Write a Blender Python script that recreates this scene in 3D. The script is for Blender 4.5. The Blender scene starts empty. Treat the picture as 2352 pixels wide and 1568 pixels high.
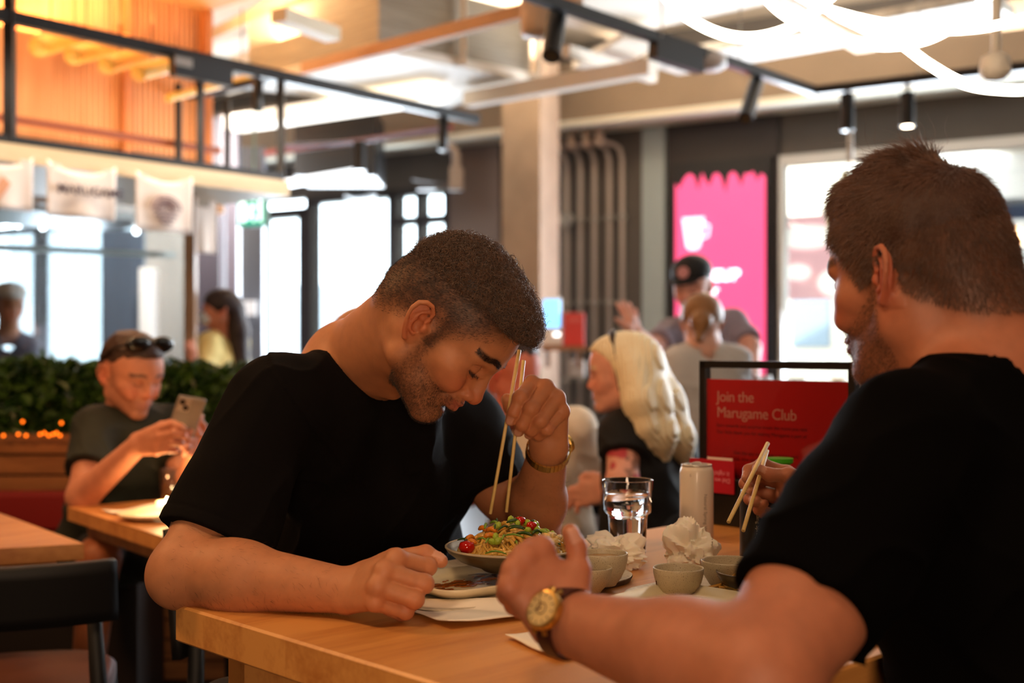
import bpy, math, random
import numpy as np
from mathutils import Vector, Matrix

# ------------------------------------------------------------------ camera, world, lights, exposure
S = bpy.context.scene
COL = S.collection
F = 2800.0                     # focal length in pixels of the 2352 px wide frame
CAMZ = 1.18                    # camera height above the floor
HOR = 800.0                    # image row of the horizon
TT = 0.835                     # height of the main table top
cam_d = bpy.data.cameras.new('camera')
cam = bpy.data.objects.new('camera', cam_d)
COL.objects.link(cam)
cam.location = (0, 0, CAMZ)
cam.rotation_euler = (math.pi / 2, 0, 0)
cam_d.sensor_width = 36
cam_d.lens = F / 2352 * 36
cam_d.shift_y = (HOR - 784) / 2352
cam_d.clip_start = 0.02
cam_d.dof.use_dof = True
cam_d.dof.focus_distance = 1.70
cam_d.dof.aperture_fstop = 3.0
S.camera = cam
S.view_settings.view_transform = 'Standard'
S.view_settings.look = 'None'
S.view_settings.gamma = 1
S.view_settings.use_curve_mapping = False
S.view_settings.exposure = 0.68
S.cycles.use_denoising = True
S.cycles.max_bounces = 8
S.cycles.diffuse_bounces = 4
S.cycles.transparent_max_bounces = 16
S.cycles.caustics_reflective = False
S.cycles.caustics_refractive = False
S.cycles.sample_clamp_indirect = 6

world = bpy.data.worlds.new('daylight')
S.world = world
world.use_nodes = True
_bg = world.node_tree.nodes['Background']
_bg.inputs[0].default_value = (0.86, 0.93, 1.0, 1)
_bg.inputs[1].default_value = 10.0

def lamp(kind, name, loc, target, energy, color, **kw):
    d = bpy.data.lights.new(name, kind)
    d.energy = energy
    d.color = color
    for k, v in kw.items():
        setattr(d, k, v)
    o = bpy.data.objects.new(name, d)
    COL.objects.link(o)
    o.location = loc
    if target is not None:
        o.rotation_euler = (Vector(target) - Vector(loc)).to_track_quat('-Z', 'Y').to_euler()
    return o

WARM = (1.0, 0.66, 0.36)
WARM2 = (1.0, 0.50, 0.20)
# daylight sun outside, high over the street
lamp('SUN', 'sun', (2, -10, 22), (0.0, 0.0, 12.0), 9.0, (1, .97, .92), angle=math.radians(2))
# facade frame: points along the street wall
FP = np.array([2.05, 9.4]); FE = np.array([-.848, .530]); FN = np.array([-.530, -.848])
def fac(s, z, off=0.0):
    p = FP + s * FE + off * FN
    return Vector((p[0], p[1], z))
# daylight coming in through the window openings (area lights stand in the openings)
def daylight(s0, s1, z0, z1, energy, nm):
    c = fac((s0 + s1) / 2, (z0 + z1) / 2, 0.06)
    t = c + Vector((FN[0], FN[1], -0.12))
    lamp('AREA', nm, c, t, energy, (0.80, 0.90, 1.0), shape='RECTANGLE', size=abs(s1 - s0), size_y=z1 - z0)
daylight(-3.3, -0.05, .95, 2.55, 240, 'daylight_right_window')
daylight(3.1, 5.3, .2, 2.6, 230, 'daylight_door')
daylight(6.0, 9.0, .2, 2.6, 260, 'daylight_far_window')
# warm ceiling lamps over the dining room (track spots above and beside the viewer)
lamp('AREA', 'dining_lamp', (-0.55, 0.55, 2.75), (-0.25, 1.6, .9), 9, WARM, shape='DISK', size=.5)
lamp('AREA', 'aisle_lamp', (-2.2, 2.1, 2.7), (-1.6, 3.2, .8), 22, WARM2, shape='DISK', size=.35)
lamp('AREA', 'right_lamp', (1.6, 0.7, 2.75), (.5, 1.4, .9), 3, (1.0, .50, .27), shape='DISK', size=.6)

lamp('AREA', 'fill_behind_camera', (.10, -1.3, 1.30), (-0.05, 1.7, 1.10), 22, (1.0, .66, .42), shape='DISK', size=.7)  # unseen warm fill added behind the camera for the faces and table edge

lamp('AREA', 'kitchen_fill', (-2.6, 8.6, 2.9), (-3.5, 10.4, 1.4), 60, (1, .93, .85), shape='DISK', size=.6)  # unseen fill added to brighten the dark kitchen cabinets

# ------------------------------------------------------------------ small helpers
def P(px, py, d):
    """pixel of the photograph at depth d (metres in front of the camera) -> world point"""
    return np.array([(px - 1176) / F * d, d, CAMZ - (py - HOR) / F * d])

def lin(c):
    if isinstance(c, str):
        c = [int(c[i:i + 2], 16) / 255 for i in (0, 2, 4)]
    return tuple(x / 12.92 if x <= .04045 else ((x + .055) / 1.055) ** 2.4 for x in c)

def tag(o, label=None, cat=None, group=None, kind=None):
    if label: o['label'] = label
    if cat: o['category'] = cat
    if group: o['group'] = group
    if kind: o['kind'] = kind
    return o

def empty(name, loc, label=None, cat=None, group=None, rz=0):
    o = bpy.data.objects.new(name, None)
    COL.objects.link(o)
    o.location = loc
    o.rotation_euler = (0, 0, rz)
    o.empty_display_size = .05
    return tag(o, label, cat, group)

_MATS = {}
def mat(name, color, rough=.5, metal=0., noise=0., nscale=8., bump=0., bscale=60., emit=0., emit_color=None,
        trans=0., ior=1.45, sheen=0., coat=0., sss=0., attr=None, stretch=None, alpha=None, spec=None, color2=None):
    if name in _MATS:
        return _MATS[name]
    m = bpy.data.materials.new(name)
    m.use_nodes = True
    nt = m.node_tree
    b = nt.nodes['Principled BSDF']
    c = (*lin(color), 1)
    b.inputs['Base Color'].default_value = c
    b.inputs['Roughness'].default_value = rough
    b.inputs['Metallic'].default_value = metal
    b.inputs['IOR'].default_value = ior
    if spec is not None: b.inputs['Specular IOR Level'].default_value = spec
    if trans: b.inputs['Transmission Weight'].default_value = trans
    if sheen:
        b.inputs['Sheen Weight'].default_value = sheen
        b.inputs['Sheen Roughness'].default_value = .5
    if coat: b.inputs['Coat Weight'].default_value = coat
    if sss:
        b.inputs['Subsurface Weight'].default_value = sss
        b.inputs['Subsurface Radius'].default_value = (1, .3, .15)
        b.inputs['Subsurface Scale'].default_value = .012
    if alpha is not None: b.inputs['Alpha'].default_value = alpha
    if emit:
        b.inputs['Emission Color'].default_value = (*lin(emit_color or color), 1)
        b.inputs['Emission Strength'].default_value = emit
    src = None
    tc = None
    def coord():
        nonlocal tc
        if tc is None:
            t = nt.nodes.new('ShaderNodeTexCoord')
            mp = nt.nodes.new('ShaderNodeMapping')
            nt.links.new(t.outputs['Object'], mp.inputs[0])
            if stretch: mp.inputs['Scale'].default_value = stretch
            tc = mp.outputs[0]
        return tc
    if attr:
        a = nt.nodes.new('ShaderNodeAttribute')
        a.attribute_name = attr
        src = a.outputs['Color']
        nt.links.new(src, b.inputs['Base Color'])
    if noise:
        n = nt.nodes.new('ShaderNodeTexNoise')
        n.inputs['Scale'].default_value = nscale
        n.inputs['Detail'].default_value = 5
        nt.links.new(coord(), n.inputs[0])
        if color2:
            r = nt.nodes.new('ShaderNodeValToRGB')
            r.color_ramp.elements[0].position = .35
            r.color_ramp.elements[1].position = .65
            r.color_ramp.elements[0].color = c
            r.color_ramp.elements[1].color = (*lin(color2), 1)
            nt.links.new(n.outputs['Fac'], r.inputs[0])
            nt.links.new(r.outputs[0], b.inputs['Base Color'])
        else:
            mx = nt.nodes.new('ShaderNodeMix')
            mx.data_type = 'RGBA'
            mx.blend_type = 'MULTIPLY'
            mx.inputs[0].default_value = 1
            mr = nt.nodes.new('ShaderNodeMapRange')
            mr.inputs[1].default_value = .3
            mr.inputs[2].default_value = .7
            mr.inputs[3].default_value = 1 - noise
            mr.inputs[4].default_value = 1 + noise * .5
            nt.links.new(n.outputs['Fac'], mr.inputs[0])
            nt.links.new(mr.outputs[0], mx.inputs[7])
            if src is not None: nt.links.new(src, mx.inputs[6])
            else: mx.inputs[6].default_value = c
            nt.links.new(mx.outputs[2], b.inputs['Base Color'])
    if bump:
        n = nt.nodes.new('ShaderNodeTexNoise')
        n.inputs['Scale'].default_value = bscale
        n.inputs['Detail'].default_value = 4
        nt.links.new(coord(), n.inputs[0])
        bp = nt.nodes.new('ShaderNodeBump')
        bp.inputs['Strength'].default_value = bump
        bp.inputs['Distance'].default_value = .002
        nt.links.new(n.outputs['Fac'], bp.inputs['Height'])
        nt.links.new(bp.outputs[0], b.inputs['Normal'])
    _MATS[name] = m
    return m

def wood(name, c1, c2, scale=(3, 40, 40), rough=.45, ring=6.0, rot=0.0, plank=0.0):
    """wood with grain running along local x (after turning by rot about z); optional planks across"""
    if name in _MATS: return _MATS[name]
    m = bpy.data.materials.new(name); m.use_nodes = True
    nt = m.node_tree; b = nt.nodes['Principled BSDF']
    b.inputs['Roughness'].default_value = rough
    t = nt.nodes.new('ShaderNodeTexCoord'); mp = nt.nodes.new('ShaderNodeMapping')
    mp.inputs['Rotation'].default_value = (0, 0, rot)
    nt.links.new(t.outputs['Object'], mp.inputs[0])
    m2 = nt.nodes.new('ShaderNodeMapping'); m2.inputs['Scale'].default_value = scale
    nt.links.new(mp.outputs[0], m2.inputs[0])
    n1 = nt.nodes.new('ShaderNodeTexNoise'); n1.inputs['Scale'].default_value = 1.0; n1.inputs['Detail'].default_value = 8
    n1.inputs['Roughness'].default_value = .65
    nt.links.new(m2.outputs[0], n1.inputs[0])
    m3 = nt.nodes.new('ShaderNodeMapping'); m3.inputs['Scale'].default_value = (scale[0] * 5, scale[1] * 6, scale[2] * 6)
    nt.links.new(mp.outputs[0], m3.inputs[0])
    n2 = nt.nodes.new('ShaderNodeTexNoise'); n2.inputs['Scale'].default_value = 1.0; n2.inputs['Detail'].default_value = 3
    nt.links.new(m3.outputs[0], n2.inputs[0])
    add = nt.nodes.new('ShaderNodeMath'); add.operation = 'MULTIPLY_ADD'; add.inputs[1].default_value = .35
    nt.links.new(n2.outputs['Fac'], add.inputs[0]); nt.links.new(n1.outputs['Fac'], add.inputs[2])
    last = add.outputs[0]
    if plank:
        sx = nt.nodes.new('ShaderNodeSeparateXYZ'); nt.links.new(mp.outputs[0], sx.inputs[0])
        dv = nt.nodes.new('ShaderNodeMath'); dv.operation = 'DIVIDE'; dv.inputs[1].default_value = plank
        nt.links.new(sx.outputs[1], dv.inputs[0])
        fl = nt.nodes.new('ShaderNodeMath'); fl.operation = 'FLOOR'; nt.links.new(dv.outputs[0], fl.inputs[0])
        wn = nt.nodes.new('ShaderNodeTexWhiteNoise'); wn.noise_dimensions = '1D'; nt.links.new(fl.outputs[0], wn.inputs['W'])
        a2 = nt.nodes.new('ShaderNodeMath'); a2.operation = 'MULTIPLY_ADD'; a2.inputs[1].default_value = .22
        nt.links.new(wn.outputs['Value'], a2.inputs[0]); nt.links.new(last, a2.inputs[2]); last = a2.outputs[0]
    r = nt.nodes.new('ShaderNodeValToRGB')
    r.color_ramp.elements[0].position = .42; r.color_ramp.elements[0].color = (*lin(c2), 1)
    r.color_ramp.elements[1].position = .86; r.color_ramp.elements[1].color = (*lin(c1), 1)
    nt.links.new(last, r.inputs[0]); nt.links.new(r.outputs[0], b.inputs['Base Color'])
    bp = nt.nodes.new('ShaderNodeBump'); bp.inputs['Strength'].default_value = .15; bp.inputs['Distance'].default_value = .001
    nt.links.new(last, bp.inputs['Height']); nt.links.new(bp.outputs[0], b.inputs['Normal'])
    _MATS[name] = m
    return m

def pane_mat(name, tint=(1, 1, 1), refl=.08):
    """window glass: clear pane with a mirror share that grows at grazing angles"""
    if name in _MATS: return _MATS[name]
    m = bpy.data.materials.new(name); m.use_nodes = True
    nt = m.node_tree
    nt.nodes.remove(nt.nodes['Principled BSDF'])
    out = nt.nodes['Material Output']
    tr = nt.nodes.new('ShaderNodeBsdfTransparent'); tr.inputs[0].default_value = (*tint, 1)
    gl = nt.nodes.new('ShaderNodeBsdfGlossy'); gl.inputs['Roughness'].default_value = .02
    lw = nt.nodes.new('ShaderNodeLayerWeight'); lw.inputs[0].default_value = .25
    mr = nt.nodes.new('ShaderNodeMapRange'); mr.inputs[3].default_value = refl; mr.inputs[4].default_value = .8
    nt.links.new(lw.outputs['Fresnel'], mr.inputs[0])
    mx = nt.nodes.new('ShaderNodeMixShader')
    nt.links.new(mr.outputs[0], mx.inputs[0]); nt.links.new(tr.outputs[0], mx.inputs[1]); nt.links.new(gl.outputs[0], mx.inputs[2])
    nt.links.new(mx.outputs[0], out.inputs[0])
    _MATS[name] = m
    return m

# ------------------------------------------------------------------ mesh collector: every build() is ONE mesh object
class MB:
    def __init__(s): s.v = []; s.f = []; s.mi = []; s.cur = 0
    def _add(s, vs, fs):
        n = len(s.v)
        s.v += [tuple(map(float, v)) for v in vs]
        s.f += [tuple(i + n for i in f) for f in fs]
        s.mi += [s.cur] * len(fs)
        return s
    def box(s, lo, hi, M=None, bev=0.0):
        x0, y0, z0 = lo; x1, y1, z1 = hi
        if bev > 0:
            b = min(bev, abs(x1 - x0) / 2.01, abs(y1 - y0) / 2.01, abs(z1 - z0) / 2.01)
            vs = []
            idx = {}
            for ix, (X, sx) in enumerate(((x0, 1), (x1, -1))):
                for iy, (Y, sy) in enumerate(((y0, 1), (y1, -1))):
                    for iz, (Z, sz) in enumerate(((z0, 1), (z1, -1))):
                        for k, p in enumerate(((X, Y + sy * b, Z + sz * b), (X + sx * b, Y, Z + sz * b), (X + sx * b, Y + sy * b, Z))):
                            idx[ix, iy, iz, k] = len(vs); vs.append(p)
            fs = []
            I = idx
            for a in (0, 1):
                q = [I[a, 0, 0, 0], I[a, 1, 0, 0], I[a, 1, 1, 0], I[a, 0, 1, 0]]; fs.append(q if a else q[::-1])
                q = [I[0, a, 0, 1], I[0, a, 1, 1], I[1, a, 1, 1], I[1, a, 0, 1]]; fs.append(q if a else q[::-1])
                q = [I[0, 0, a, 2], I[1, 0, a, 2], I[1, 1, a, 2], I[0, 1, a, 2]]; fs.append(q if a else q[::-1])
            for a in (0, 1):
                for c in (0, 1):
                    fs.append([I[a, c, 0, 0], I[a, c, 1, 0], I[a, c, 1, 1], I[a, c, 0, 1]])
                    fs.append([I[a, 0, c, 0], I[a, 1, c, 0], I[a, 1, c, 2], I[a, 0, c, 2]])
                    fs.append([I[0, a, c, 1], I[1, a, c, 1], I[1, a, c, 2], I[0, a, c, 2]])
            for a in (0, 1):
                for c in (0, 1):
                    for e in (0, 1):
                        fs.append([I[a, c, e, 0], I[a, c, e, 1], I[a, c, e, 2]])
        else:
            vs = [(x, y, z) for x in (x0, x1) for y in (y0, y1) for z in (z0, z1)]
            fs = [(0, 1, 3, 2), (4, 6, 7, 5), (0, 4, 5, 1), (2, 3, 7, 6), (0, 2, 6, 4), (1, 5, 7, 3)]
        if M is not None: vs = [M @ Vector(v) for v in vs]
        return s._add(vs, fs)
    def beam(s, a, b, w, h, up=(0, 0, 1), bev=0.0):
        """rectangular bar from a to b, w wide across, h high along up"""
        a = Vector(a); b = Vector(b); d = b - a; L = d.length; d.normalize()
        u = Vector(up); u = (u - d * u.dot(d)).normalized(); r = d.cross(u)
        M = Matrix((( d.x, r.x, u.x, a.x), (d.y, r.y, u.y, a.y), (d.z, r.z, u.z, a.z), (0, 0, 0, 1)))
        return s.box((0, -w / 2, -h / 2), (L, w / 2, h / 2), M, bev)
    def tube(s, pts, r, n=10, closed=False, caps=True):
        pts = [Vector(p) for p in pts]
        R = list(r) if hasattr(r, '__len__') else [r] * len(pts)
        m = len(pts)
        prev = None
        rings = []
        for i, p in enumerate(pts):
            if closed: d = pts[(i + 1) % m] - pts[i - 1]
            else: d = pts[min(i + 1, m - 1)] - pts[max(i - 1, 0)]
            d.normalize()
            if prev is None:
                t = Vector((0, 0, 1)) if abs(d.z) < .9 else Vector((1, 0, 0))
                u = (t - d * t.dot(d)).normalized()
            else:
                u = (prev - d * prev.dot(d)).normalized()
            prev = u
            w = d.cross(u)
            rings.append([p + (u * math.cos(2 * math.pi * k / n) + w * math.sin(2 * math.pi * k / n)) * R[i] for k in range(n)])
        vs = [v for rg in rings for v in rg]
        fs = []
        for i in range(m if closed else m - 1):
            j = (i + 1) % m
            for k in range(n):
                l = (k + 1) % n
                fs.append((i * n + k, i * n + l, j * n + l, j * n + k))
        if not closed and caps:
            fs.append(tuple(range(n))[::-1]); fs.append(tuple((m - 1) * n + k for k in range(n)))
        return s._add(vs, fs)
    def lathe(s, prof, c=(0, 0, 0), n=32, M=None, sx=1, sy=1):
        """profile [(r, z), ...] turned about z through c"""
        vs = []; fs = []
        m = len(prof)
        for r, z in prof:
            for k in range(n):
                a = 2 * math.pi * k / n
                vs.append(Vector((c[0] + r * math.cos(a) * sx, c[1] + r * math.sin(a) * sy, c[2] + z)))
        for i in range(m - 1):
            for k in range(n):
                l = (k + 1) % n
                fs.append((i * n + k, i * n + l, (i + 1) * n + l, (i + 1) * n + k))
        fs.append(tuple(range(n))[::-1]); fs.append(tuple((m - 1) * n + k for k in range(n)))
        if M is not None: vs = [M @ v for v in vs]
        return s._add(vs, fs)
    def poly(s, pts, nrm, th):
        """flat outline extruded by th along nrm"""
        nrm = Vector(nrm).normalized() * th
        a = [Vector(p) for p in pts]; n = len(a)
        vs = a + [p + nrm for p in a]
        fs = [tuple(range(n))[::-1], tuple(range(n, 2 * n))] + [(i, (i + 1) % n, n + (i + 1) % n, n + i) for i in range(n)]
        return s._add(vs, fs)
    def grid(s, fn, nu, nv, closed_u=False):
        vs = [fn(i / (nu if closed_u else nu - 1), j / (nv - 1)) for i in range(nu) for j in range(nv)]
        fs = []
        for i in range(nu if closed_u else nu - 1):
            for j in range(nv - 1):
                a = i * nv + j; b = ((i + 1) % nu) * nv + j
                fs.append((a, b, b + 1, a + 1))
        return s._add(vs, fs)
    def build(s, name, mats, parent=None, smooth=False, angle=None, origin=None):
        if origin is None and parent is None and s.v:
            A = np.array(s.v); origin = ((A[:, 0].min() + A[:, 0].max()) / 2, (A[:, 1].min() + A[:, 1].max()) / 2, A[:, 2].min())
        o_ = Vector(origin) if origin is not None else Vector((0, 0, 0))
        if parent is not None and origin is None: o_ = Vector((0, 0, 0))
        me = bpy.data.meshes.new(name)
        me.from_pydata([tuple(Vector(v) - o_) for v in s.v], [], s.f)
        for m in (mats if isinstance(mats, (list, tuple)) else [mats]): me.materials.append(m)
        me.polygons.foreach_set('material_index', s.mi)
        me.validate()
        me.update()
        if smooth or angle:
            me.polygons.foreach_set('use_smooth', [True] * len(me.polygons))
            if angle: me.set_sharp_from_angle(angle=math.radians(angle))
        o = bpy.data.objects.new(name, me)
        COL.objects.link(o)
        o.location = o_
        if parent is not None:
            par(o, parent)
        return o

def par(o, parent):
    """parent o keeping its world placement (parents are plain translations/rotations)"""
    M = Matrix.Translation(parent.location) @ parent.rotation_euler.to_matrix().to_4x4()
    p = parent.parent
    while p is not None:
        M = (Matrix.Translation(p.location) @ p.rotation_euler.to_matrix().to_4x4()) @ M
        p = p.parent
    W = Matrix.Translation(o.location) @ o.rotation_euler.to_matrix().to_4x4()
    o.parent = parent
    L = M.inverted() @ W
    o.location = L.to_translation()
    o.rotation_euler = L.to_euler()
    return o

def copy_tree(o, parent=None, loc=None, rot=None, label=None):
    c = o.copy(); COL.objects.link(c); c.parent = parent
    if parent is None:
        if loc is not None: c.location = loc
        if rot is not None: c.rotation_euler = rot
        if label: c['label'] = label
    for ch in list(o.children): copy_tree(ch, c)
    return c

def text_mesh(name, body, size, loc, xdir, updir, material, parent, depth=.0006, align='LEFT', sx=1.0, spacing=1.0, bold=0.0):
    cu = bpy.data.curves.new(name, 'FONT')
    cu.body = body; cu.size = size; cu.extrude = depth; cu.align_x = align; cu.space_character = spacing
    cu.offset = bold * size
    cu.resolution_u = 3
    ob = bpy.data.objects.new(name, cu); COL.objects.link(ob)
    dg = bpy.context.evaluated_depsgraph_get()
    me = bpy.data.meshes.new_from_object(ob.evaluated_get(dg))
    bpy.data.objects.remove(ob)
    x = Vector(xdir).normalized(); u = Vector(updir); u = (u - x * u.dot(x)).normalized(); n = x.cross(u)
    M = Matrix(((x.x * sx, u.x, n.x, loc[0]), (x.y * sx, u.y, n.y, loc[1]), (x.z * sx, u.z, n.z, loc[2]), (0, 0, 0, 1)))
    me.transform(M)
    me.materials.clear(); me.materials.append(material)
    me.name = name
    o = bpy.data.objects.new(name, me); COL.objects.link(o)
    if parent is not None: par(o, parent)
    return o
# ------------------------------------------------------------------ smooth solid modelling: fields meshed with surface nets
BIG = 1.0
def _smin(a, b, k):
    if k <= 0: return np.minimum(a, b)
    h = np.maximum(k - np.abs(a - b), 0) / k
    return np.minimum(a, b) - h * h * (k * .25)

class Field:
    def __init__(s, M=None):
        s.ops = []
        s.M = np.eye(4) if M is None else np.array(M, float)
    def pt(s, p):
        p = np.asarray(p, float)
        return s.M[:3, :3] @ p + s.M[:3, 3]
    def _push(s, kind, fn, lo, hi, k):
        s.ops.append((kind, fn, np.asarray(lo, float), np.asarray(hi, float), k)); return s
    def cap(s, a, b, ra, rb=None, k=.01, kind='u', pad=.012):
        rb = ra if rb is None else rb
        a = s.pt(a); b = s.pt(b)
        ba = b - a; L2 = max(float(ba @ ba), 1e-12)
        def fn(x, y, z):
            h = ((x - a[0]) * ba[0] + (y - a[1]) * ba[1] + (z - a[2]) * ba[2]) / L2
            h = np.clip(h, 0, 1)
            dx = x - a[0] - ba[0] * h; dy = y - a[1] - ba[1] * h; dz = z - a[2] - ba[2] * h
            return np.sqrt(dx * dx + dy * dy + dz * dz) - (ra + (rb - ra) * h)
        r = max(ra, rb) + k + pad
        return s._push(kind, fn, np.minimum(a, b) - r, np.maximum(a, b) + r, k)
    def chain(s, pts, rs, k=.01, kind='u'):
        for i in range(len(pts) - 1): s.cap(pts[i], pts[i + 1], rs[i], rs[i + 1], k, kind)
        return s
    def ell(s, c, r, rot=None, k=.01, kind='u', pad=.012):
        """ellipsoid; rot = 3x3 matrix whose columns are its axes in the local frame"""
        c = s.pt(c)
        R = s.M[:3, :3] @ (np.eye(3) if rot is None else np.asarray(rot, float))
        R = R / np.linalg.norm(R, axis=0)
        r = np.asarray(r, float)
        A = (R / r).T; B = (R / (r * r)).T
        def fn(x, y, z):
            x = x - c[0]; y = y - c[1]; z = z - c[2]
            k0 = 0; k1 = 0
            for i in range(3):
                t = A[i, 0] * x + A[i, 1] * y + A[i, 2] * z; k0 = k0 + t * t
                t = B[i, 0] * x + B[i, 1] * y + B[i, 2] * z; k1 = k1 + t * t
            k0 = np.sqrt(k0); k1 = np.sqrt(k1)
            return k0 * (k0 - 1) / np.maximum(k1, 1e-6)
        ext = np.sqrt(((R * r) ** 2).sum(1)) + k + pad
        return s._push(kind, fn, c - ext, c + ext, k)
    def sph(s, c, r, k=.01, kind='u'): return s.ell(c, (r, r, r), None, k, kind)
    def group(s, g, k=.002, kind='u'):
        """union of a sub-field"""
        los = [o[2] for o in g.ops if o[0] == 'u']; his = [o[3] for o in g.ops if o[0] == 'u']
        return s._push('g' + kind, g.ops, np.min(los, 0) - k, np.max(his, 0) + k, k)
    def disp(s, fn, lo=None, hi=None):
        """fn(x, y, z, d) -> d, in a box"""
        return s._push('d', fn, np.array([-99.] * 3) if lo is None else lo, np.array([99.] * 3) if hi is None else hi, 0)
    def keep(s, p, n, k=.004):
        """cut away what lies beyond the plane through p along n"""
        p = s.pt(p); n = s.M[:3, :3] @ np.asarray(n, float); n = n / np.linalg.norm(n)
        return s.disp(lambda x, y, z, d: -_smin(-d, -((x - p[0]) * n[0] + (y - p[1]) * n[1] + (z - p[2]) * n[2]), k))

def _apply(ops, xs, ys, zs):
    d = np.full((len(xs), len(ys), len(zs)), BIG, np.float32)
    for kind, fn, lo, hi, k in ops:
        sl = []
        ok = True
        for ax, l, h in ((xs, lo[0], hi[0]), (ys, lo[1], hi[1]), (zs, lo[2], hi[2])):
            i0 = np.searchsorted(ax, l); i1 = np.searchsorted(ax, h)
            if i0 >= i1: ok = False; break
            sl.append(slice(i0, i1))
        if not ok: continue
        sl = tuple(sl)
        X, Y, Z = xs[sl[0]], ys[sl[1]], zs[sl[2]]
        if kind[0] == 'g':
            v = _apply(fn, X, Y, Z); kk = kind[1]
        elif kind == 'd':
            sub = d[sl]
            if float(sub.min()) > .5: continue
            d[sl] = fn(X[:, None, None], Y[None, :, None], Z[None, None, :], sub); continue
        else:
            v = fn(X[:, None, None], Y[None, :, None], Z[None, None, :]).astype(np.float32); kk = kind
        if kk == 'u': d[sl] = _smin(d[sl], v, k)
        elif kk == 's': d[sl] = -_smin(-d[sl], v, k)
        elif kk == 'i': d[sl] = -_smin(-d[sl], -v, k)
    return d

def mesh_field(field, h, nb=40):
    """surface nets over a sparse set of blocks -> verts, quads"""
    los = np.array([o[2] for o in field.ops if o[0] in ('u', 'gu')]); his = np.array([o[3] for o in field.ops if o[0] in ('u', 'gu')])
    b0 = np.floor(los.min(0) / (h * nb)).astype(int) - 0; b1 = np.floor(his.max(0) / (h * nb)).astype(int)
    OFF = 1 << 19; MUL = 1 << 20
    ids = []; pos = []; quads = []
    for bx in range(b0[0], b1[0] + 1):
        for by in range(b0[1], b1[1] + 1):
            for bz in range(b0[2], b1[2] + 1):
                lo = np.array([bx, by, bz]) * h * nb; hi = lo + h * nb
                if not np.any(np.all((los <= hi) & (his >= lo), 1)): continue
                g = [np.arange(nb + 1) + b * nb for b in (bx, by, bz)]
                ax = [(q * h) for q in g]
                d = _apply(field.ops, *ax)
                neg = d < 0
                if not neg.any() or neg.all(): continue
                c = neg[:-1, :-1, :-1].astype(np.int8)
                cnt = np.zeros_like(c)
                for i in (0, 1):
                    for j in (0, 1):
                        for k in (0, 1):
                            cnt += neg[i:nb + i, j:nb + j, k:nb + k]
                act = np.argwhere((cnt > 0) & (cnt < 8))
                if len(act) == 0: continue
                I, J, K = act.T
                cv = np.stack([d[I + i, J + j, K + k] for i in (0, 1) for j in (0, 1) for k in (0, 1)], 1)
                co = np.array([(i, j, k) for i in (0, 1) for j in (0, 1) for k in (0, 1)], float)
                sm = np.zeros((len(act), 3)); n = np.zeros(len(act))
                for a in range(8):
                    for b in range(a + 1, 8):
                        if np.abs(co[a] - co[b]).sum() != 1: continue
                        va, vb = cv[:, a], cv[:, b]
                        cr = (va < 0) != (vb < 0)
                        t = np.where(cr, va / np.where(cr, va - vb, 1), 0)
                        t = np.clip(t, 0, 1)
                        sm += np.where(cr[:, None], co[a] + t[:, None] * (co[b] - co[a]), 0); n += cr
                p = (act + np.array([bx, by, bz]) * nb + sm / n[:, None]) * h
                gi = act + np.array([bx, by, bz]) * nb + OFF
                ids.append((gi[:, 0].astype(np.int64) * MUL + gi[:, 1]) * MUL + gi[:, 2])
                pos.append(p)
                base = np.array([bx, by, bz]) * nb + OFF
                for axis in range(3):
                    s0 = [slice(0, nb)] * 3; s1 = [slice(0, nb)] * 3; s1[axis] = slice(1, nb + 1)
                    A = neg[tuple(s0)]; B = neg[tuple(s1)]
                    e = np.argwhere(A != B)
                    if len(e) == 0: continue
                    flip = A[e[:, 0], e[:, 1], e[:, 2]]
                    e = e + base
                    u = np.zeros(3, int); v = np.zeros(3, int); u[(axis + 1) % 3] = 1; v[(axis + 2) % 3] = 1
                    cs = [e - u - v, e - v, e, e - u]
                    q = np.stack([(c_[:, 0].astype(np.int64) * MUL + c_[:, 1]) * MUL + c_[:, 2] for c_ in cs], 1)
                    q[~flip] = q[~flip][:, ::-1]
                    quads.append(q)
    ids = np.concatenate(ids); pos = np.concatenate(pos); quads = np.concatenate(quads)
    o = np.argsort(ids); ids = ids[o]; pos = pos[o]
    q = np.searchsorted(ids, quads); q = np.clip(q, 0, len(ids) - 1)
    ok = (ids[q] == quads).all(1)
    return pos, q[ok]

def smooth_verts(v, q, it=1, w=.5):
    for _ in range(it):
        acc = np.zeros_like(v); cnt = np.zeros(len(v))
        for a, b in ((0, 1), (1, 2), (2, 3), (3, 0)):
            np.add.at(acc, q[:, a], v[q[:, b]]); np.add.at(cnt, q[:, a], 1)
            np.add.at(acc, q[:, b], v[q[:, a]]); np.add.at(cnt, q[:, b], 1)
        v = v * (1 - w) + w * acc / np.maximum(cnt, 1)[:, None]
    return v

def vert_normals(v, q):
    n = np.cross(v[q[:, 2]] - v[q[:, 0]], v[q[:, 3]] - v[q[:, 1]])
    out = np.zeros_like(v)
    for a in range(q.shape[1]):
        for c in range(3): out[:, c] += np.bincount(q[:, a], n[:, c], len(v))
    return out / np.maximum(np.linalg.norm(out, axis=1), 1e-12)[:, None]

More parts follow.
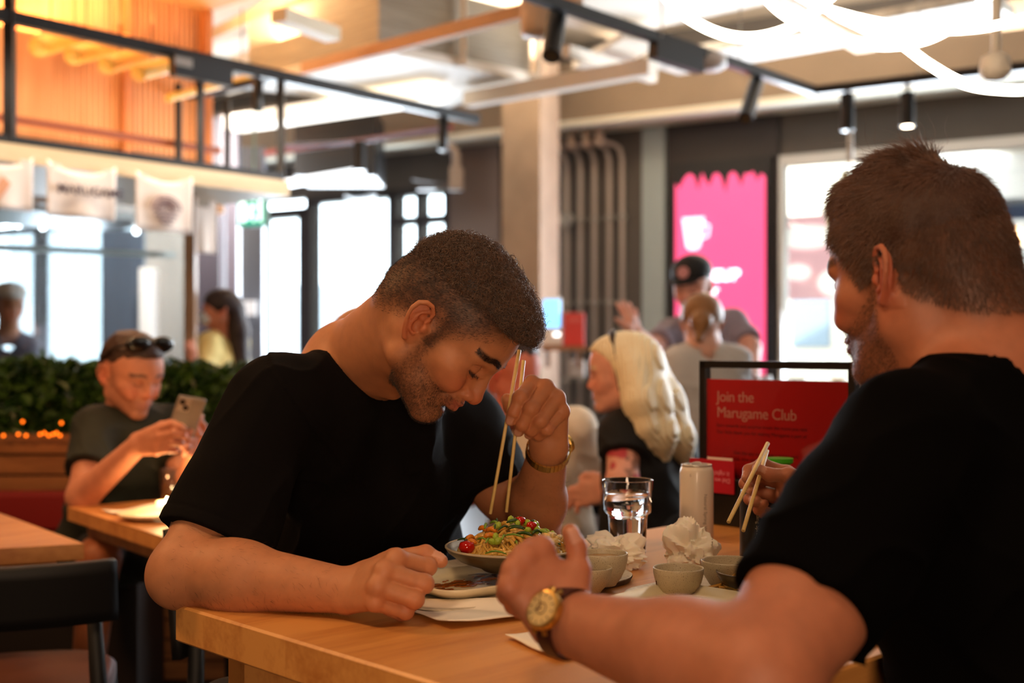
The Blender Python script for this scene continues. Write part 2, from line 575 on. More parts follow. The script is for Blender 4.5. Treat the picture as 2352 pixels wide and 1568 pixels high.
def np_mesh(name, v, q, material, parent=None, col=None, smooth=True, origin=None):
    o_ = np.zeros(3) if origin is None else np.asarray(origin, float)
    me = bpy.data.meshes.new(name)
    k = q.shape[1]
    me.vertices.add(len(v)); me.vertices.foreach_set('co', (v - o_).astype(np.float32).ravel())
    me.loops.add(len(q) * k); me.loops.foreach_set('vertex_index', q.astype(np.int32).ravel())
    me.polygons.add(len(q)); me.polygons.foreach_set('loop_start', np.arange(0, len(q) * k, k, dtype=np.int32))
    me.polygons.foreach_set('loop_total', np.full(len(q), k, np.int32))
    me.polygons.foreach_set('use_smooth', np.full(len(q), smooth))
    me.update(calc_edges=True)
    if col is not None:
        a = me.color_attributes.new('Col', 'FLOAT_COLOR', 'POINT')
        c = np.ones((len(v), 4), np.float32); c[:, :3] = col
        a.data.foreach_set('color', c.ravel())
    me.materials.append(material)
    o = bpy.data.objects.new(name, me); COL.objects.link(o)
    o.location = o_
    if parent is not None: par(o, parent)
    return o

_rng = np.random.default_rng(7)
_LAT = _rng.random((32, 32, 32)).astype(np.float32)
def vnoise(x, y, z):
    """smooth value noise, -1..1, lattice of 1 unit"""
    x, y, z = np.broadcast_arrays(x, y, z)
    xi = np.floor(x).astype(int); yi = np.floor(y).astype(int); zi = np.floor(z).astype(int)
    fx = x - xi; fy = y - yi; fz = z - zi
    fx = fx * fx * (3 - 2 * fx); fy = fy * fy * (3 - 2 * fy); fz = fz * fz * (3 - 2 * fz)
    def L(a, b, c): return _LAT[(xi + a) & 31, (yi + b) & 31, (zi + c) & 31]
    r = 0
    for a in (0, 1):
        for b in (0, 1):
            for c in (0, 1):
                r = r + L(a, b, c) * (fx if a else 1 - fx) * (fy if b else 1 - fy) * (fz if c else 1 - fz)
    return r * 2 - 1

def frame(o, x, z):
    """4x4 frame at o with x axis along x and z axis near z (y = z cross x)"""
    x = np.asarray(x, float); x = x / np.linalg.norm(x)
    z = np.asarray(z, float); z = z - x * (z @ x); z = z / np.linalg.norm(z)
    y = np.cross(z, x)
    M = np.eye(4); M[:3, 0] = x; M[:3, 1] = y; M[:3, 2] = z; M[:3, 3] = o
    return M

def reach(a, px, py, L, far):
    """point on the ray through (px, py) at distance L from a, nearer or farther of the two"""
    a = np.asarray(a, float); r = P(px, py, 1.0) - np.array([0, 0, CAMZ]); c = np.array([0, 0, CAMZ])
    A = r @ r; B = -2 * r @ (a - c); C = (a - c) @ (a - c) - L * L
    D = B * B - 4 * A * C
    if D < 0: t = -B / (2 * A)
    else: t = (-B + (1 if far else -1) * math.sqrt(D)) / (2 * A)
    return c + r * t

def strands(name, roots, dirs, length, rad, material, parent, segs=4, bend=None, droop=None, curl=0., turns=0., jitter=.25, sides=3, seed=1):
    """many fine tapering hairs as one mesh"""
    rg = np.random.default_rng(seed)
    n = len(roots)
    d = dirs + rg.normal(0, jitter, dirs.shape); d /= np.linalg.norm(d, axis=1)[:, None]
    L = length * np.ones(n) if np.ndim(length) == 0 else length
    L = L * rg.uniform(.7, 1.15, n)
    t = np.cross(d, rg.normal(0, 1, d.shape)); t /= np.linalg.norm(t, axis=1)[:, None]
    b = np.cross(d, t)
    pts = []
    ph = rg.uniform(0, 6.28, n)
    for i in range(segs + 1):
        s_ = i / segs
        p = roots + d * (L * s_)[:, None]
        if bend is not None: p = p + bend * (L * s_ * s_)[:, None]
        if curl:
            a = ph + s_ * turns * 2 * math.pi
            sp = min(1, s_ * 4)
            p = p + (t * np.cos(a)[:, None] + b * np.sin(a)[:, None]) * (curl * sp)
        pts.append(p)
    pts = np.array(pts)
    V = np.zeros((segs + 1, sides, n, 3))
    for i in range(segs + 1):
        dd = pts[min(i + 1, segs)] - pts[max(i - 1, 0)]; dd /= np.maximum(np.linalg.norm(dd, axis=1), 1e-9)[:, None]
        u = np.cross(dd, b + t * .3); u /= np.maximum(np.linalg.norm(u, axis=1), 1e-9)[:, None]; w = np.cross(dd, u)
        rr = rad * (1 - .75 * (i / segs) ** 2)
        for k in range(sides):
            a = 2 * math.pi * k / sides
            V[i, k] = pts[i] + (u * math.cos(a) + w * math.sin(a)) * rr
    idx = np.arange((segs + 1) * sides * n).reshape(segs + 1, sides, n)
    Q = []
    for i in range(segs):
        for k in range(sides):
            l = (k + 1) % sides
            Q.append(np.stack([idx[i, k], idx[i, l], idx[i + 1, l], idx[i + 1, k]], 1))
    return np_mesh(name, V.reshape(-1, 3), np.concatenate(Q), material, parent)
# ------------------------------------------------------------------ anatomy builders
def head_ops(f, M, lids=True, smile=0.0, jaw=1.0, neck=True, ears=(1, -1), detail=True, beardbulk=0.0):
    keep = f.M
    f.M = np.asarray(M, float)
    e = f.ell
    e((-.004, 0, .046), (.098, .0765, .082), k=.0)
    e((.034, 0, .048), (.064, .064, .060), k=.03)
    e((-.045, 0, .015), (.052, .060, .055), k=.03)
    e((.044, 0, -.012), (.050, .056 * jaw, .070), k=.03)
    for s in (1, -1):
        f.cap((.004, s * .050 * jaw, -.046), (.076, s * .015 * jaw, -.083), .017, .016, k=.022)
        f.cap((.0, s * .060, .0), (.004, s * .051 * jaw, -.046), .013, .015, k=.022)
        e((.055, s * .046, -.006), (.026, .020, .017), k=.018)
    e((.040, 0, -.055), (.045, .042, .034), k=.02)
    # brow ridge, temples
    for s in (1, -1):
        f.cap((.0905, s * .010, .036), (.076, s * .046, .034), .0105, .010, k=.012)
        e((.093, s * .034, .014), (.013, .0135, .0100), k=.010, kind='s')
        f.sph((.0765, s * .0315, .015), .0138 if lids else .0125, k=.004)
        e((.072, s * .038, -.024 + .004 * smile), (.021, .018, .018), k=.012)
    # muzzle, lips, chin
    mo = .008 * smile
    e((.078, 0, -.047 + mo), (.026, .030, .026), k=.014)
    w = .024 + .007 * smile; up = .007 * smile
    for s in (1, -1):
        f.chain([(.1035, 0, -.0455 + mo), (.1015, s * .010, -.0450 + mo), (.088, s * w, -.0495 + up + mo)], [.0046, .0046, .0026], k=.004)
        f.chain([(.1015, 0, -.0560 + mo), (.0985, s * .011, -.0555 + mo), (.088, s * (w - .002), -.0510 + up + mo)], [.0056, .0052, .0028], k=.004)
        f.chain([(.1095, 0, -.0505 + mo), (.1045, s * .010, -.0505 + mo), (.0915, s * w, -.0495 + up + mo), (.086, s * (w + .004), -.047 + up * 1.6 + mo)],
                [.0016, .0016, .0018 + .0006 * smile, .0012 + .0008 * smile], k=.003, kind='s')
    e((.094, 0, -.066 + mo), (.008, .016, .005), k=.006, kind='s')
    e((.0835, 0, -.083 + mo * .8), (.0165, .019, .0155), k=.014)
    # nose
    f.cap((.080, 0, .022), (.090, 0, -.018), .0125, .0165, k=.008)
    for s in (1, -1): f.cap((.078, s * .012, .006), (.090, s * .011, -.020), .008, .008, k=.008)
    f.cap((.0895, 0, .030), (.1095, 0, -.013), .0090, .0094, k=.008)
    f.sph((.1100, 0, -.0175), .0104, k=.006)
    for s in (1, -1):
        e((.1015, s * .0118, -.0205), (.0105, .0070, .0078), k=.005)
        e((.1045, s * .0060, -.0290), (.0050, .0028, .0035), k=.002, kind='s')
        if smile:
            f.chain([(.098, s * .019, -.018), (.092, s * .029, -.028), (.083, s * .037, -.040), (.074, s * .041, -.054)], [.0016, .0030, .0026, .0012], k=.005, kind='s')
        if lids and detail:
            f.chain([(.0865, s * .018, .0085), (.0915, s * .029, .0065), (.084, s * .043, .0095)], [.0010, .0011, .0010], k=.002, kind='s')
            f.chain([(.0850, s * .019, .020), (.0895, s * .031, .0245), (.081, s * .045, .019)], [.0010, .0011, .0010], k=.003, kind='s')
            if smile:
                f.chain([(.0875, s * .020, .001), (.0885, s * .031, -.003), (.081, s * .043, .001)], [.0008, .0012, .0008], k=.004, kind='s')
                for a in (-.006, .001, .008):
                    f.cap((.0755, s * .0495, .012 + a * .5), (.063, s * .0585, .012 + a * 1.9), .0007, .0005, k=.002, kind='s')
    for s in ears: ear_ops(f, s)
    f.M = keep

def ear_frame(s):
    a = math.radians(24)
    u = np.array([math.cos(a), -s * math.sin(a), 0.34]); u /= np.linalg.norm(u)
    n = np.array([math.sin(a), s * math.cos(a), 0.04 * s]); n -= u * (n @ u); n /= np.linalg.norm(n)
    v = np.cross(n, u) * s; v = v if v[2] > 0 else -v
    return np.array([-.006, s * .0755, .003]), u, v, n

def ear_ops(f, s):
    c, u, v, n = ear_frame(s)
    def q(a, b, h=0.0): return c + u * a + v * b + n * h
    R = np.stack([u, v, n], 1)
    g = Field(f.M)
    g.ell(q(-.006, .004, .001), (.0150, .0270, .0042), R, k=0)
    g.ell(q(-.002, -.020, .0005), (.0090, .0105, .0044), R, k=.004)
    g.cap(q(.004, .0, -.010), q(-.004, 0, -.002), .014, .012, k=.006)
    rim = [q(.003, .002, .004), (q(.0090, .0120, .0045)), q(.0095, .0220, .0050), q(.0035, .0300, .0060), q(-.0065, .0325, .0072), q(-.0160, .0280, .0082),
           q(-.0205, .0180, .0088), q(-.0205, .0070, .0088), q(-.0180, -.0050, .0078), q(-.0140, -.0160, .0062), q(-.0090, -.0250, .0045)]
    g2 = Field(f.M); g2.chain(rim, [.0022, .0030, .0034, .0036, .0037, .0036, .0034, .0032, .0032, .0034, .0040], k=0)
    g.group(g2, k=.003)
    g2 = Field(f.M); g2.chain([q(.0035, .0215, .0035), q(-.0045, .0165, .0055), q(-.0105, .0085, .0060), q(-.0115, -.0010, .0062), q(-.0085, -.0105, .0060), q(-.0015, -.0145, .0055)],
            [.0022, .0028, .0030, .0030, .0030, .0028], k=0)
    g.group(g2, k=.003)
    g.ell(q(-.0015, -.0025, .0050), (.0078, .0098, .0075), R, k=.003, kind='s')
    g.ell(q(-.001, .0105, .0060), (.0055, .0055, .0045), R, k=.003, kind='s')
    g.chain([q(.000, .0260, .0065), q(-.0095, .0235, .0085), q(-.0155, .0130, .0100), q(-.0160, .0020, .0098)], [.0018, .0020, .0022, .0016], k=.0025, kind='s')
    g.ell(q(.0085, -.0035, .0045), (.0042, .0062, .0034), R, k=.003)
    f.group(g, k=.004)

def on_ear(x, ay, z):
    # the ear flap and the strip of skin just around it
    return (ay > .0715 + .010 * np.clip((z - .008) / .012, 0, 1)) & (((x + .010 + (z - .003) * .3) / .0245) ** 2 + ((z - .003) / .0365) ** 2 < 1)

def head_paint(V, M, skin, beard=None, beard_c=(.05, .03, .02), lips=(.55, .22, .17), brow=(.03, .017, .01), scalp=None, scalp_c=(.04, .022, .013), lash=True, red=1.0, bd=.55, scale=1.0, mo=0.):
    """colour of skin by place on the head; V are world points, M the head frame"""
    Mi = np.linalg.inv(M)
    L = V @ Mi[:3, :3].T + Mi[:3, 3]
    x, y, z = L.T
    near = (np.abs(x) < .16) & (np.abs(y) < .11) & (z < .16) & (z > -.13)
    C = np.tile(np.array(skin, float), (len(V), 1))
    def mix(c, w):
        w = np.clip(w, 0, 1)[:, None]
        C[:] = C * (1 - w) + np.array(c) * w
    def blob(c, r):
        return np.exp(-(((x - c[0]) / r[0]) ** 2 + ((y - c[1]) / r[1]) ** 2 + ((z - c[2]) / r[2]) ** 2))
    ay = np.abs(y)
    redc = np.array(skin) * np.array([1.08, .62, .55])
    mix(redc, near * red * .75 * (np.exp(-(((x - .078) / .03) ** 2 + ((ay - .040) / .022) ** 2 + ((z + .016) / .02) ** 2)) + blob((.117, 0, -.019), (.018, .018, .016))))
    mix(redc, near * red * .8 * np.exp(-(((x + .008) / .028) ** 2 + ((ay - .084) / .010) ** 2 + ((z - .003) / .04) ** 2)))
    nz = vnoise(x * 520, y * 520, z * 520) * .6 + vnoise(x * 110, y * 110, z * 110) * .4
    if beard:
        # cheek line from sideburn to mouth corner, chin and moustache
        line = np.interp(x, [0, .02, .04, .06, .08, .12], beard)
        w = 1 / (1 + np.exp((z - line) / .005))
        w *= (x > .002) * 1 / (1 + np.exp(-(x - .012) / .005))
        low = 1 / (1 + np.exp(-(z + .098) / .006))
        side = 1 / (1 + np.exp((z - .05) / .01)) * np.exp(-((x - .021) / .011) ** 2) * (ay > .05) * (z > -.05)
        w = np.maximum(w * low, side)
        bare = np.exp(-(((x - .1) / .018) ** 2 + (y / .011) ** 2 + ((z + .066 - mo) / .006) ** 2))
        w = w * (1 - .5 * bare)
        mix(beard_c, near * w * np.clip(bd + .35 * nz, 0, 1))
    lipw = np.exp(-(((ay) / .024) ** 4 + ((z + .0505 - mo) / .0085) ** 4)) * (x > .084)
    mix(lips, near * lipw * .85)
    bl = .0385 + .004 * np.exp(-((ay - .03) / .012) ** 2)
    bw = np.exp(-((z - bl) / .0052) ** 4) * (ay > .014) * (ay < .060) * (x > .040)
    mix(brow, near * bw * np.clip(.85 + .3 * nz, 0, 1))
    if lash:
        ll = np.where(ay < .03, .0075, .0075 + (ay - .03) * .15)
        w = np.exp(-((z - ll) / .0019) ** 2) * (ay > .017) * (ay < .045) * (x > .07)
        mix((.02, .01, .008), near * w * .9)
        w = np.exp(-(((ay - .03) / .02) ** 2 + ((z - .012) / .014) ** 2)) * (x > .06)
        mix(np.array(skin) * np.array([.8, .6, .55]), near * w * .35)
    if scalp is not None:
        w = scalp(x, ay, z) * ~on_ear(x, ay, z)
        mix(scalp_c, near * w * np.clip(.92 + .25 * nz, 0, 1))
    return C

FR = {'index': 1.0, 'middle': 1.03, 'ring': .97, 'pinky': .84}
def hand_ops(f, W, J, scale=1.0, elbow=None, thick=1.0, fat=1.12):
    """J: finger -> four joint centres (knuckle, two joints, tip); thumb -> root, knuckle, joint, tip; W wrist centre"""
    S_ = scale
    names = ['index', 'middle', 'ring', 'pinky']
    pal = Field()
    W = np.asarray(W, float)
    fwd = (np.asarray(J['middle'][0]) - W); fwd /= np.linalg.norm(fwd)
    across = np.asarray(J['index'][0]) - np.asarray(J['pinky'][0]); across -= fwd * (across @ fwd); across /= np.linalg.norm(across)
    for i, n in enumerate(names):
        off = across * (.016 - .0105 * i) * S_
        pal.cap(W + off, J[n][0], .0150 * S_ * thick, .0118 * S_ * FR[n] * thick, k=.012 * S_)
    for a, b in zip(names[:-1], names[1:]):
        pal.cap(J[a][0], J[b][0], .0105 * S_ * thick, .0100 * S_ * thick, k=.006 * S_)
    T = J['thumb']
    pal.chain([np.asarray(T[0]), np.asarray(T[1])], [.0170 * S_, .0135 * S_], k=.014 * S_)
    pal.cap(W + across * .012, T[0], .016 * S_, .016 * S_, k=.012 * S_)
    mid = (np.asarray(J['index'][0]) * .55 + W * .45)
    pal.cap(np.asarray(T[1]) * .6 + np.asarray(T[0]) * .4, mid, .010 * S_, .011 * S_, k=.014 * S_)
    f.group(pal, k=.008)
    nails = []
    for n in names + ['thumb']:
        g = Field()
        p = [np.asarray(q, float) for q in J[n]]
        if n == 'thumb':
            r = [.0130, .0112, .0104, .0088]
        else:
            r = [q * FR[n] * fat for q in (.0108, .0098, .0086, .0074)]
        r = [q * S_ for q in r]
        g.chain(p, r, k=.004)
        d0 = p[1] - p[0]; d2 = p[3] - p[2]; L2 = np.linalg.norm(d2); d2 = d2 / L2
        up = d0 - d2 * (d0 @ d2)
        if n == 'thumb' and 'thumb_nail' in J: up = np.asarray(J['thumb_nail'], float); up = up - d2 * (up @ d2)
        if np.linalg.norm(up) < 1e-4: up = across - d2 * (across @ d2)
        up = up / np.linalg.norm(up)
        # joint creases and knuckle swelling
        v1 = p[1] - p[0]; v1 /= np.linalg.norm(v1); v2 = p[2] - p[1]; v2 /= np.linalg.norm(v2)
        kd = v1 - v2
        if np.linalg.norm(kd) > .1:
            kd /= np.linalg.norm(kd)
            g.sph(p[1] + kd * .0012, r[1] * 1.05, k=.004)
        f.group(g, k=.0022)
        nc = p[2] + (p[3] - p[2]) * .82 + up * (r[3] * .93 + .0002)
        nails.append((nc, d2, up, (r[3])))
    for n in names:
        k0 = np.asarray(J[n][0]); d = np.asarray(J[n][1]) - k0; d /= np.linalg.norm(d)
        m = k0 - W; m /= np.linalg.norm(m); kd = m - d
        if np.linalg.norm(kd) > .25:
            kd /= np.linalg.norm(kd)
            f.sph(k0 + kd * .0022 * S_, .0118 * S_ * FR[n], k=.006)
    for nc, d2, up, r in nails:
        R = np.stack([d2, np.cross(up, d2), up], 1)
        f.ell(nc, (r * .92, r * .72, .0011), R, k=.0006)
    return nails

def hand_paint(C, V, J, nails, skin):
    for nc, d2, up, r in nails:
        D = V - nc; side = np.cross(up, d2)
        a = D @ d2; b = D @ side; c = D @ up
        w = (np.abs(a) < r * .9) & (np.abs(b) < r * .7) & (c > -.0022) & (c < .004)
        C[w] = C[w] * .55 + np.array([.72, .42, .33]) * .45
    for n in ('index', 'middle', 'ring', 'pinky', 'thumb'):
        for i in (0, 1, 2):
            d = np.linalg.norm(V - np.asarray(J[n][i]), axis=1)
            w = np.clip(np.exp(-(d / .013) ** 4) * .38, 0, 1)[:, None]
            C[:] = C * (1 - w) + np.array(skin) * np.array([1.02, .66, .56]) * w
    return C

def mat_skin(name, rough=.54, bump=.12, sss=.12):
    return mat(name, 'c08060', rough, attr='Col', noise=.10, nscale=55, bump=bump, bscale=900, sss=sss)

def collar_op(g, a, b, r0, r1, width=.011, raise_=.0022):
    """ribbed neckband: where the shirt surface meets a tube round the neck"""
    a = np.asarray(a, float); b = np.asarray(b, float); ba = b - a; L2 = ba @ ba
    def fn(x, y, z, d):
        h = np.clip(((x - a[0]) * ba[0] + (y - a[1]) * ba[1] + (z - a[2]) * ba[2]) / L2, -.2, 1.2)
        q = np.sqrt((x - a[0] - ba[0] * h) ** 2 + (y - a[1] - ba[1] * h) ** 2 + (z - a[2] - ba[2] * h) ** 2) - (r0 + (r1 - r0) * h)
        band = np.maximum(d - raise_, np.abs(q - width / 2) - width / 2)
        hole = -_smin(-d, q, .003)                    # cut the hole
        return _smin(hole, band, .0025)
    lo = np.minimum(a, b) - .12; hi = np.maximum(a, b) + .12
    g.disp(fn, lo, hi)

def rowline(V, p, n, w):
    return np.exp(-(((V - p) @ n) / w) ** 2)
# ------------------------------------------------------------------ the curly haired man in the middle
def build_centre_man():
    root = empty('person', (-.28, 2.2, .5), 'man with curly dark hair and black t-shirt bowing his head, chopsticks in his raised hand', 'person')
    skin = lin('b97a53')
    # head frame
    pit = math.radians(50); yaw = math.radians(10)
    fw = np.array([math.cos(pit) * math.cos(yaw), -math.cos(pit) * math.sin(yaw), -math.sin(pit)])
    up = np.array([math.sin(pit) * math.cos(yaw), -math.sin(pit) * math.sin(yaw), math.cos(pit)])
    rl = math.radians(0)
    lf = np.cross(up, fw)
    up2 = up * math.cos(rl) + lf * math.sin(rl); lf = np.cross(up2, fw)
    ear = P(958, 760, 1.665)
    O = ear - lf * .078 * 0 + lf * .078 + up2 * .006
    M = np.eye(4); sc = 1.02
    M[:3, 0] = fw * sc; M[:3, 1] = lf * sc; M[:3, 2] = up2 * sc; M[:3, 3] = O
    def H(x, y, z): return O + (fw * x + lf * y + up2 * z) * sc
    N = P(800, 838, 1.95)
    SR = P(622, 935, 1.80); SL = P(1062, 975, 2.12)
    ER = P(428, 1308, 1.665); EL = P(1222, 1212, 2.09)
    WR = P(803, 1357, 1.565); WL = P(1262, 1022, 1.905)
    side = np.array([.70, .714, 0])
    f = Field()
    head_ops(f, M, lids=True, smile=1.0)
    # neck
    f.cap(H(-.038, 0, -.005), N, .055, .062, k=.03)
    f.cap(H(-.005, 0, -.03), N * .7 + P(900, 905, 1.90) * .3, .050, .056, k=.03)
    sm = (SR + SL) / 2
    f.cap(H(-.022, -.052, -.02), P(905, 900, 1.85), .014, .010, k=.02)
    f.cap(N, sm + np.array([0, 0, .0]), .062, .07, k=.04)
    f.cap(SR, N, .045, .05, k=.03); f.cap(SL, N, .045, .05, k=.03)
    # arms
    def arm(Sh, E, W, mid_):
        f.chain([Sh, mid_, E], [.050, .0475, .046], k=.02)
        f.cap(E, E + (W - E) * .35, .0455, .0465, k=.018)
        f.cap(E + (W - E) * .30, W, .046, .0285, k=.02)
    arm(SR, ER, WR, P(484, 1205, 1.715)); arm(SL, EL, WL, P(1150, 1120, 2.10))
    f.sph(ER + np.array([-.012, -.004, -.012]), .038, k=.02)
    # right fist on the table
    J = {}
    im = P(911, 1284, 1.528); mm = P(884, 1312, 1.512); rm = P(868, 1347, 1.503); pm = P(862, 1383, 1.505)
    def fin(m, pip, lp, far, dip, ld, tip, lt, dfar=True, tfar=False):
        a = reach(m, *pip, lp, far); b = reach(a, *dip, ld, dfar); c = reach(b, *tip, lt, tfar)
        return [m, a, b, c]
    J['index'] = fin(im, (981, 1301), .047, True, (972, 1316), .027, (940, 1318), .020)
    J['middle'] = fin(mm, (973, 1340), .051, True, (960, 1356), .029, (925, 1352), .021)
    J['ring'] = fin(rm, (952, 1376), .048, True, (942, 1388), .027, (905, 1378), .021)
    J['pinky'] = fin(pm, (931, 1404), .041, True, (921, 1410), .021, (890, 1400), .019)
    J['thumb'] = [P(846, 1322, 1.575), P(905, 1283, 1.575), P(978, 1270, 1.572), P(1013, 1288, 1.566)]
    J['thumb_nail'] = (0.1, -.5, .8)
    nr = hand_ops(f, WR, J, 1.02, thick=1.02)
    JR = J
    # left fist round the chopsticks
    J = {}
    J['index'] = [P(1222, 882, 1.868), P(1195, 913, 1.838), P(1180, 948, 1.837), P(1173, 966, 1.842)]
    J['middle'] = [P(1254, 892, 1.860), P(1220, 938, 1.832), P(1200, 975, 1.838), P(1192, 990, 1.850)]
    J['ring'] = [P(1279, 915, 1.860), P(1241, 966, 1.834), P(1221, 988, 1.846), P(1216, 996, 1.862)]
    J['pinky'] = [P(1291, 946, 1.864), P(1256, 986, 1.842), P(1238, 1000, 1.856), P(1234, 1003, 1.870)]
    J['thumb'] = [P(1236, 975, 1.905), P(1200, 960, 1.905), P(1172, 935, 1.890), P(1165, 916, 1.878)]
    J['thumb_nail'] = (-.6, -.4, .5)
    nl = hand_ops(f, WL, J, 1.0)
    JL = J
    v, q = mesh_field(f, .0016)
    v = smooth_verts(v, q, 1, .35)
    def fade(x, y, z):
        # shaved sides growing darker upwards
        line = np.interp(x, [-.10, -.07, -.03, .0, .03, .055, .08, .1], [-.035, -.035, -.010, .018, .016, .040, .066, .078])
        w = 1 / (1 + np.exp(-(z - line - .006) / .009))
        sb = np.exp(-((x - .020) / .010) ** 2) * (z > -.01) * (z < .05) * (y > .05) * .6
        return np.maximum(w, sb) * ((y > .03) | (x < .07) | (z > .08)) * .97
    C = head_paint(v, M, skin, beard=[-.02, -.022, -.029, -.036, -.035, -.031], beard_c=lin('2a1710'), lips=lin('b0604e'),
                   brow=lin('24140e'), scalp=fade, scalp_c=lin('2a1912'), bd=.55, mo=.008)
    C = hand_paint(C, v, JR, nr, skin); C = hand_paint(C, v, JL, nl, skin)
    body = np_mesh('body', v, q, mat_skin('skin_tan'), root, C)
    # ---- hair: springy curls on top, cropped at the sides
    vn = vert_normals(v, q)
    Mi = np.linalg.inv(M)
    L = v @ Mi[:3, :3].T + Mi[:3, 3]
    x, y, z = L.T; ay = np.abs(y)
    rg = np.random.default_rng(3)
    cut = np.interp(x, [-.10, -.07, -.03, .0, .04, .075, .10], [.045, .046, .056, .066, .074, .080, .083])
    top = (z > cut) & (ay < .085) & (z < .15)
    h = Field(M)
    h.ell((-.001, 0, .060), (.100, .074, .084), k=0)
    h.ell((.055, 0, .088), (.055, .058, .042), k=.02)
    def hd(X, Y, Z, d):
        lx = Mi[0, 0] * X + Mi[0, 1] * Y + Mi[0, 2] * Z + Mi[0, 3]
        lz = Mi[2, 0] * X + Mi[2, 1] * Y + Mi[2, 2] * Z + Mi[2, 3]
        c = np.interp(lx, [-.10, -.07, -.03, .0, .04, .075, .10, .12], [.050, .050, .060, .070, .078, .084, .090, .092])
        return -_smin(-(d + .0035 * vnoise(X * 120, Y * 120, Z * 120)), (lz - c), .01)
    h.disp(hd)
    hv, hq = mesh_field(h, .0028)
    hm = mat('dark_curly_hair', '2c1b12', .55, bump=.5, bscale=400)
    hair = np_mesh('hair', hv, hq, hm, root)
    hn = vert_normals(hv, hq)
    HL = hv @ Mi[:3, :3].T + Mi[:3, 3]
    okh = np.argwhere(HL[:, 2] > np.interp(HL[:, 0], [-.1, 0, .1], [.052, .070, .088])).ravel()
    idx = rg.choice(okh, 8600)
    out = hn[idx]
    t = np.cross(out, rg.normal(0, 1, out.shape)); t /= np.linalg.norm(t, axis=1)[:, None]
    r0 = hv[idx] - out * .004 + rg.normal(0, .001, out.shape)
    cm = mat('curl_brown', '56371f', .42, noise=.35, nscale=60, sheen=.2)
    Ls = rg.uniform(.008, .017, len(idx))
    strands('curls', r0, out * .75 + t * .8, Ls, .00062, cm, hair, segs=12, curl=.0044, turns=1.9, jitter=.35, sides=3, seed=5)
    # cropped hair over the fade
    fz = fade(x, ay, z) * ~on_ear(x, ay, z) * (z > -.06) * (np.abs(x) < .13) * (ay < .1) * (z < .14)
    cand = np.argwhere(fz > .25).ravel(); pr = fz[cand] / fz[cand].sum()
    idx = rg.choice(cand, 22000, p=pr)
    back = -fw * .6 - up2 * .5
    strands('cropped_hair', v[idx], vn[idx] * .35 + back, .0026 + .0045 * np.clip((z[idx] - .035) / .05, 0, 1), .00017,
            mat('crop_brown', '2c1a12', .5), hair, segs=2, jitter=.18, seed=6)
    # beard stubble
    line = np.interp(x, [0, .02, .04, .06, .08, .12], [-.02, -.024, -.030, -.037, -.036, -.031])
    bw = (z < line) & (x > .012) & (z > -.102) & (ay < .075) & (x < .13) & ~((ay < .02) & (np.abs(z + .0425) < .008) & (x > .09))
    side_b = (np.abs(x - .021) < .009) & (z > -.03) & (z < .045) & (ay > .05) & (ay < .085)
    cand = np.argwhere(bw | side_b).ravel()
    cand = cand[rg.random(len(cand)) < np.clip(.25 + (x[cand] - .03) / .05, .2, 1) + np.clip((-.05 - z[cand]) / .03, 0, 1)]
    idx = rg.choice(cand, 6500)
    strands('beard', v[idx], vn[idx] * .6 - up2 * .7 + fw * .1, .0036, .00013, mat('beard_brown', '2c1a11', .5), root, segs=3, jitter=.35, seed=8)
    # brows and lashes
    bl = .0385 + .004 * np.exp(-((ay - .03) / .012) ** 2)
    cand = np.argwhere((np.abs(z - bl) < .0036) & (ay > .015) & (ay < .060) & (x > .040) & (x < .12)).ravel()
    idx = rg.choice(cand, 800)
    strands('eyebrows', v[idx], vn[idx] * .35 + lf * np.sign(y[idx])[:, None] * .9 + up2 * .1, .0060, .00020, mat('brow_black', '1a0f0a', .5), root, segs=3, jitter=.2, seed=9)
    ll = np.where(ay < .03, .0070, .0070 + (ay - .03) * .15)
    cand = np.argwhere((np.abs(z - ll) < .0014) & (ay > .018) & (ay < .044) & (x > .07) & (x < .11)).ravel()
    if len(cand):
        idx = rg.choice(cand, 110)
        strands('eyelashes', v[idx], fw * .8 - up2 * .5 + vn[idx] * .2, .0060, .0002, mat('brow_black', '1a0f0a', .5), root, segs=3, jitter=.15, seed=10)
    # fine hairs on the forearms
    idx = []
    for E, W in ((ER, WR), (EL, WL)):
        ax = (W - E) / np.linalg.norm(W - E); t_ = (v - E) @ ax; dd = np.linalg.norm(v - E - t_[:, None] * ax, axis=1)
        c = np.argwhere((t_ > .0) & (t_ < np.linalg.norm(W - E)) & (dd < .07)).ravel()
        i = rg.choice(c, 700); idx.append(i)
    for k_, (i, (E, W)) in enumerate(zip(idx, ((ER, WR), (EL, WL)))):
        ax = (W - E) / np.linalg.norm(W - E)
        strands('arm_hair', v[i], vn[i] * .30 + ax * .8 + np.array([0, 0, -.4]), .009, .00009, mat('arm_hair_brown', '3a2014', .6), root, segs=3, jitter=.3, seed=20 + k_)
    # ---- t-shirt
    g = Field()
    CH = np.array([-.215, 2.05, .975]); BE = np.array([-.250, 2.13, .83]); PE = np.array([-.285, 2.20, .60])
    g.cap(SR + np.array([.02, .02, -.005]), SL, .068, .066, k=.03)
    g.cap(SR + np.array([.03, .02, .0]), N + np.array([0, 0, -.02]), .058, .052, k=.04)
    g.cap(SL + np.array([-.02, -.02, .0]), N + np.array([0, 0, -.02]), .055, .052, k=.04)
    g.cap(CH - side * .085, CH + side * .07, .108, .108, k=.05)
    g.cap(BE - side * .075, BE + side * .065, .118, .112, k=.06)
    g.cap(PE - side * .07, PE + side * .07, .120, .120, k=.06)
    g.cap(SR * .6 + CH * .4, N * .5 + CH * .5, .095, .09, k=.04)
    # loose cloth hanging under the chest
    g.cap(P(955, 965, 1.90), P(935, 1180, 1.98), .035, .05, k=.06)
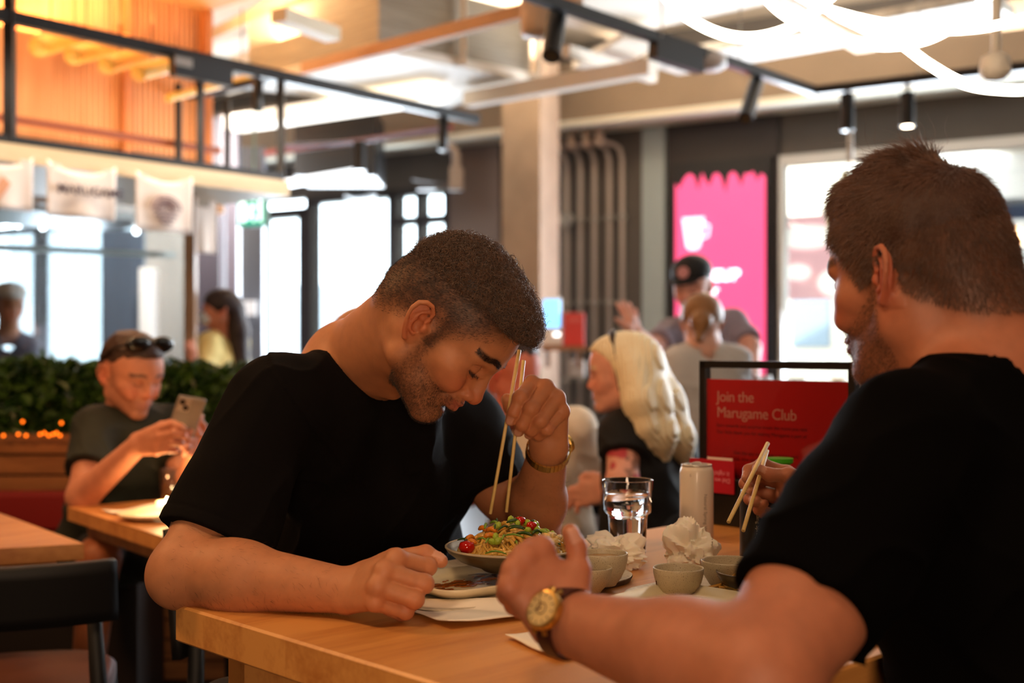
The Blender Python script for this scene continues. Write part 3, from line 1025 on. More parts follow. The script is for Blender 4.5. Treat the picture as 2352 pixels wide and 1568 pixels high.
    # sleeves
    def sleeve(Sh, E, hem, r0, r1, hn):
        s_ = Field()
        ax = (hem - Sh) / np.linalg.norm(hem - Sh)
        s_.cap(Sh, hem + ax * .06, r0, r1 + .004, k=0)
        hn = hn / np.linalg.norm(hn)
        s_.disp(lambda X, Y, Z, d: d + .0016 * np.exp(-((((X - hem[0]) * hn[0] + (Y - hem[1]) * hn[1] + (Z - hem[2]) * hn[2]) + .020) / .002) ** 2))
        s_.keep(hem, hn, .003)
        s_.cap(hem + ax * (r1 - .022), hem + ax * .15, r1 - .008, r1 - .005, k=.003, kind='s')
        return s_
    hemR = P(496, 1238, 1.715); hemL = P(1122, 1106, 2.10)
    g.group(sleeve(SR, ER, hemR, .066, .080, (hemR - SR) + np.array([-.02, 0, -.03])), k=.03)
    g.group(sleeve(SL + np.array([0, 0, -.005]), EL, hemL, .064, .074, (hemL - SL) + np.array([.03, 0, -.10])), k=.025)
    # folds
    def folds(X, Y, Z, d):
        w1 = vnoise(X * 9 + 3, Y * 9, Z * 5)
        w2 = vnoise(X * 22 + Z * 14, Y * 22, Z * 10 + X * 9)
        w3 = np.abs(vnoise(X * 14 + 11 - Z * 10, Y * 14, Z * 8))
        return d + .0065 * w1 + .0032 * w2 - .0055 * (1 - w3) ** 5
    g.disp(folds)
    # shoulder seam of the near sleeve
    sn = np.array([-.62, -.05, -.40]); sn = sn / np.linalg.norm(sn); sp = SR + np.array([.03, .0, .02])
    def seam(X, Y, Z, d):
        t = (X - sp[0]) * sn[0] + (Y - sp[1]) * sn[1] + (Z - sp[2]) * sn[2]
        return d + .0022 * np.exp(-(t / .0025) ** 2) - .0018 * np.exp(-((t + .006) / .004) ** 2)
    g.disp(seam, SR - .13, SR + .13)
    NC = P(900, 800, 1.84)
    collar_op(g, P(790, 885, 1.965), P(905, 775, 1.84), .082, .068, width=.014)
    sv, sq = mesh_field(g, .0030)
    sv = smooth_verts(sv, sq, 1, .4)
    shirt = np_mesh('t_shirt', sv, sq, mat('black_cotton', '0b0808', .9, bump=.35, bscale=1400, spec=.12, noise=.15, nscale=20), root)
    # ---- dark jeans
    j = Field()
    Fd = np.array([.70, -.714, 0])
    KR = np.array([-.435, 1.86, .60]); KL = PE + side * .09 + Fd * .42 + np.array([0, 0, 0.02])
    j.cap(PE - side * .06, PE + side * .06, .115, .115, k=.05)
    j.cap(PE - side * .08 + np.array([0, 0, -.03]), KR, .088, .066, k=.04)
    j.cap(PE + side * .08 + np.array([0, 0, -.03]), KL, .088, .066, k=.04)
    AR = KR + np.array([-.02, .05, -.50]); AL = KL + np.array([0, .05, -.53]); AL[2] = AR[2] = .10
    j.cap(KR, AR, .064, .048, k=.03); j.cap(KL, AL, .064, .048, k=.03)
    j.disp(lambda X, Y, Z, d: d + .004 * vnoise(X * 16, Y * 16, Z * 16))
    jv, jq = mesh_field(j, .007)
    np_mesh('jeans', jv, jq, mat('dark_denim', '14161c', .8, bump=.3, bscale=700), root)
    for A_ in (AR, AL):
        sh = Field(); sh.cap(A_ + np.array([-.0, .02, -.045]), A_ + Fd * .16 + np.array([0, 0, -.062]), .042, .034, k=.01)
        sh.disp(lambda X, Y, Z, d: -_smin(-d, -(.004 - Z), .003))
        a, b = mesh_field(sh, .006)
        np_mesh('shoe', a, b, mat('shoe_black', '101010', .5), root)
    return root, dict(WR=WR, ER=ER, WL=WL, EL=EL, JL=JL, JR=JR, M=M)
# ------------------------------------------------------------------ the man on the right, seen from behind his left shoulder
def build_right_man():
    root = empty('person', (.66, 1.30, .5), 'large brown-haired man in black seen from behind, gold watch on his wrist', 'person')
    skin = lin('ab6a4c')
    pit = math.radians(11); yaw = math.radians(54)
    fh = np.array([-math.cos(yaw), math.sin(yaw), 0])
    fw = fh * math.cos(pit) + np.array([0, 0, -math.sin(pit)])
    up = fh * math.sin(pit) + np.array([0, 0, math.cos(pit)])
    lf = np.cross(up, fw)
    O = P(2118, 650, 1.42)
    sc = 1.06
    M = np.eye(4); M[:3, 0] = fw * sc; M[:3, 1] = lf * sc; M[:3, 2] = up * sc; M[:3, 3] = O
    def H(x, y, z): return O + (fw * x + lf * y + up * z) * sc
    SL = P(2082, 1022, 1.225); SR = SL + .40 * np.array([.71, .70, 0]); N = np.array([.545, 1.375, 1.155])
    EL = P(1738, 1556, 1.045); WL = P(1283, 1424, 1.215)
    WR = P(1868, 1150, 1.83); ER = np.array([.68, 1.68, .88])
    f = Field()
    head_ops(f, M, lids=True, jaw=1.08)
    f.cap(H(-.045, 0, .0), N + np.array([0, 0, .0]), .060, .070, k=.03)
    f.cap(H(.0, 0, -.035), N + np.array([-.03, .02, -.03]), .060, .066, k=.03)
    f.cap(H(-.02, .054, -.03), N + np.array([-.06, -.02, -.02]), .018, .018, k=.025)
    f.cap(SL, N, .05, .055, k=.03); f.cap(SR, N, .05, .055, k=.03)
    f.ell(H(.045, 0, -.085), (.04, .045, .03), k=.03)
    f.chain([SL, P(1850, 1395, 1.105), EL], [.052, .053, .052], k=.02)
    f.cap(EL, EL + (WL - EL) * .35, .0515, .0500, k=.02)
    f.cap(EL + (WL - EL) * .3, WL, .0500, .0290, k=.02)
    f.cap(SR, ER, .060, .050, k=.02); f.cap(ER, WR, .046, .030, k=.02)
    # left hand: loosely closed with the thumb standing up
    J = {}
    J['index'] = [P(1243, 1262, 1.232), P(1222, 1262, 1.278), P(1225, 1300, 1.290), P(1238, 1330, 1.285)]
    J['middle'] = [P(1207, 1280, 1.222), P(1190, 1292, 1.270), P(1196, 1330, 1.286), P(1212, 1355, 1.280)]
    J['ring'] = [P(1183, 1312, 1.213), P(1172, 1330, 1.256), P(1182, 1365, 1.272), P(1198, 1385, 1.266)]
    J['pinky'] = [P(1170, 1350, 1.205), P(1165, 1366, 1.240), P(1178, 1392, 1.256), P(1192, 1405, 1.250)]
    J['thumb'] = [P(1312, 1372, 1.222), P(1328, 1308, 1.232), P(1324, 1256, 1.240), P(1310, 1222, 1.240)]
    J['thumb_nail'] = (.35, -.9, .1)
    nl = hand_ops(f, WL, J, 1.0, thick=1.06); JL = J
    # right hand: palm towards the viewer, pinching the chopsticks
    J = {}
    J['index'] = [P(1806, 1088, 1.855), P(1752, 1068, 1.865), P(1720, 1080, 1.850), P(1716, 1098, 1.835)]
    J['middle'] = [P(1800, 1108, 1.865), P(1745, 1095, 1.880), P(1712, 1110, 1.862), P(1728, 1126, 1.842)]
    J['ring'] = [P(1800, 1146, 1.860), P(1748, 1132, 1.880), P(1722, 1146, 1.862), P(1738, 1150, 1.838)]
    J['pinky'] = [P(1794, 1184, 1.850), P(1758, 1178, 1.868), P(1742, 1170, 1.850), P(1756, 1156, 1.834)]
    J['thumb'] = [P(1848, 1120, 1.815), P(1812, 1092, 1.808), P(1768, 1090, 1.812), P(1740, 1077, 1.814)]
    J['thumb_nail'] = (.25, -.85, .4)
    nr = hand_ops(f, WR, J, .96); JR = J
    v, q = mesh_field(f, .0017)
    v = smooth_verts(v, q, 1, .35)
    def scalp(x, y, z):
        line = np.interp(x, [-.10, -.08, -.05, -.02, .0, .012, .03, .045, .06, .09], [-.055, -.050, -.035, -.012, .028, .006, .000, .030, .052, .072])
        return 1 / (1 + np.exp(-(z - line) / .006))
    C = head_paint(v, M, skin, beard=[-.005, -.008, -.022, -.036, -.038, -.034], beard_c=lin('5a3524'), lips=lin('b0604e'),
                   brow=lin('4a2c1a'), scalp=scalp, scalp_c=lin('4a2a18'), bd=.55, red=1.2)
    C = hand_paint(C, v, JL, nl, skin); C = hand_paint(C, v, JR, nr, skin)
    np_mesh('body', v, q, mat_skin('skin_fair'), root, C)
    vn = vert_normals(v, q)
    Mi = np.linalg.inv(M); L = v @ Mi[:3, :3].T + Mi[:3, 3]; x, y, z = L.T; ay = np.abs(y)
    rg = np.random.default_rng(4)
    # hair volume under the strands
    h = Field(M)
    h.ell((-.004, 0, .052), (.1055, .0825, .0845), k=0)
    h.ell((.035, 0, .098), (.060, .055, .042), k=.02)
    h.ell((.000, .005, .132), (.042, .032, .018), k=.02)
    def hd(X, Y, Z, d):
        lx = Mi[0, 0] * X + Mi[0, 1] * Y + Mi[0, 2] * Z + Mi[0, 3]
        lz = Mi[2, 0] * X + Mi[2, 1] * Y + Mi[2, 2] * Z + Mi[2, 3]
        c = np.interp(lx, [-.10, -.08, -.05, -.02, .0, .02, .045, .06, .09, .12], [-.050, -.042, -.024, .006, .036, .030, .046, .056, .078, .086])
        t = np.clip((lz + .045) / .115, 0, 1); t = t * t * (3 - 2 * t)
        return -_smin(-(d + .0022 * vnoise(X * 60, Y * 60, Z * 25) + .007 * (1 - t)), (lz - c), .01)
    h.disp(hd)
    hv, hq = mesh_field(h, .0028)
    hair = np_mesh('hair', hv, hq, mat('brown_hair_base', '3a2012', .6, bump=.6, bscale=300), root)
    hn = vert_normals(hv, hq)
    HL = hv @ Mi[:3, :3].T + Mi[:3, 3]
    def flow(n, l):
        """combing direction in world: forward and down the sides, swirling from the crown"""
        t = np.zeros_like(n)
        dx = l[:, 0] + .055; dy = l[:, 1] - .005
        t += (fw * np.clip(dx * 14 + .25, -.5, 1.2)[:, None]) + lf * np.clip(dy * 9, -1, 1)[:, None] - up * np.clip((.12 - l[:, 2]) * 12, 0, 1.4)[:, None]
        t -= n * (t * n).sum(1)[:, None]
        return t / np.maximum(np.linalg.norm(t, axis=1), 1e-6)[:, None]
    idx = rg.choice(len(hv), 24000)
    topw = np.clip((HL[idx, 2] - .08) / .05, 0, 1)
    clump = vnoise(HL[idx, 0] * 55, HL[idx, 1] * 55, HL[idx, 2] * 55)
    d_ = hn[idx] * (.22 + .25 * topw)[:, None] + flow(hn[idx], HL[idx]) + lf * (clump * .35)[:, None]
    strands('hair_strands', hv[idx] - hn[idx] * .002, d_, .010 + .020 * topw, .00033, mat('brown_hair_strand', '633d25', .42, noise=.4, nscale=40, sheen=.2), hair,
            segs=3, bend=-up * .12, jitter=.14, seed=5)
    hl = scalp(x, ay, z) * ~on_ear(x, ay, z) * (np.abs(x) < .13) * (ay < .1) * (z < .1) * (z > -.07)
    cand = np.argwhere(hl > .5).ravel(); idx = rg.choice(cand, 24000)
    strands('nape_hair', v[idx], vn[idx] * .3 + flow(vn[idx], L[idx]) * .9, .0070 + .006 * np.clip((z[idx] + .02) / .06, 0, 1), .00030, mat('brown_hair_strand', '633d25', .42), hair, segs=2, jitter=.25, seed=6)
    line = np.interp(x, [0, .02, .04, .06, .08, .12], [.0, -.008, -.022, -.036, -.038, -.034])
    cand = np.argwhere((z < line) & (x > .008) & (z > -.102) & (ay < .08) & (x < .13)).ravel()
    idx = rg.choice(cand, 3800)
    strands('beard', v[idx], vn[idx] * .6 - up * .7, .0045, .00018, mat('ginger_beard', '5f3a22', .5), root, segs=2, jitter=.35, seed=7)
    for t_ in range(1):
        c0 = H(.0, .0, .15)
        n_ = 26
        rt = c0 + rg.normal(0, .025, (n_, 3)) * np.array([1, 1, .25])
        strands('flyaway_hair', rt, np.tile(up * .8 + lf * .5 + fw * .4, (n_, 1)), .045, .00018, mat('brown_hair_strand', '633d25', .42), hair, segs=8, curl=.003, turns=.8, jitter=.5, seed=30)
    # ---- t-shirt
    g = Field()
    side = np.array([.71, .70, 0]); Fd = np.array([-.71, .70, 0])
    mid = (SL + SR) / 2
    CH = mid + np.array([.015, -.03, -.14]); BE = CH + np.array([.035, -.055, -.17]); PE = BE + np.array([.02, -.02, -.20])
    g.cap(SL + side * .02, SR, .070, .074, k=.03)
    g.cap(SL + side * .05 + np.array([0, 0, .005]), N + np.array([0.01, -.01, -.015]), .056, .062, k=.04)
    g.cap(SR, N + np.array([0.01, -.01, -.015]), .062, .062, k=.05)
    g.cap(CH - side * .085, CH + side * .10, .132, .13, k=.06)
    g.cap(BE - side * .060, BE + side * .10, .150, .15, k=.06)
    g.cap(PE - side * .055, PE + side * .10, .150, .15, k=.06)
    hem = P(1850, 1400, 1.108)
    def sleeve(Sh, hem, r0, r1, hn):
        s_ = Field(); ax = (hem - Sh) / np.linalg.norm(hem - Sh)
        s_.cap(Sh, hem + ax * .06, r0, r1 + .003, k=0)
        hn = hn / np.linalg.norm(hn)
        s_.keep(hem, hn, .003)
        s_.cap(hem + ax * (r1 - .022), hem + ax * .15, r1 - .008, r1 - .005, k=.003, kind='s')
        return s_
    g.group(sleeve(SL, hem, .068, .0645, (hem - SL)), k=.03)
    hemR = SR + (ER - SR) * .75
    g.group(sleeve(SR, hemR, .07, .072, (hemR - SR)), k=.03)
    def folds(X, Y, Z, d):
        w1 = vnoise(X * 8 + 3, Y * 8, Z * 6); w2 = np.abs(vnoise(X * 10 + 11 + Z * 16, Y * 10, Z * 14 - X * 8))
        return d + .006 * w1 - .007 * (1 - w2) ** 5
    g.disp(folds)
    collar_op(g, N + np.array([.03, -.03, -.05]), H(-.035, 0, -.02), .094, .082, width=.016)
    sv, sq = mesh_field(g, .0036); sv = smooth_verts(sv, sq, 1, .4)
    np_mesh('t_shirt', sv, sq, mat('black_cotton_soft', '050404', .97, bump=.25, bscale=1200, spec=.05), root)
    j = Field()
    j.cap(PE - side * .05, PE + side * .06, .14, .14, k=.05)
    KL = PE - side * .03 + Fd * .30 + np.array([0, 0, -.02]); KR = PE + side * .12 + Fd * .32
    j.cap(PE - side * .05, KL, .09, .07, k=.04); j.cap(PE + side * .08, KR, .09, .07, k=.04)
    AL = KL + np.array([.02, -.02, 0]); AL[2] = .1; AR = KR + np.array([.02, -.02, 0]); AR[2] = .1
    j.cap(KL, AL, .068, .05, k=.03); j.cap(KR, AR, .068, .05, k=.03)
    a, b = mesh_field(j, .008)
    np_mesh('trousers', a, b, mat('black_trousers', '0c0c0e', .8), root)
    return root, dict(WL=WL, EL=EL, WR=WR, JR=JR, JL=JL, M=M)
# ------------------------------------------------------------------ the room shell
def struct(mb, name, m, **k):
    return tag(mb.build(name, m, **k), kind='structure')
def V3(p, z): return Vector((p[0], p[1], z))
GREY = mat('facade_grey', '57504a', .6, noise=.06, nscale=3)
GREYL = mat('panel_grey', '66615d', .5, noise=.05, nscale=3)
FRAME = mat('window_frame_dark', '2c2829', .4)
CONC = mat('concrete_warm', 'a58d78', .85, noise=.14, nscale=5, bump=.4, bscale=40)
CONCB = mat('beam_beige', '887664', .85, noise=.10, nscale=2, bump=.3, bscale=30)
CREAM = mat('cream_paint', 'e8e2cf', .6)
WHITE = mat('white_paint', 'e9e4da', .6, noise=.05, nscale=4)
CEIL = mat('ceiling_plaster', 'd9cbb8', .8, noise=.12, nscale=1.5)
GLASSW = pane_mat('window_glass', (.93, .96, .96), .05)
BLACKM = mat('black_metal', '131315', .42)
GREYM = mat('galvanised_steel', 'a9a49b', .38, metal=.75, noise=.12, nscale=20)

mb = MB(); mb.box((-9, -4, -.1), (9, 16, 0)); struct(mb, 'floor', mat('floor_tile_dark', '2a221d', .45, noise=.25, nscale=3))
mb = MB(); mb.box((-9, -4, 3.75), (9, 16, 3.85)); struct(mb, 'ceiling', CEIL)
mb = MB(); mb.box((-9, -4.1, 0), (9, -4, 3.8)); struct(mb, 'wall_front', mat('rear_wall_paint', '5b4234', .8))
mb = MB(); mb.box((6.2, -4, 0), (6.3, 6.75, 3.8)); struct(mb, 'wall_right', mat('side_wall_paint', '6b5242', .8))
mb = MB(); mb.box((-8.1, -4, 0), (-8.0, 15.7, 3.8)); struct(mb, 'wall_left', mat('side_wall_paint', '6b5242', .8))

def fbox(mb, s0, s1, z0, z1, o0, o1):
    """box on the facade: along the wall s0..s1, up z0..z1, out of the wall o0..o1 (inwards positive)"""
    M = Matrix(((FE[0], FN[0], 0, FP[0]), (FE[1], FN[1], 0, FP[1]), (0, 0, 1, 0), (0, 0, 0, 1)))
    return mb.box((s0, o0, z0), (s1, o1, z1), M)
# street wall: band over the windows and solid bays between them
mb = MB()
fbox(mb, -5.2, 12.2, 2.66, 3.8, -.15, 0)
fbox(mb, .90, 3.06, 0, 2.66, -.15, 0)
fbox(mb, -5.2, 0.0, 0, .86, -.15, 0)
fbox(mb, 5.45, 6.45, 0, 2.66, -.15, 0)
fbox(mb, 10.2, 12.2, 0, 2.66, -.15, 0)
struct(mb, 'wall_back', GREY)
mb = MB(); fbox(mb, -5.2, 12.2, 3.03, 3.50, 0, .42); struct(mb, 'trim_1', CONCB)
mb = MB(); fbox(mb, -5.2, 12.2, 2.985, 3.03, 0, .42); struct(mb, 'trim_2', CREAM)
# window_1: the big shop window on the right
mb = MB()
fbox(mb, -4.2, 0.0, 2.58, 2.66, -.10, .02); fbox(mb, -4.2, 0.0, .86, .93, -.10, .04); fbox(mb, -.05, 0.03, .86, 2.66, -.10, .03); fbox(mb, -2.42, -2.36, .93, 2.58, -.10, .02)
w1 = struct(mb, 'window_1', mat('window_frame_white', 'd8d8d6', .4))
mb = MB(); fbox(mb, -4.2, -.05, .93, 2.58, -.05, -.04); mb.build('pane', GLASSW, w1)
# window_2: glazed doors in the middle
def glazed(name, s0, s1, z0, z1, mull, trans=None, th=.07):
    mb = MB()
    fbox(mb, s0, s0 + th, z0, z1, -.12, .03); fbox(mb, s1 - th, s1, z0, z1, -.12, .03)
    fbox(mb, s0, s1, z1 - th, z1, -.12, .03); fbox(mb, s0, s1, z0, z0 + .10, -.12, .03)
    for m_, w_ in mull: fbox(mb, m_ - w_ / 2, m_ + w_ / 2, z0, z1, -.12, .03)
    if trans: fbox(mb, s0, trans[1], trans[0] - .035, trans[0] + .035, -.12, .03)
    w = struct(mb, name, FRAME)
    m2 = MB(); fbox(m2, s0 + th, s1 - th, z0 + .1, z1 - th, -.05, -.04); m2.build('pane', GLASSW, w)
    return w
glazed('window_2', 3.06, 4.78, 0, 2.66, [(3.42, .05), (3.72, .09)], (2.36, 3.72))
glazed('window_3', 4.78, 5.45, 0, 2.56, [], None, .09)
glazed('window_4', 6.45, 10.2, 0, 2.60, [(7.6, .08), (8.9, .08)], None)
# grey linings: the panel right of the door, and the light grey reveal right of the conduits
mb = MB(); fbox(mb, 2.52, 3.05, 0, 2.98, 0, .05); struct(mb, 'trim_3', mat('door_panel_brown_grey', '655650', .55))
mb = MB(); fbox(mb, .93, 1.13, 0, 2.98, 0, .06); struct(mb, 'trim_4', mat('pale_blue_grey', '9aa5a6', .35))
mb = MB(); fbox(mb, -.02, .92, 0, 2.98, 0, .03); struct(mb, 'trim_5', mat('screen_surround', '2b2423', .45))
# concrete pillar
pA = P(1196, 800, 8.4); pc = Vector((0.06, 9.0, 0))
mb = MB()
a = np.array([P(1153, 800, 9.15)[0], 9.15]); b = np.array([P(1240, 800, 8.95)[0], 8.95]); c = np.array([P(1284, 800, 9.45)[0], 9.45]); d_ = a + (c - b)
mb.poly([V3(a, 0), V3(b, 0), V3(c, 0), V3(d_, 0)], (0, 0, 1), 3.75)
struct(mb, 'pillar', CONC)
# seams above the counter at the back-left
# ---- world outside
PALE = mat('street_stone', 'd6cbb8', .9, noise=.06, nscale=.6)
def obox(mb, s0, s1, z0, z1, o0, o1): return fbox(mb, s0, s1, z0, z1, o0, o1)
mb = MB(); obox(mb, -30, 40, -.12, -.02, -40, -.15); struct(mb, 'pavement', mat('street_paving', 'a8a39b', .9, noise=.1, nscale=1))
def house(s0, s1, o, h, m, wins, label):
    r = empty('building', fac((s0 + s1) / 2, 0, o), label, 'building')
    mb = MB(); obox(mb, s0, s1, 0, h, o - 3, o); mb.build('wall', m, r)
    for (a0, a1, b0, b1) in wins:
        mb = MB(); obox(mb, a0, a1, b0, b1, o - .02, o + .03); mb.build('window', mat('far_window', '7d8a94', .2), r)
    return r
house(1.6, 7.6, -9, 9, PALE, [(3.9, 4.5, 1.2, 2.5), (5.2, 5.8, 1.2, 2.5), (6.6, 7.1, 1.2, 2.5), (2.4, 3.0, 1.2, 2.5), (3.9, 4.5, 3.4, 4.8), (5.2, 5.8, 3.4, 4.8)],
      'sunlit pale stone building seen through the glazed doors')
house(-7.5, 1.5, -8, 9, mat('street_white', 'ddd9d2', .9), [(-1.6, -.6, .9, 2.3), (-3.9, -2.8, .9, 2.3), (-.3, .8, .9, 2.3)], 'sunlit white building across the street behind the big shop window')
house(8, 22, -9, 9, mat('street_bluegrey', 'ccd6dc', .8), [(9.5, 10.6, .8, 2.4), (12, 13, .8, 2.4), (14.5, 15.5, .8, 2.4)], 'blue-grey building across the street behind the kitchen')
# street awning and shop sign seen through the right window
r = empty('awning', fac(-2.0, 2.3, -2.0), 'long blue-grey awning edge outside the big shop window', 'awning')
mb = MB(); obox(mb, -4.6, .3, 2.28, 2.40, -2.05, -2.0); mb.build('valance', mat('awning_blue', '4d5d7c', .7), r)
mb = MB(); obox(mb, -4.6, .3, 2.40, 2.46, -3.0, -2.0); mb.build('canopy', mat('awning_grey', '8f959b', .7), r)
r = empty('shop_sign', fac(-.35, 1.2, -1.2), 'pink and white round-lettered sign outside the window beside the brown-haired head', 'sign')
mb = MB(); obox(mb, -.35, .42, 1.60, 2.33, -1.25, -1.2); mb.build('board', mat('sign_pink', 'f0b4b6', .6, emit=.55, emit_color='f5c2c6'), r)  # emission added to lift the shaded board, not a lit sign
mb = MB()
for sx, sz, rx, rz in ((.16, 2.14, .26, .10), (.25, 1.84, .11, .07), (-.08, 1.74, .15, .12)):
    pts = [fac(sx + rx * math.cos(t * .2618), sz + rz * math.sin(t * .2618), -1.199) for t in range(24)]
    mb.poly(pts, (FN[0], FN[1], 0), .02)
mb.build('white_shape', mat('sign_white', 'f2ece6', .6, emit=.9), r)  # white shapes carry the same added glow as the board
ln = MB(); c = fac(-.42, 0, -.35)
ln.lathe([(.02, 1.90), (.08, 1.94), (.13, 2.06), (.15, 2.2), (.145, 2.34), (.10, 2.46), (.04, 2.50), (.03, 2.56)], (c.x, c.y, 0), 20)
tag(ln.build('window_reflection', mat('reflection_cream', 'e3c48d', .7), smooth=True), 'cream paper lantern hanging in the window beside the brown-haired head', 'lantern')  # solid shape standing in for a reflection in the glass, no lantern here

# ---- pink digital poster in the wall
r = empty('digital_poster', fac(.45, .5, .03), 'tall glowing pink poster screen with a white cup and white lettering', 'poster')
def seg(z0, s0, s1, z1): pass
mb = MB(); fbox(mb, .03, .87, .70, 2.66, .03, .07); mb.build('frame', BLACKM, r)
PINK = mat('screen_pink', 'e0527f', .4, emit=.75, emit_color='ff4f86')
top = []
rg = random.Random(5)
n_ = 24
zs = [2.50, 2.53, 2.47, 2.55, 2.53, 2.54, 2.44, 2.53, 2.56, 2.54, 2.40, 2.52, 2.56, 2.55, 2.46, 2.50, 2.57, 2.43, 2.54, 2.57, 2.56, 2.52, 2.46, 2.50]
zs = [z - .0 for z in zs]
pts = [fac(.075, .80, .071)] + [fac(.075 + .75 * i / (n_ - 1), zs[i], .071) for i in range(n_)] + [fac(.825, .80, .071)]
mb = MB(); mb.poly(pts, (FN[0], FN[1], 0), .004); mb.build('screen', PINK, r)
SW = mat('screen_white', 'f4ecf2', .4, emit=2.6, emit_color='f2eef6')
cupc = .67
pts = [fac(cupc + .095, 2.22, .076), fac(cupc - .095, 2.22, .076), fac(cupc - .060, 1.99, .076), fac(cupc - .03, 1.965, .076), fac(cupc + .03, 1.965, .076), fac(cupc + .060, 1.99, .076)]
mb = MB(); mb.poly(pts, (FN[0], FN[1], 0), .002)
mb.tube([fac(cupc - .085, 2.17, .077), fac(cupc - .135, 2.15, .077), fac(cupc - .125, 2.07, .077), fac(cupc - .07, 2.05, .077)], .010, 6)
mb.build('cup_picture', mat('screen_cup', 'cfe0ee', .4, emit=1.2, emit_color='cfe4f4'), r)
xd = -Vector((FE[0], FE[1], 0))
text_mesh('lettering', 'COMEUP', .115, fac(.80, 1.715, .077), xd, (0, 0, 1), SW, r, sx=1.12, bold=.03)
text_mesh('lettering', 'beer', .110, fac(.66, 1.60, .077), xd, (0, 0, 1), SW, r, bold=.02)

# ---- conduits on the grey wall beside the pillar
for i, px in enumerate((1310, 1341, 1373, 1407, 1437)):
    r_ = px / F - 1176 / F
    s_ = (FP[0] - FP[1] * r_) / (-(FE[0]) + FE[1] * r_)
    p = fac(s_, 0, .06)
    hz = 2.86
    mb = MB()
    q = [p + Vector((0, 0, .1)), p + Vector((0, 0, hz - .12)), fac(s_ + .02, hz - .03, .07), fac(s_ + .06, hz, .10), fac(s_ + .12, hz + .02, .24)]
    mb.tube(q, .019, 10)
    labs = ['leftmost of five vertical steel conduits beside the concrete pillar, with a round junction box', 'second of five vertical steel conduits, counting from the concrete pillar',
            'middle one of five vertical steel conduits on the grey wall', 'fourth of five vertical steel conduits, counting from the concrete pillar', 'steel conduit farthest from the concrete pillar, last of five']
    r = empty('conduit', (p.x, p.y, .1), labs[i], 'pipe', 'steel conduits on the grey wall')
    mb.build('pipe', mat('conduit_paint', 'b5a69c', .45), r, smooth=True)
    for z in (.9, 1.55, 2.25):
        mb = MB(); mb.box((p.x - .034, p.y - .03, z), (p.x + .034, p.y + .03, z + .025)); mb.build('clip', mat('clip_steel', '8f8a84', .5), r)
    mb = MB(); e = fac(s_ + .12, hz + .02, .24); mb.tube([e + Vector((0, 0, .55)), e + Vector((0, 0, .04))], .028, 8); mb.tube([e + Vector((0, 0, .07)), e + Vector((0, 0, -.05))], .040, 12)
    mb.build('elbow_box', mat('elbow_steel', 'a9927f', .5), r, smooth=True)
    if i == 0:
        mb = MB(); j = fac(s_ - .045, 2.26, .12); mb.tube([j, j + Vector((FN[0] * .05, FN[1] * .05, 0))], .06, 16); mb.build('junction_box', mat('clip_steel', '8f8a84', .5), r)
# ---- white hand-sanitiser kiosk with blue screen and red box on a small wooden shelf
c = P(1293, 800, 8.3)
mb = MB(); mb.box((c[0] - .16, 8.14, 1.165), (c[0] + .155, 8.50, 1.195)); mb.box((c[0] - .12, 8.3, 1.05), (c[0] - .09, 8.5, 1.165)); mb.box((c[0] + .09, 8.3, 1.05), (c[0] + .12, 8.5, 1.165))
tag(mb.build('wooden_shelf', mat('shelf_wood', '9c6a45', .5)), 'small wooden shelf on the wall holding the white terminal and red box', 'shelf')
r = empty('payment_terminal', (c[0] - .08, 8.3, 1.195), 'white self-service terminal with a glowing blue screen beside a red box', 'terminal')
mb = MB(); mb.box((c[0] - .15, 8.25, 1.195), (c[0] - .005, 8.38, 1.32), bev=.01); mb.box((c[0] - .14, 8.30, 1.30), (c[0] - .01, 8.35, 1.53), bev=.01); mb.build('body', mat('device_white', 'd8d0c8', .4), r)
mb = MB(); mb.box((c[0] - .132, 8.29, 1.325), (c[0] - .018, 8.299, 1.51)); mb.build('screen', mat('screen_blue', '6fb6ee', .3, emit=1.6, emit_color='6ab4f2'), r)
mb = MB()
for k in range(2):
    mb.tube([(c[0] - .055 + k * .022, 8.249, 1.275), (c[0] - .055 + k * .022, 8.244, 1.275)], .010, 12)
mb.build('indicator_lights', mat('led_white', 'ffffff', .3, emit=3), r)
r = empty('collection_box', (c[0] + .07, 8.3, 1.195), 'bright red box on the wooden shelf beside the white terminal', 'box')
mb = MB(); mb.box((c[0] + .002, 8.25, 1.195), (c[0] + .145, 8.40, 1.42), bev=.004); mb.build('body', mat('box_red', 'cf3b33', .5), r)
mb = MB(); mb.box((c[0] + .03, 8.247, 1.36), (c[0] + .12, 8.2505, 1.385)); mb.build('label', mat('box_label', 'd9645a', .5), r)
c = P(1325, 847, 8.6)
mb = MB(); mb.box((c[0] - .055, 8.55, c[2] - .06), (c[0] + .055, 8.64, c[2] + .06), bev=.008); ob = mb.build('socket_box', mat('socket_white', 'c7b9b0', .5))
tag(ob, 'white square socket box below the wooden wall shelf', 'socket')
mb = MB(); mb.box((c[0] - .02, 8.56, c[2] + .06), (c[0] + .0, 8.575, 1.165)); mb.build('cable', mat('cable_dark', '2a2424', .5), ob)

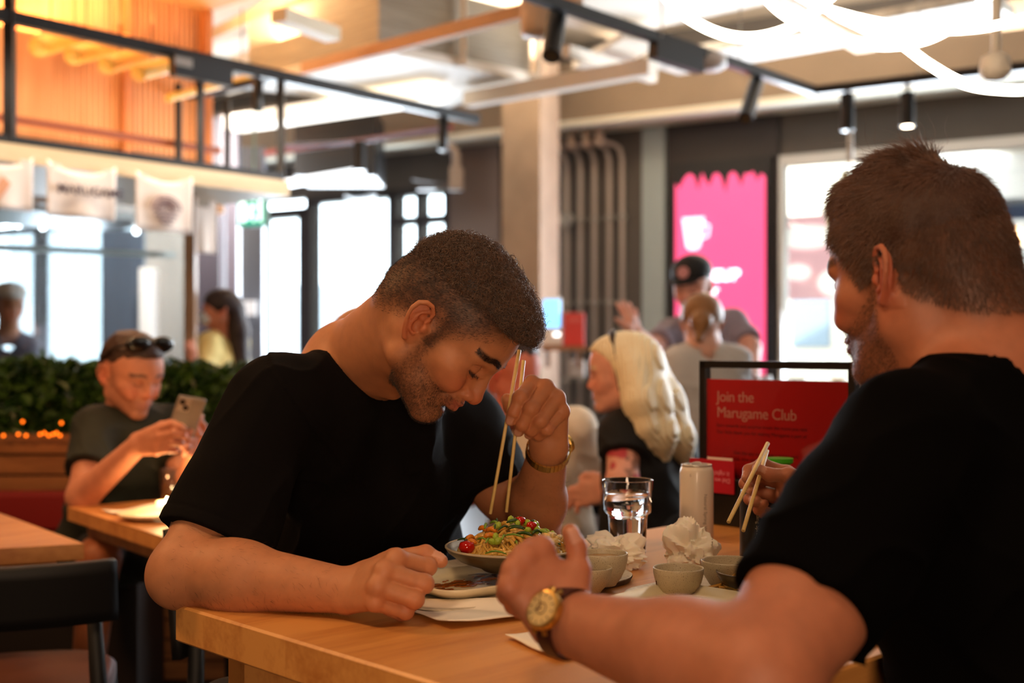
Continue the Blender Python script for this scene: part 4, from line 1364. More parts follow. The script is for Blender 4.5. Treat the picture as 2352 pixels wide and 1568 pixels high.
# ---- exit sign, door notice
c = P(583, 484, 8.0)
r = empty('exit_sign', c, 'glowing green emergency exit sign hanging above the door', 'sign')
u = Vector((.93, -.36, 0)); n = Vector((-.36, -.93, 0))
Mx = Matrix(((u.x, -n.x, 0, c[0]), (u.y, -n.y, 0, c[1]), (0, 0, 1, c[2]), (0, 0, 0, 1)))
mb = MB(); mb.box((-.105, -.03, -.105), (.105, .03, .105), Mx, bev=.006); mb.box((-.11, -.035, .105), (.11, .035, .15), Mx, bev=.006); mb.tube([Mx @ Vector((0, 0, .15)), Mx @ Vector((0, 0, .55))], .008, 8); mb.build('housing', mat('sign_housing', '6f8a80', .5), r)
mb = MB(); mb.box((-.100, -.034, -.098), (.100, -.031, .098), Mx); mb.build('panel', mat('exit_green', '0b6a52', .5, emit=.8, emit_color='06b08a'), r)
mb = MB()
mb.box((-.085, -.036, -.075), (-.040, -.0345, .075), Mx)
mb.tube([Mx @ Vector((.02, -.0355, .055)), Mx @ Vector((.021, -.0355, .056))], .016, 10)
mb.tube([Mx @ Vector((.012, -.0355, .03)), Mx @ Vector((-.002, -.0355, -.02)), Mx @ Vector((.03, -.0355, -.04)), Mx @ Vector((.02, -.0355, -.075))], .009, 6)
mb.tube([Mx @ Vector((-.002, -.0355, -.02)), Mx @ Vector((-.03, -.0355, -.06))], .009, 6)
mb.tube([Mx @ Vector((.012, -.0355, .028)), Mx @ Vector((.05, -.0355, .01))], .007, 6)
mb.tube([Mx @ Vector((.012, -.0355, .028)), Mx @ Vector((-.022, -.0355, .015))], .007, 6)
mb.box((.062, -.036, -.075), (.082, -.0345, .075), Mx)
mb.build('running_figure', mat('exit_white', 'e6fff6', .4, emit=1.5), r)
mb = MB(); q = Mx @ Vector((.085, -.045, .125)); mb.tube([q, q + Vector((0, -.006, 0))], .018, 14); mb.build('indicator_light', mat('exit_led', '2fd07a', .4, emit=5), r)
c = P(575, 707, 10.8)
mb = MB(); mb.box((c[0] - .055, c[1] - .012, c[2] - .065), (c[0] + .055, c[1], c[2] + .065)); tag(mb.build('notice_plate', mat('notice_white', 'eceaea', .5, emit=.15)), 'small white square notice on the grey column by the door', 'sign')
# grey columns between kitchen and doors
for nm, (x0, x1, d0, m_) in {'pillar_1': (447, 505, 9.6, mat('column_plum', '3a3540', .5)), 'pillar_2': (506, 514, 9.5, mat('column_lilac', '655f6c', .4)), 'pillar_3': (519, 545, 9.5, mat('column_lilac', '655f6c', .4)),
                              'pillar_4': (546, 604, 11.0, mat('column_steel', '5c5c62', .4, noise=.2, nscale=1.0, stretch=(14, 14, .2)))}.items():
    mb = MB(); a = P(x0, 800, d0); b = P(x1, 800, d0); mb.box((a[0], d0, 0), (b[0], d0 + .12, 3.0)); struct(mb, nm, m_)
# door closer and fittings over the door
c = P(1000, 428, 10.8)
mb = MB(); mb.box((c[0] - .16, c[1], c[2] - .03), (c[0] + .14, c[1] + .06, c[2] + .03)); mb.tube([(c[0] + .1, c[1], c[2] + .02), (c[0] - .2, c[1] - .1, c[2] + .05)], .012, 6)
tag(mb.build('door_closer', mat('closer_grey', '5a5557', .4)), 'grey door closer above the glazed entrance doors', 'door closer')
c = P(828, 461, 11.2)
mb = MB(); mb.lathe([(.06, 0), (.14, .03), (.15, .06), (.05, .10)], (c[0], c[1], c[2]), 16); tag(mb.build('door_sensor', BLACKM, smooth=True), 'small dark sensor above the pale building in the doorway', 'sensor')
c = P(1048, 350, 9.6)
mb = MB(); mb.tube([c + np.array([-.12, .0, .03]), c + np.array([-.03, 0, .04]), c + np.array([.0, 0, -.02]), c + np.array([.0, 0, -.12])], .035, 10); mb.box((c[0] - .055, c[1] - .05, c[2] - .30), (c[0] + .055, c[1] + .05, c[2] - .12), bev=.01)
tag(mb.build('wall_fitting', mat('fitting_grey', '8c7d74', .5), smooth=False), 'grey box with a bent conduit beside the concrete pillar', 'electrical box')
# ------------------------------------------------------------------ things under the ceiling
TZ = 2.70
TA = np.array([-2.62, 5.22]); TB = np.array([-.23, 8.10])
TG = (TB - TA) / np.linalg.norm(TB - TA)          # direction of the first track
TN = np.array([-TG[1], TG[0]])                    # to the left / away
def track(name, a, b, z, label, w=.045, h=.05):
    mb = MB(); mb.beam((a[0], a[1], z), (b[0], b[1], z), w, h)
    return tag(mb.build(name, BLACKM), label, 'lighting track')
ext = TA - TG * 1.6
track('lighting_track', ext, TB, TZ, 'long black lighting track above the wooden kitchen canopy', .05, .06)
c1 = P(1870, 210, 7.2); a1 = P(1235, -6, 5.28)
d1 = (c1 - a1)[:2]; d1 = d1 / np.linalg.norm(d1)
r = empty('lighting_track', (c1[0], c1[1], TZ), 'black lighting track that turns a corner in front of the shop window', 'lighting track')
mb = MB(); s0 = a1[:2] - d1 * 1.2; mb.beam((s0[0], s0[1], TZ), (c1[0], c1[1], TZ), .05, .05); mb.build('rail', BLACKM, r)
e1 = P(2420, 142, 6.5)
mb = MB(); mb.beam((c1[0], c1[1], TZ), (e1[0], e1[1], TZ), .05, .05); mb.build('rail', BLACKM, r)
mb = MB(); q = P(1500, 103, 5.95); q2 = P(1608, 140, 6.2); mb.beam(q, q2, .06, .13); mb.build('power_box', mat('box_charcoal', '2b2826', .5), r)
for (px, py, d) in ((1520, 60, 5.95), (2110, 150, 6.9), (1700, 150, 6.6)):
    mb = MB(); w_ = P(px, py, d); mb.tube([(w_[0], w_[1], TZ), (w_[0], w_[1], 3.75)], .004, 5); mb.build('hanging_wire', GREYM, r)

BLK = mat('spot_black', '1a1918', .38)
def spot(top, bot, rad, label, lit=False, grp='black cylinder spotlights on the tracks', power=18, arm=True):
    top = Vector(top); bot = Vector(bot); d = (bot - top).normalized()
    r = empty('track_spotlight', top, label, 'spotlight', grp)
    mb = MB(); mb.tube([top, top + d * .002, bot - d * .002, bot], [rad * .93, rad, rad, rad * .93], 20); mb.build('housing', BLK, r, angle=50)
    if arm:
        mb = MB(); mb.tube([(top.x, top.y, TZ), (top.x, top.y, top.z + .0), top + d * .06], .012, 8); mb.build('bracket', BLK, r)
    mb = MB(); mb.tube([bot - d * .006, bot + d * .001], rad * .72, 16)
    mb.build('lens', mat('spot_lens_lit', 'ffe0b0', .3, emit=14, emit_color='ffd9a6') if lit else mat('spot_lens', '4a4030', .2), r)
    ld = bpy.data.lights.new('spot_beam', 'SPOT'); ld.energy = power; ld.color = (1, .78, .52); ld.spot_size = math.radians(70); ld.spot_blend = .6; ld.shadow_soft_size = .04
    lo = bpy.data.objects.new('spot_beam', ld); COL.objects.link(lo); lo.location = bot + d * .03
    lo.rotation_euler = d.to_track_quat('-Z', 'Y').to_euler()
    return r
spot(P(1280, 35, 5.5), P(1266, 130, 5.35), .044, 'black tilted spotlight hanging near the white air duct')
spot(P(592, 188, 6.75), P(592, 256, 6.75), .030, 'short black spotlight on the track above the wooden canopy corner')
spot(P(1018, 272, 7.9), P(1018, 345, 7.9), .033, 'black spotlight at the far end of the kitchen track')
spot(P(826, 325, 8.3), P(826, 392, 8.3), .045, 'dark spotlight hanging in front of the black wall unit', arm=False)
spot(P(1738, 188, 6.75), P(1712, 272, 6.5), .040, 'black tilted spotlight left of the corner of the track')
spot(P(1946, 215, 7.1), P(1946, 300, 7.1), .040, 'black spotlight beside a thin white rod over the shop window')
spot(P(2084, 212, 6.95), P(2084, 290, 6.95), .040, 'black spotlight with a glowing lamp above the man with brown hair', lit=True)
mb = MB(); p = P(1953, 300, 7.2); mb.tube([p, P(1953, 372, 7.2)], .017, 8); mb.tube([P(1953, 372, 7.2), P(1953, 377, 7.2)], .022, 8)
tag(mb.build('white_rod', mat('rod_white', 'cfc9c0', .5), smooth=True), 'thin white rod hanging beside the black spotlight', 'rod')
# pale grey disc detector under the track
mb = MB(); p = P(1630, 148, 6.35); mb.lathe([(.02, .05), (.085, .045), (.09, -.01), (.06, -.03), (.0, -.035)], p, 24); tag(mb.build('smoke_detector', mat('detector_white', 'ded8d6', .5), smooth=True), 'white round detector hanging by the black track box', 'detector')
# white fitting on a rod, top right
r = empty('ceiling_fitting', P(2286, 150, 3.9), 'white rod with a round hub hanging among the light loops', 'ceiling fitting')
p = P(2286, 158, 3.9); t = P(2290, -40, 3.9)
mb = MB(); mb.tube([t, P(2287, 130, 3.9)], .015, 12); mb.build('rod', mat('fitting_white', 'd9ccb8', .5), r, smooth=True)
mb = MB(); mb.lathe([(.02, .05), (.042, .038), (.050, .0), (.048, -.018), (.028, -.036), (.0, -.04)], p, 24); mb.build('hub', mat('fitting_white', 'd9ccb8', .5), r, smooth=True)
mb = MB()
for a in range(4):
    an = a * 1.57 + .5; mb.tube([Vector(p) + Vector((math.cos(an) * .043, math.sin(an) * .043, -.005)), Vector(p) + Vector((math.cos(an) * .053, math.sin(an) * .053, -.012))], .009, 8)
mb.build('nozzle', mat('fitting_white', 'd9ccb8', .5), r)

# ---- glowing loops
NEON = mat('loop_light', 'fff6e6', .4, emit=9, emit_color='fff0d8')
def loop(pts, depths, r, label):
    n = len(pts); ctr = [Vector(P(x, y, d)) for (x, y), d in zip(pts, depths)]
    out = []
    for i in range(n - 1):
        p0 = ctr[max(i - 1, 0)]; p1 = ctr[i]; p2 = ctr[i + 1]; p3 = ctr[min(i + 2, n - 1)]
        for k in range(8):
            t = k / 8
            out.append(.5 * ((2 * p1) + (p2 - p0) * t + (2 * p0 - 5 * p1 + 4 * p2 - p3) * t * t + (3 * p1 - p0 - 3 * p2 + p3) * t ** 3))
    out.append(ctr[-1])
    mb = MB(); mb.tube(out, r, 12)
    o = tag(mb.build('loop_light', NEON, smooth=True), label, 'light', 'glowing loop lights under the ceiling')
    return o
loop([(1440, -170), (1500, -50), (1560, 25), (1640, 72), (1720, 87), (1800, 70), (1860, 35), (1960, -60), (2010, -140)], [3.6, 3.5, 3.4, 3.3, 3.25, 3.3, 3.35, 3.5, 3.6], .0130, 'glowing loop light that dips lowest at the left of the tangle')
loop([(1690, -120), (1765, 0), (1850, 62), (1930, 88), (2030, 105), (2130, 90), (2210, 45), (2280, -20), (2350, -120)], [3.3, 3.2, 3.1, 3.05, 3.0, 3.05, 3.1, 3.2, 3.3], .0125, 'glowing loop light in the middle of the tangle')
loop([(1760, -60), (1860, 5), (1960, 38), (2080, 62), (2180, 70), (2290, 58), (2420, 20)], [2.9, 2.85, 2.8, 2.75, 2.7, 2.7, 2.7], .0100, 'thin glowing loop light sweeping across above the white fitting')
loop([(1800, -110), (1890, 10), (1970, 58), (2060, 95), (2130, 145), (2210, 190), (2290, 205), (2380, 203), (2500, 170)], [3.4, 3.25, 3.1, 3.0, 2.9, 2.8, 2.75, 2.75, 2.75], .0118, 'glowing loop light that hangs lowest, behind the white fitting')

# ---- air ducts, trays and beams under the ceiling
def slab(name, quad, z0, z1, m, label, cat, grp=None, parent=None):
    """prism on a plan quadrilateral between two heights"""
    mb = MB(); mb.poly([Vector((q[0], q[1], z0)) for q in quad], (0, 0, 1), z1 - z0)
    o = mb.build(name, m, parent)
    return tag(o, label, cat, grp) if parent is None else o
def at_z(px, py, z):
    d = (z - CAMZ) * F / (HOR - py); return np.array([(px - 1176) / F * d, d])
g2 = np.array([.655, .756]); n2 = np.array([-.83, .557])
# the big white air duct
dz = 2.98
A0 = at_z(590, 195, dz); B0 = at_z(1060, 255, dz); 
qa = [at_z(560, 205, dz), at_z(1015, 252, dz), at_z(1228, 188, dz), at_z(868, 118, dz)]
r = empty('air_duct', (float(qa[0][0]), float(qa[0][1]), dz), 'large boxy white air duct under the ceiling', 'air duct')
DUCTW = mat('duct_white', 'e4ddd2', .5, noise=.05, nscale=3)
slab('duct_body', qa, dz, dz + .06, DUCTW, '', '', parent=r)
ctr = sum(qa) / 4
slab('duct_box', [c_ * .97 + ctr * .03 for c_ in qa], dz + .06, 3.45, mat('duct_grille', '9a9488', .5, noise=.3, nscale=3, stretch=(1, 1, 40)), '', '', parent=r)
for q in (qa[2], (qa[2] + qa[3]) / 2):
    mb = MB(); mb.beam((q[0] + .02, q[1] - .02, dz), (q[0] + .02, q[1] - .02, 3.5), .035, .035, up=(1, 0, 0)); mb.build('duct_seam', DUCTW, r)
# long beige service beams crossing below the ceiling
def service(p0, p1, z, w, h, m, name, label, cat):
    a = at_z(*p0, z); b = at_z(*p1, z)
    mb = MB(); mb.beam((a[0], a[1], z + h / 2), (b[0], b[1], z + h / 2), w, h)
    return tag(mb.build(name, m), label, cat)
BEI = mat('beige_duct', 'c59f7c', .6, noise=.08, nscale=2)
BEI2 = mat('pale_beam', 'd8bfa4', .6, noise=.06, nscale=2)
service((1075, 246), (1500, 172), 2.85, .10, .10, mat('tray_white', 'e0d6c8', .5), 'cable_tray', 'white cable tray crossing in front of the concrete pillar', 'cable tray')
service((700, 172), (1330, 10), 2.88, .06, .07, BEI, 'service_pipe', 'long beige pipe running under the big white duct', 'pipe')
service((-60, 160), (560, -60), 3.25, .60, .22, mat('duct_orange', 'cf9a5e', .6), 'warm_duct', 'wide warm-lit duct above the wooden kitchen canopy', 'air duct')
service((330, 170), (760, -30), 3.52, .07, .09, BEI2, 'strip_fixture', 'pale strip rail above the kitchen, nearest the wooden wall', 'strip fixture')
service((440, 190), (940, 20), 3.52, .07, .09, BEI2, 'strip_fixture', 'pale strip rail above the kitchen, beside the small white tray', 'strip fixture')
service((520, 215), (1130, 40), 3.52, .07, .09, BEI2, 'strip_fixture', 'pale strip rail running behind the white air duct', 'strip fixture')
service((640, 50), (765, 95), 2.85, .10, .07, mat('tray_white2', 'd9cdb4', .5), 'light_tray', 'short white tray hanging above the lighting track', 'tray')
service((535, 300), (1000, 232), 2.85, .20, .10, mat('ceiling_panel_lit', 'f2ead8', .5, emit=1.1, emit_color='fff2dc'), 'panel_light', 'long white ceiling light panel over the far door', 'light')
# white perforated trays at the right
service((1300, 130), (1500, 190), 3.0, .06, .07, mat('tray_white', 'e0d6c8', .5), 'pipe_bracket', 'short white bracket at the end of the white cable tray', 'bracket')
service((1360, 160), (1480, 95), 3.15, .3, .05, mat('tray_white', 'e0d6c8', .5), 'cable_tray', 'small white cable tray behind the tilted black spotlight', 'cable tray')
service((1520, 160), (2300, 20), 3.15, .45, .06, mat('tray_mesh', 'e8e4da', .5, noise=.35, nscale=12, stretch=(1, 1, 1)), 'cable_tray', 'wide white cable tray crossing above the loop lights', 'cable tray')
service((1300, 60), (1800, -60), 3.3, .9, .06, mat('ceiling_panel_white', 'efe8dc', .6), 'ceiling_panel', 'white ceiling panel above the tilted black spotlight', 'panel')
service((1750, -20), (1990, 120), 3.05, .13, .05, mat('tray_peach', 'dcb48c', .5), 'ceiling_bar', 'peach and white bar crossing under the loop lights', 'bar')
mb = MB(); p = P(1243, 60, 5.9); mb.lathe([(.0, .12), (.10, .12), (.10, -.03), (.09, -.05), (.0, -.06)], p, 24); tag(mb.build('ceiling_speaker', mat('speaker_beige', 'd2b79c', .5), smooth=True), 'beige round speaker hanging beside the tilted black spotlight', 'speaker')
# uplighting on top of the trays: real linear lights hidden in the cable trays, washing the ceiling
for (px, py, z, e, c_) in ((1150, 120, 3.3, 65, (1, .90, .74)), (1750, 60, 3.3, 32, (1, .92, .80)), (2250, 60, 3.3, 18, (1, .92, .80)), (520, 80, 3.25, 40, (1, .66, .34)), (150, 60, 2.9, 35, (1, .55, .22))):
    q = at_z(px, py, z)
    lamp('AREA', 'tray_uplight', (q[0], q[1], z), (q[0], q[1], 9), e, c_, shape='RECTANGLE', size=1.2, size_y=.3)
# black wall unit and red pipe left of the beam
mb = MB(); a = P(690, 800, 10.2); b = P(862, 800, 9.9)
mb.box((a[0], 9.9, 2.58), (b[0], 10.6, 3.12)); tag(mb.build('air_curtain', mat('unit_black', '141214', .4)), 'black air curtain unit above the entrance doors', 'air curtain')
mb = MB(); mb.tube([P(610, 352, 9.2), P(840, 322, 8.9), P(1040, 292, 8.7)], .022, 8); tag(mb.build('sprinkler_pipe', mat('pipe_red', '7a3026', .5), smooth=True), 'dark red pipe running to the end of the kitchen track', 'pipe')
mb = MB(); mb.tube([P(650, 335, 8.6), P(820, 325, 8.4), P(1010, 297, 8.2)], .012, 8); tag(mb.build('steel_rail', mat('rail_steel', '9a94a8', .35, metal=.5), smooth=True), 'thin steel rail above the black air curtain', 'rail')
mb = MB(); mb.beam(P(640, 425, 9.4), P(835, 392, 9.2), .07, .05); tag(mb.build('linear_lamp', mat('lamp_cool', 'dfe6ea', .4, emit=1.6, emit_color='dfe8f0')), 'cool white linear lamp over the entrance doors', 'light')
# ------------------------------------------------------------------ wooden kitchen canopy on the left
RZ = 2.13
def tg(t, off=0.0):
    """plan point along the kitchen track, t metres from the near end, off metres to the left/behind"""
    return TA + TG * t + TN * off
def t_at(px, off=0.0):
    """distance along the track line where it crosses image column px"""
    r_ = (px - 1176) / F; o = TA + TN * off
    return float((r_ * o[1] - o[0]) / (TG[0] - r_ * TG[1]))
ORW = mat('slat_orange', 'd07f3c', .5)
SLAT = wood('slat_wood', 'dba06c', 'bf7f4c', scale=(9, 9, .6), rough=.45)
tE = t_at(645)
CG = empty('overhead_rack', (*tg(t_at(410)), RZ), 'black metal open rack around the wooden kitchen canopy', 'rack')
def post(px, off, w, par_=CG, z0=RZ, z1=TZ + .9):
    q = tg(t_at(px, off), off); mb = MB(); mb.box((q[0] - w / 2, q[1] - w / 2, z0), (q[0] + w / 2, q[1] + w / 2, z1)); return mb.build('post', BLACKM, par_)
post(22, 0, .045, z1=3.6); post(410, .6, .035, z1=TZ); post(460, .0, .035, z1=TZ); post(522, .75, .035, z1=TZ); post(645, 0, .04, z1=TZ)
mb = MB(); s0 = tg(-2.0); s1 = tg(tE); mb.beam((*s0, RZ), (*s1, RZ), .05, .05); mb.build('bottom_rail', BLACKM, CG)
mb = MB(); s1b = tg(tE, .85); mb.beam((*s1, RZ), (*s1b, RZ), .05, .05); mb.build('bottom_rail', BLACKM, CG)
mb = MB(); mb.beam((*s1, TZ), (*s1b, TZ), .04, .04); mb.build('top_rail', BLACKM, CG)
mb = MB(); mb.beam((*tg(-2.0, .8), RZ + .12), (*tg(tE, .8), RZ + .12), .04, .04); mb.build('back_rail', BLACKM, CG)
mb = MB(); mb.beam((*tg(-1.0, .65), 2.36), (*tg(t_at(505, .65), .65), 2.36), .03, .04); mb.build('back_rail', mat('rail_brown', '6e3413', .5), CG)
# cream soffit under the frame
qa = [tg(-2.5, -.10), tg(t_at(665, -.1), -.10), tg(t_at(665, -.1), .95), tg(-2.5, .95)]
mb = MB(); mb.poly([Vector((q[0], q[1], 2.02)) for q in qa], (0, 0, 1), .085)
tag(mb.build('canopy_soffit', wood('soffit_wood', 'd9c3a0', 'c3a87f', scale=(2, 20, 20), rot=-.86)), 'cream wooden board along the lower edge of the kitchen canopy', 'board')
# orange slatted wall behind
e = t_at(500, .78)
r = empty('slatted_wall', (*tg(1.0, .9), 2.1), 'warm orange wall of vertical wooden slats above the kitchen', 'wooden wall')
mb = MB(); a = tg(-3.2, .95); b = tg(e, .95)
mb.beam((a[0], a[1], 2.9), (b[0], b[1], 2.9), .05, 1.7); mb.build('backing', mat('backing_orange', 'b07a50', .6), r)
mb = MB(); n_ = 150
for i in range(n_):
    t = -3.2 + (e + 3.2) * (i + .5) / n_; q = tg(t, .90)
    mb.beam((q[0], q[1], 2.08), (q[0], q[1], 3.74), .024, .024, up=(TN[0], TN[1], 0))
mb.build('slats', SLAT, r)
mb = MB()
for t in (e - .02, e - .58):
    q = tg(t, .86); mb.beam((q[0], q[1], 2.08), (q[0], q[1], 3.74), .05, .05, up=(TN[0], TN[1], 0))
mb.build('corner_post', mat('slat_orange_deep', 'b9733f', .5), r)
lamp('AREA', 'canopy_strip', (*tg(1.0, .55), 2.14), (*tg(1.0, .75), 3.2), 12, (1, .76, .5), shape='RECTANGLE', size=3.0, size_y=.12)
lamp('AREA', 'canopy_top', (*tg(1.2, .35), 3.5), (*tg(1.2, .9), 2.5), 13, (1, .76, .5), shape='RECTANGLE', size=2.6, size_y=.15)
# hanging rolling pins
PIN = wood('pin_wood', 'f2c05a', 'e3a441', scale=(20, 3, 20), rough=.4)
pins = [((85, 108), (205, 78), .052), ((165, 128), (290, 97), .050), ((242, 150), (365, 117), .048), ((316, 168), (440, 136), .045)]
plabs = ['leftmost of the four thick wooden rolling pins hanging over the kitchen', 'second from the left of the four thick hanging rolling pins', 'third from the left of the four thick hanging rolling pins', 'rolling pin partly hidden by the black sign box']
def pin(a, b, r0, r1, label, grp):
    a = Vector(a); b = Vector(b); d = (b - a).normalized()
    r = empty('rolling_pin', (a + b) / 2, label, 'rolling pin', grp)
    mb = MB(); mb.tube([a, a + d * .006, a + d * .02, b - d * .02, b - d * .006, b], [r0 * .7, r0 * .93, r0, r1, r1 * .93, r1 * .7], 16); mb.build('roller', PIN, r, smooth=True)
    mb = MB()
    for p_ in (a * .75 + b * .25, a * .3 + b * .7): mb.tube([p_ + Vector((0, 0, r0 * .5)), p_ + Vector((0, 0, .42))], .004, 5)
    mb.build('hanging_cord', mat('cord_brown', '6b3d20', .6), r)
for (a, b, rr), lb in zip(pins, plabs):
    pin(P(*a, 6.3), P(*b, 6.9), rr, rr, lb, 'thick rolling pins over the kitchen')
pin(P(384, 226, 6.6), P(620, 166, 7.5), .022, .018, 'thin long wooden rolling pin hanging beside the black sign box', 'thin rolling pins')
# black box with a white label on the track
r = empty('sign_box', (*tg(t_at(460)), TZ - .1), 'black box with a small white label below the kitchen track', 'sign box')
mb = MB(); q0 = tg(t_at(396, -.04), -.04); q1 = tg(t_at(527, -.04), -.04); mb.beam((q0[0], q0[1], TZ - .07), (q1[0], q1[1], TZ - .07), .06, .115); mb.build('box', mat('box_black', '1d1c1d', .5), r)
mb = MB(); q0 = tg(t_at(402, -.075), -.075); q1 = tg(t_at(442, -.075), -.075); mb.beam((q0[0], q0[1], TZ - .055), (q1[0], q1[1], TZ - .055), .004, .045); mb.build('label', mat('label_grey', '9a938c', .6), r)
# fabric banners (short shop curtains)
CLOTH = mat('banner_cloth', 'f0dfd2', .8, sheen=.2)
INK = mat('banner_ink', '4a3440', .8)
def banner(px0, px1, ztop, zbot, off, label, kind, sag=.05, t_extra=None):
    t0 = t_at(px0, off); t1 = t_at(px1, off)
    r = empty('fabric_banner', (*tg((t0 + t1) / 2, off), ztop), label, 'banner', 'white fabric banners hanging from the canopy')
    W_ = t1 - t0
    def fn(u, v):
        t = t0 + W_ * u; s_ = sag * (1 - (2 * u - 1) ** 2) * (1 - v)
        q = tg(t, off + .012 * math.sin(u * 9) * v)
        return Vector((q[0], q[1], ztop - s_ + (zbot - ztop) * v - .02 * v * (1 if u < .5 else -1) * 0))
    mb = MB(); mb.grid(fn, 22, 10)
    for f_ in list(mb.f): pass
    o = mb.build('cloth', CLOTH, r, smooth=True); m_ = o.modifiers.new('thick', 'SOLIDIFY'); m_.thickness = .004; m_.offset = 0
    for u in (.13, .87):
        mb = MB(); q = tg(t0 + W_ * u, off); mb.beam((q[0], q[1], ztop - .03), (q[0], q[1], 2.03), .045, .006, up=(TN[0], TN[1], 0)); mb.build('hanging_loop', CLOTH, r)
    q = tg(t0 + W_ * .5, off - .012)
    if kind == 'text':
        text_mesh('lettering', 'MARUGAME', .060, (*tg(t0 + W_ * .12, off - .016), ztop - .15), (TG[0], TG[1], 0), (0, 0, 1), INK, r, sx=1.05, bold=.02)
        mb = MB()
        for k in range(3): pass
    if kind == 'emblem':
        mb = MB(); U = Vector((TG[0], TG[1], 0)); c_ = Vector((q[0], q[1], ztop - .17)) - Vector((TN[0], TN[1], 0)) * .004
        for rr in (.030, .048, .066, .084):
            mb.tube([c_ + U * rr * math.cos(a) * 1.0 + Vector((0, 0, rr * .8 * math.sin(a) - .01)) for a in [math.pi * k / 12 for k in range(13)]], .005, 5)
        for k, w_ in enumerate((.15, .13, .10, .06)):
            z_ = -.022 - k * .018; mb.tube([c_ + U * (-w_ / 2 + w_ * i / 8) + Vector((0, 0, z_ + .005 * math.sin(i * 2.4))) for i in range(9)], .004, 5)
        mb.build('emblem', mat('banner_emblem', '8a6f74', .8), r)
    if kind == 'stripe':
        mb = MB(); qa_ = [tg(t0 + W_ * x, off - .01) for x in (.0, .5, .62, .06)]; zz = (ztop - .30, ztop - .10, ztop - .13, ztop - .36)
        mb.poly([Vector((a[0], a[1], z)) for a, z in zip(qa_, zz)], (-TN[0], -TN[1], 0), .003); mb.build('stripe', mat('banner_peach', 'e9a983', .8), r)
banner(-70, 76, 2.045, 1.80, -.14, 'fabric banner cut off by the left edge, with a peach stripe', 'stripe')
banner(108, 266, 2.05, 1.79, -.14, 'fabric banner with a dark row of lettering', 'text')
banner(312, 442, 2.05, 1.76, -.14, 'fabric banner with a round dark emblem', 'emblem', sag=.04)
banner(432, 497, 2.0, 1.72, .40, 'plain fabric banner farthest right, round the corner of the canopy', 'plain', sag=.02)
mb = MB(); p = P(440, 505, 7.4); q = P(512, 478, 7.4); mb.tube([p, q], .03, 10); tag(mb.build('wooden_rod', mat('rod_peach', 'd9a67c', .5), smooth=True), 'short peach rod at the end of the row of banners', 'rod')
lamp('AREA', 'banner_strip', (*tg(1.4, -.30), 2.5), (*tg(1.4, -.10), 1.9), 14, (1, .84, .66), shape='RECTANGLE', size=3.0, size_y=.08)
# glazed kitchen front below
r = empty('kitchen_screen', (*tg(1.0, .30), .9), 'tall clear glass screen along the kitchen counter, under the banners', 'glass screen')
tp = t_at(438, .3)
mb = MB(); a = tg(-2.2, .30); b = tg(tp, .30); mb.beam((a[0], a[1], 1.42), (b[0], b[1], 1.42), .01, .95); mb.build('pane', pane_mat('screen_glass', (.86, .92, .95), .10), r)
mb = MB(); mb.box((b[0] - .03, b[1] - .03, .0), (b[0] + .03, b[1] + .03, 2.02)); mb.build('end_post', mat('post_copper', 'a98a72', .45), r)
mb = MB(); mb.beam((*tg(-2.2, .45), 1.62), (*tg(tp, .45), 1.70), .04, .03); mb.build('rail', GREYM, r)
mb = MB(); a = tg(-2.2, .55); b = tg(tp, .55); mb.beam((a[0], a[1], .47), (b[0], b[1], .47), .6, .94); tag(mb.build('kitchen_counter', mat('counter_grey', '4a4540', .5)), 'grey kitchen counter behind the glass screen', 'counter')
# steel hood and pendant lamps in the kitchen
mb = MB(); a = tg(-1.8, 1.9); b = tg(t_at(300, 1.9), 1.9); mb.beam((a[0], a[1], 2.12), (b[0], b[1], 2.12), .9, .25); tag(mb.build('extractor_hood', mat('hood_steel', '9a9690', .35, metal=.6)), 'steel extractor hood inside the kitchen behind the banners', 'extractor hood')
for i, (px, py) in enumerate(((42, 515), (98, 520), (155, 540), (236, 512), (313, 530))):
    p = P(px, py, 8.2); mb = MB(); mb.tube([p + np.array([0, 0, .02]), p + np.array([0, 0, .5])], .006, 6)
    big = i == 2
    rr = empty('pendant_lamp', p, ['bare pendant bulb nearest the left edge in the kitchen', 'second small pendant bulb in the kitchen', 'brightest large pendant bulb in the middle of the kitchen', 'small pendant bulb below the lettered banner', 'small pendant bulb left of the emblem banner'][i], 'lamp', 'pendant bulbs in the kitchen')
    mb.build('cord', mat('cord_grey', '6c6c70', .5), rr)
    mb = MB(); s_ = .045 if big else .02; mb.lathe([(.0, -s_ * 1.3), (s_ * .8, -s_ * .8), (s_, 0), (s_ * .6, s_), (.01, s_ * 1.3)], p, 12); mb.build('bulb', mat('bulb_white', 'ffffff', .3, emit=5 if big else 8), rr, smooth=True)
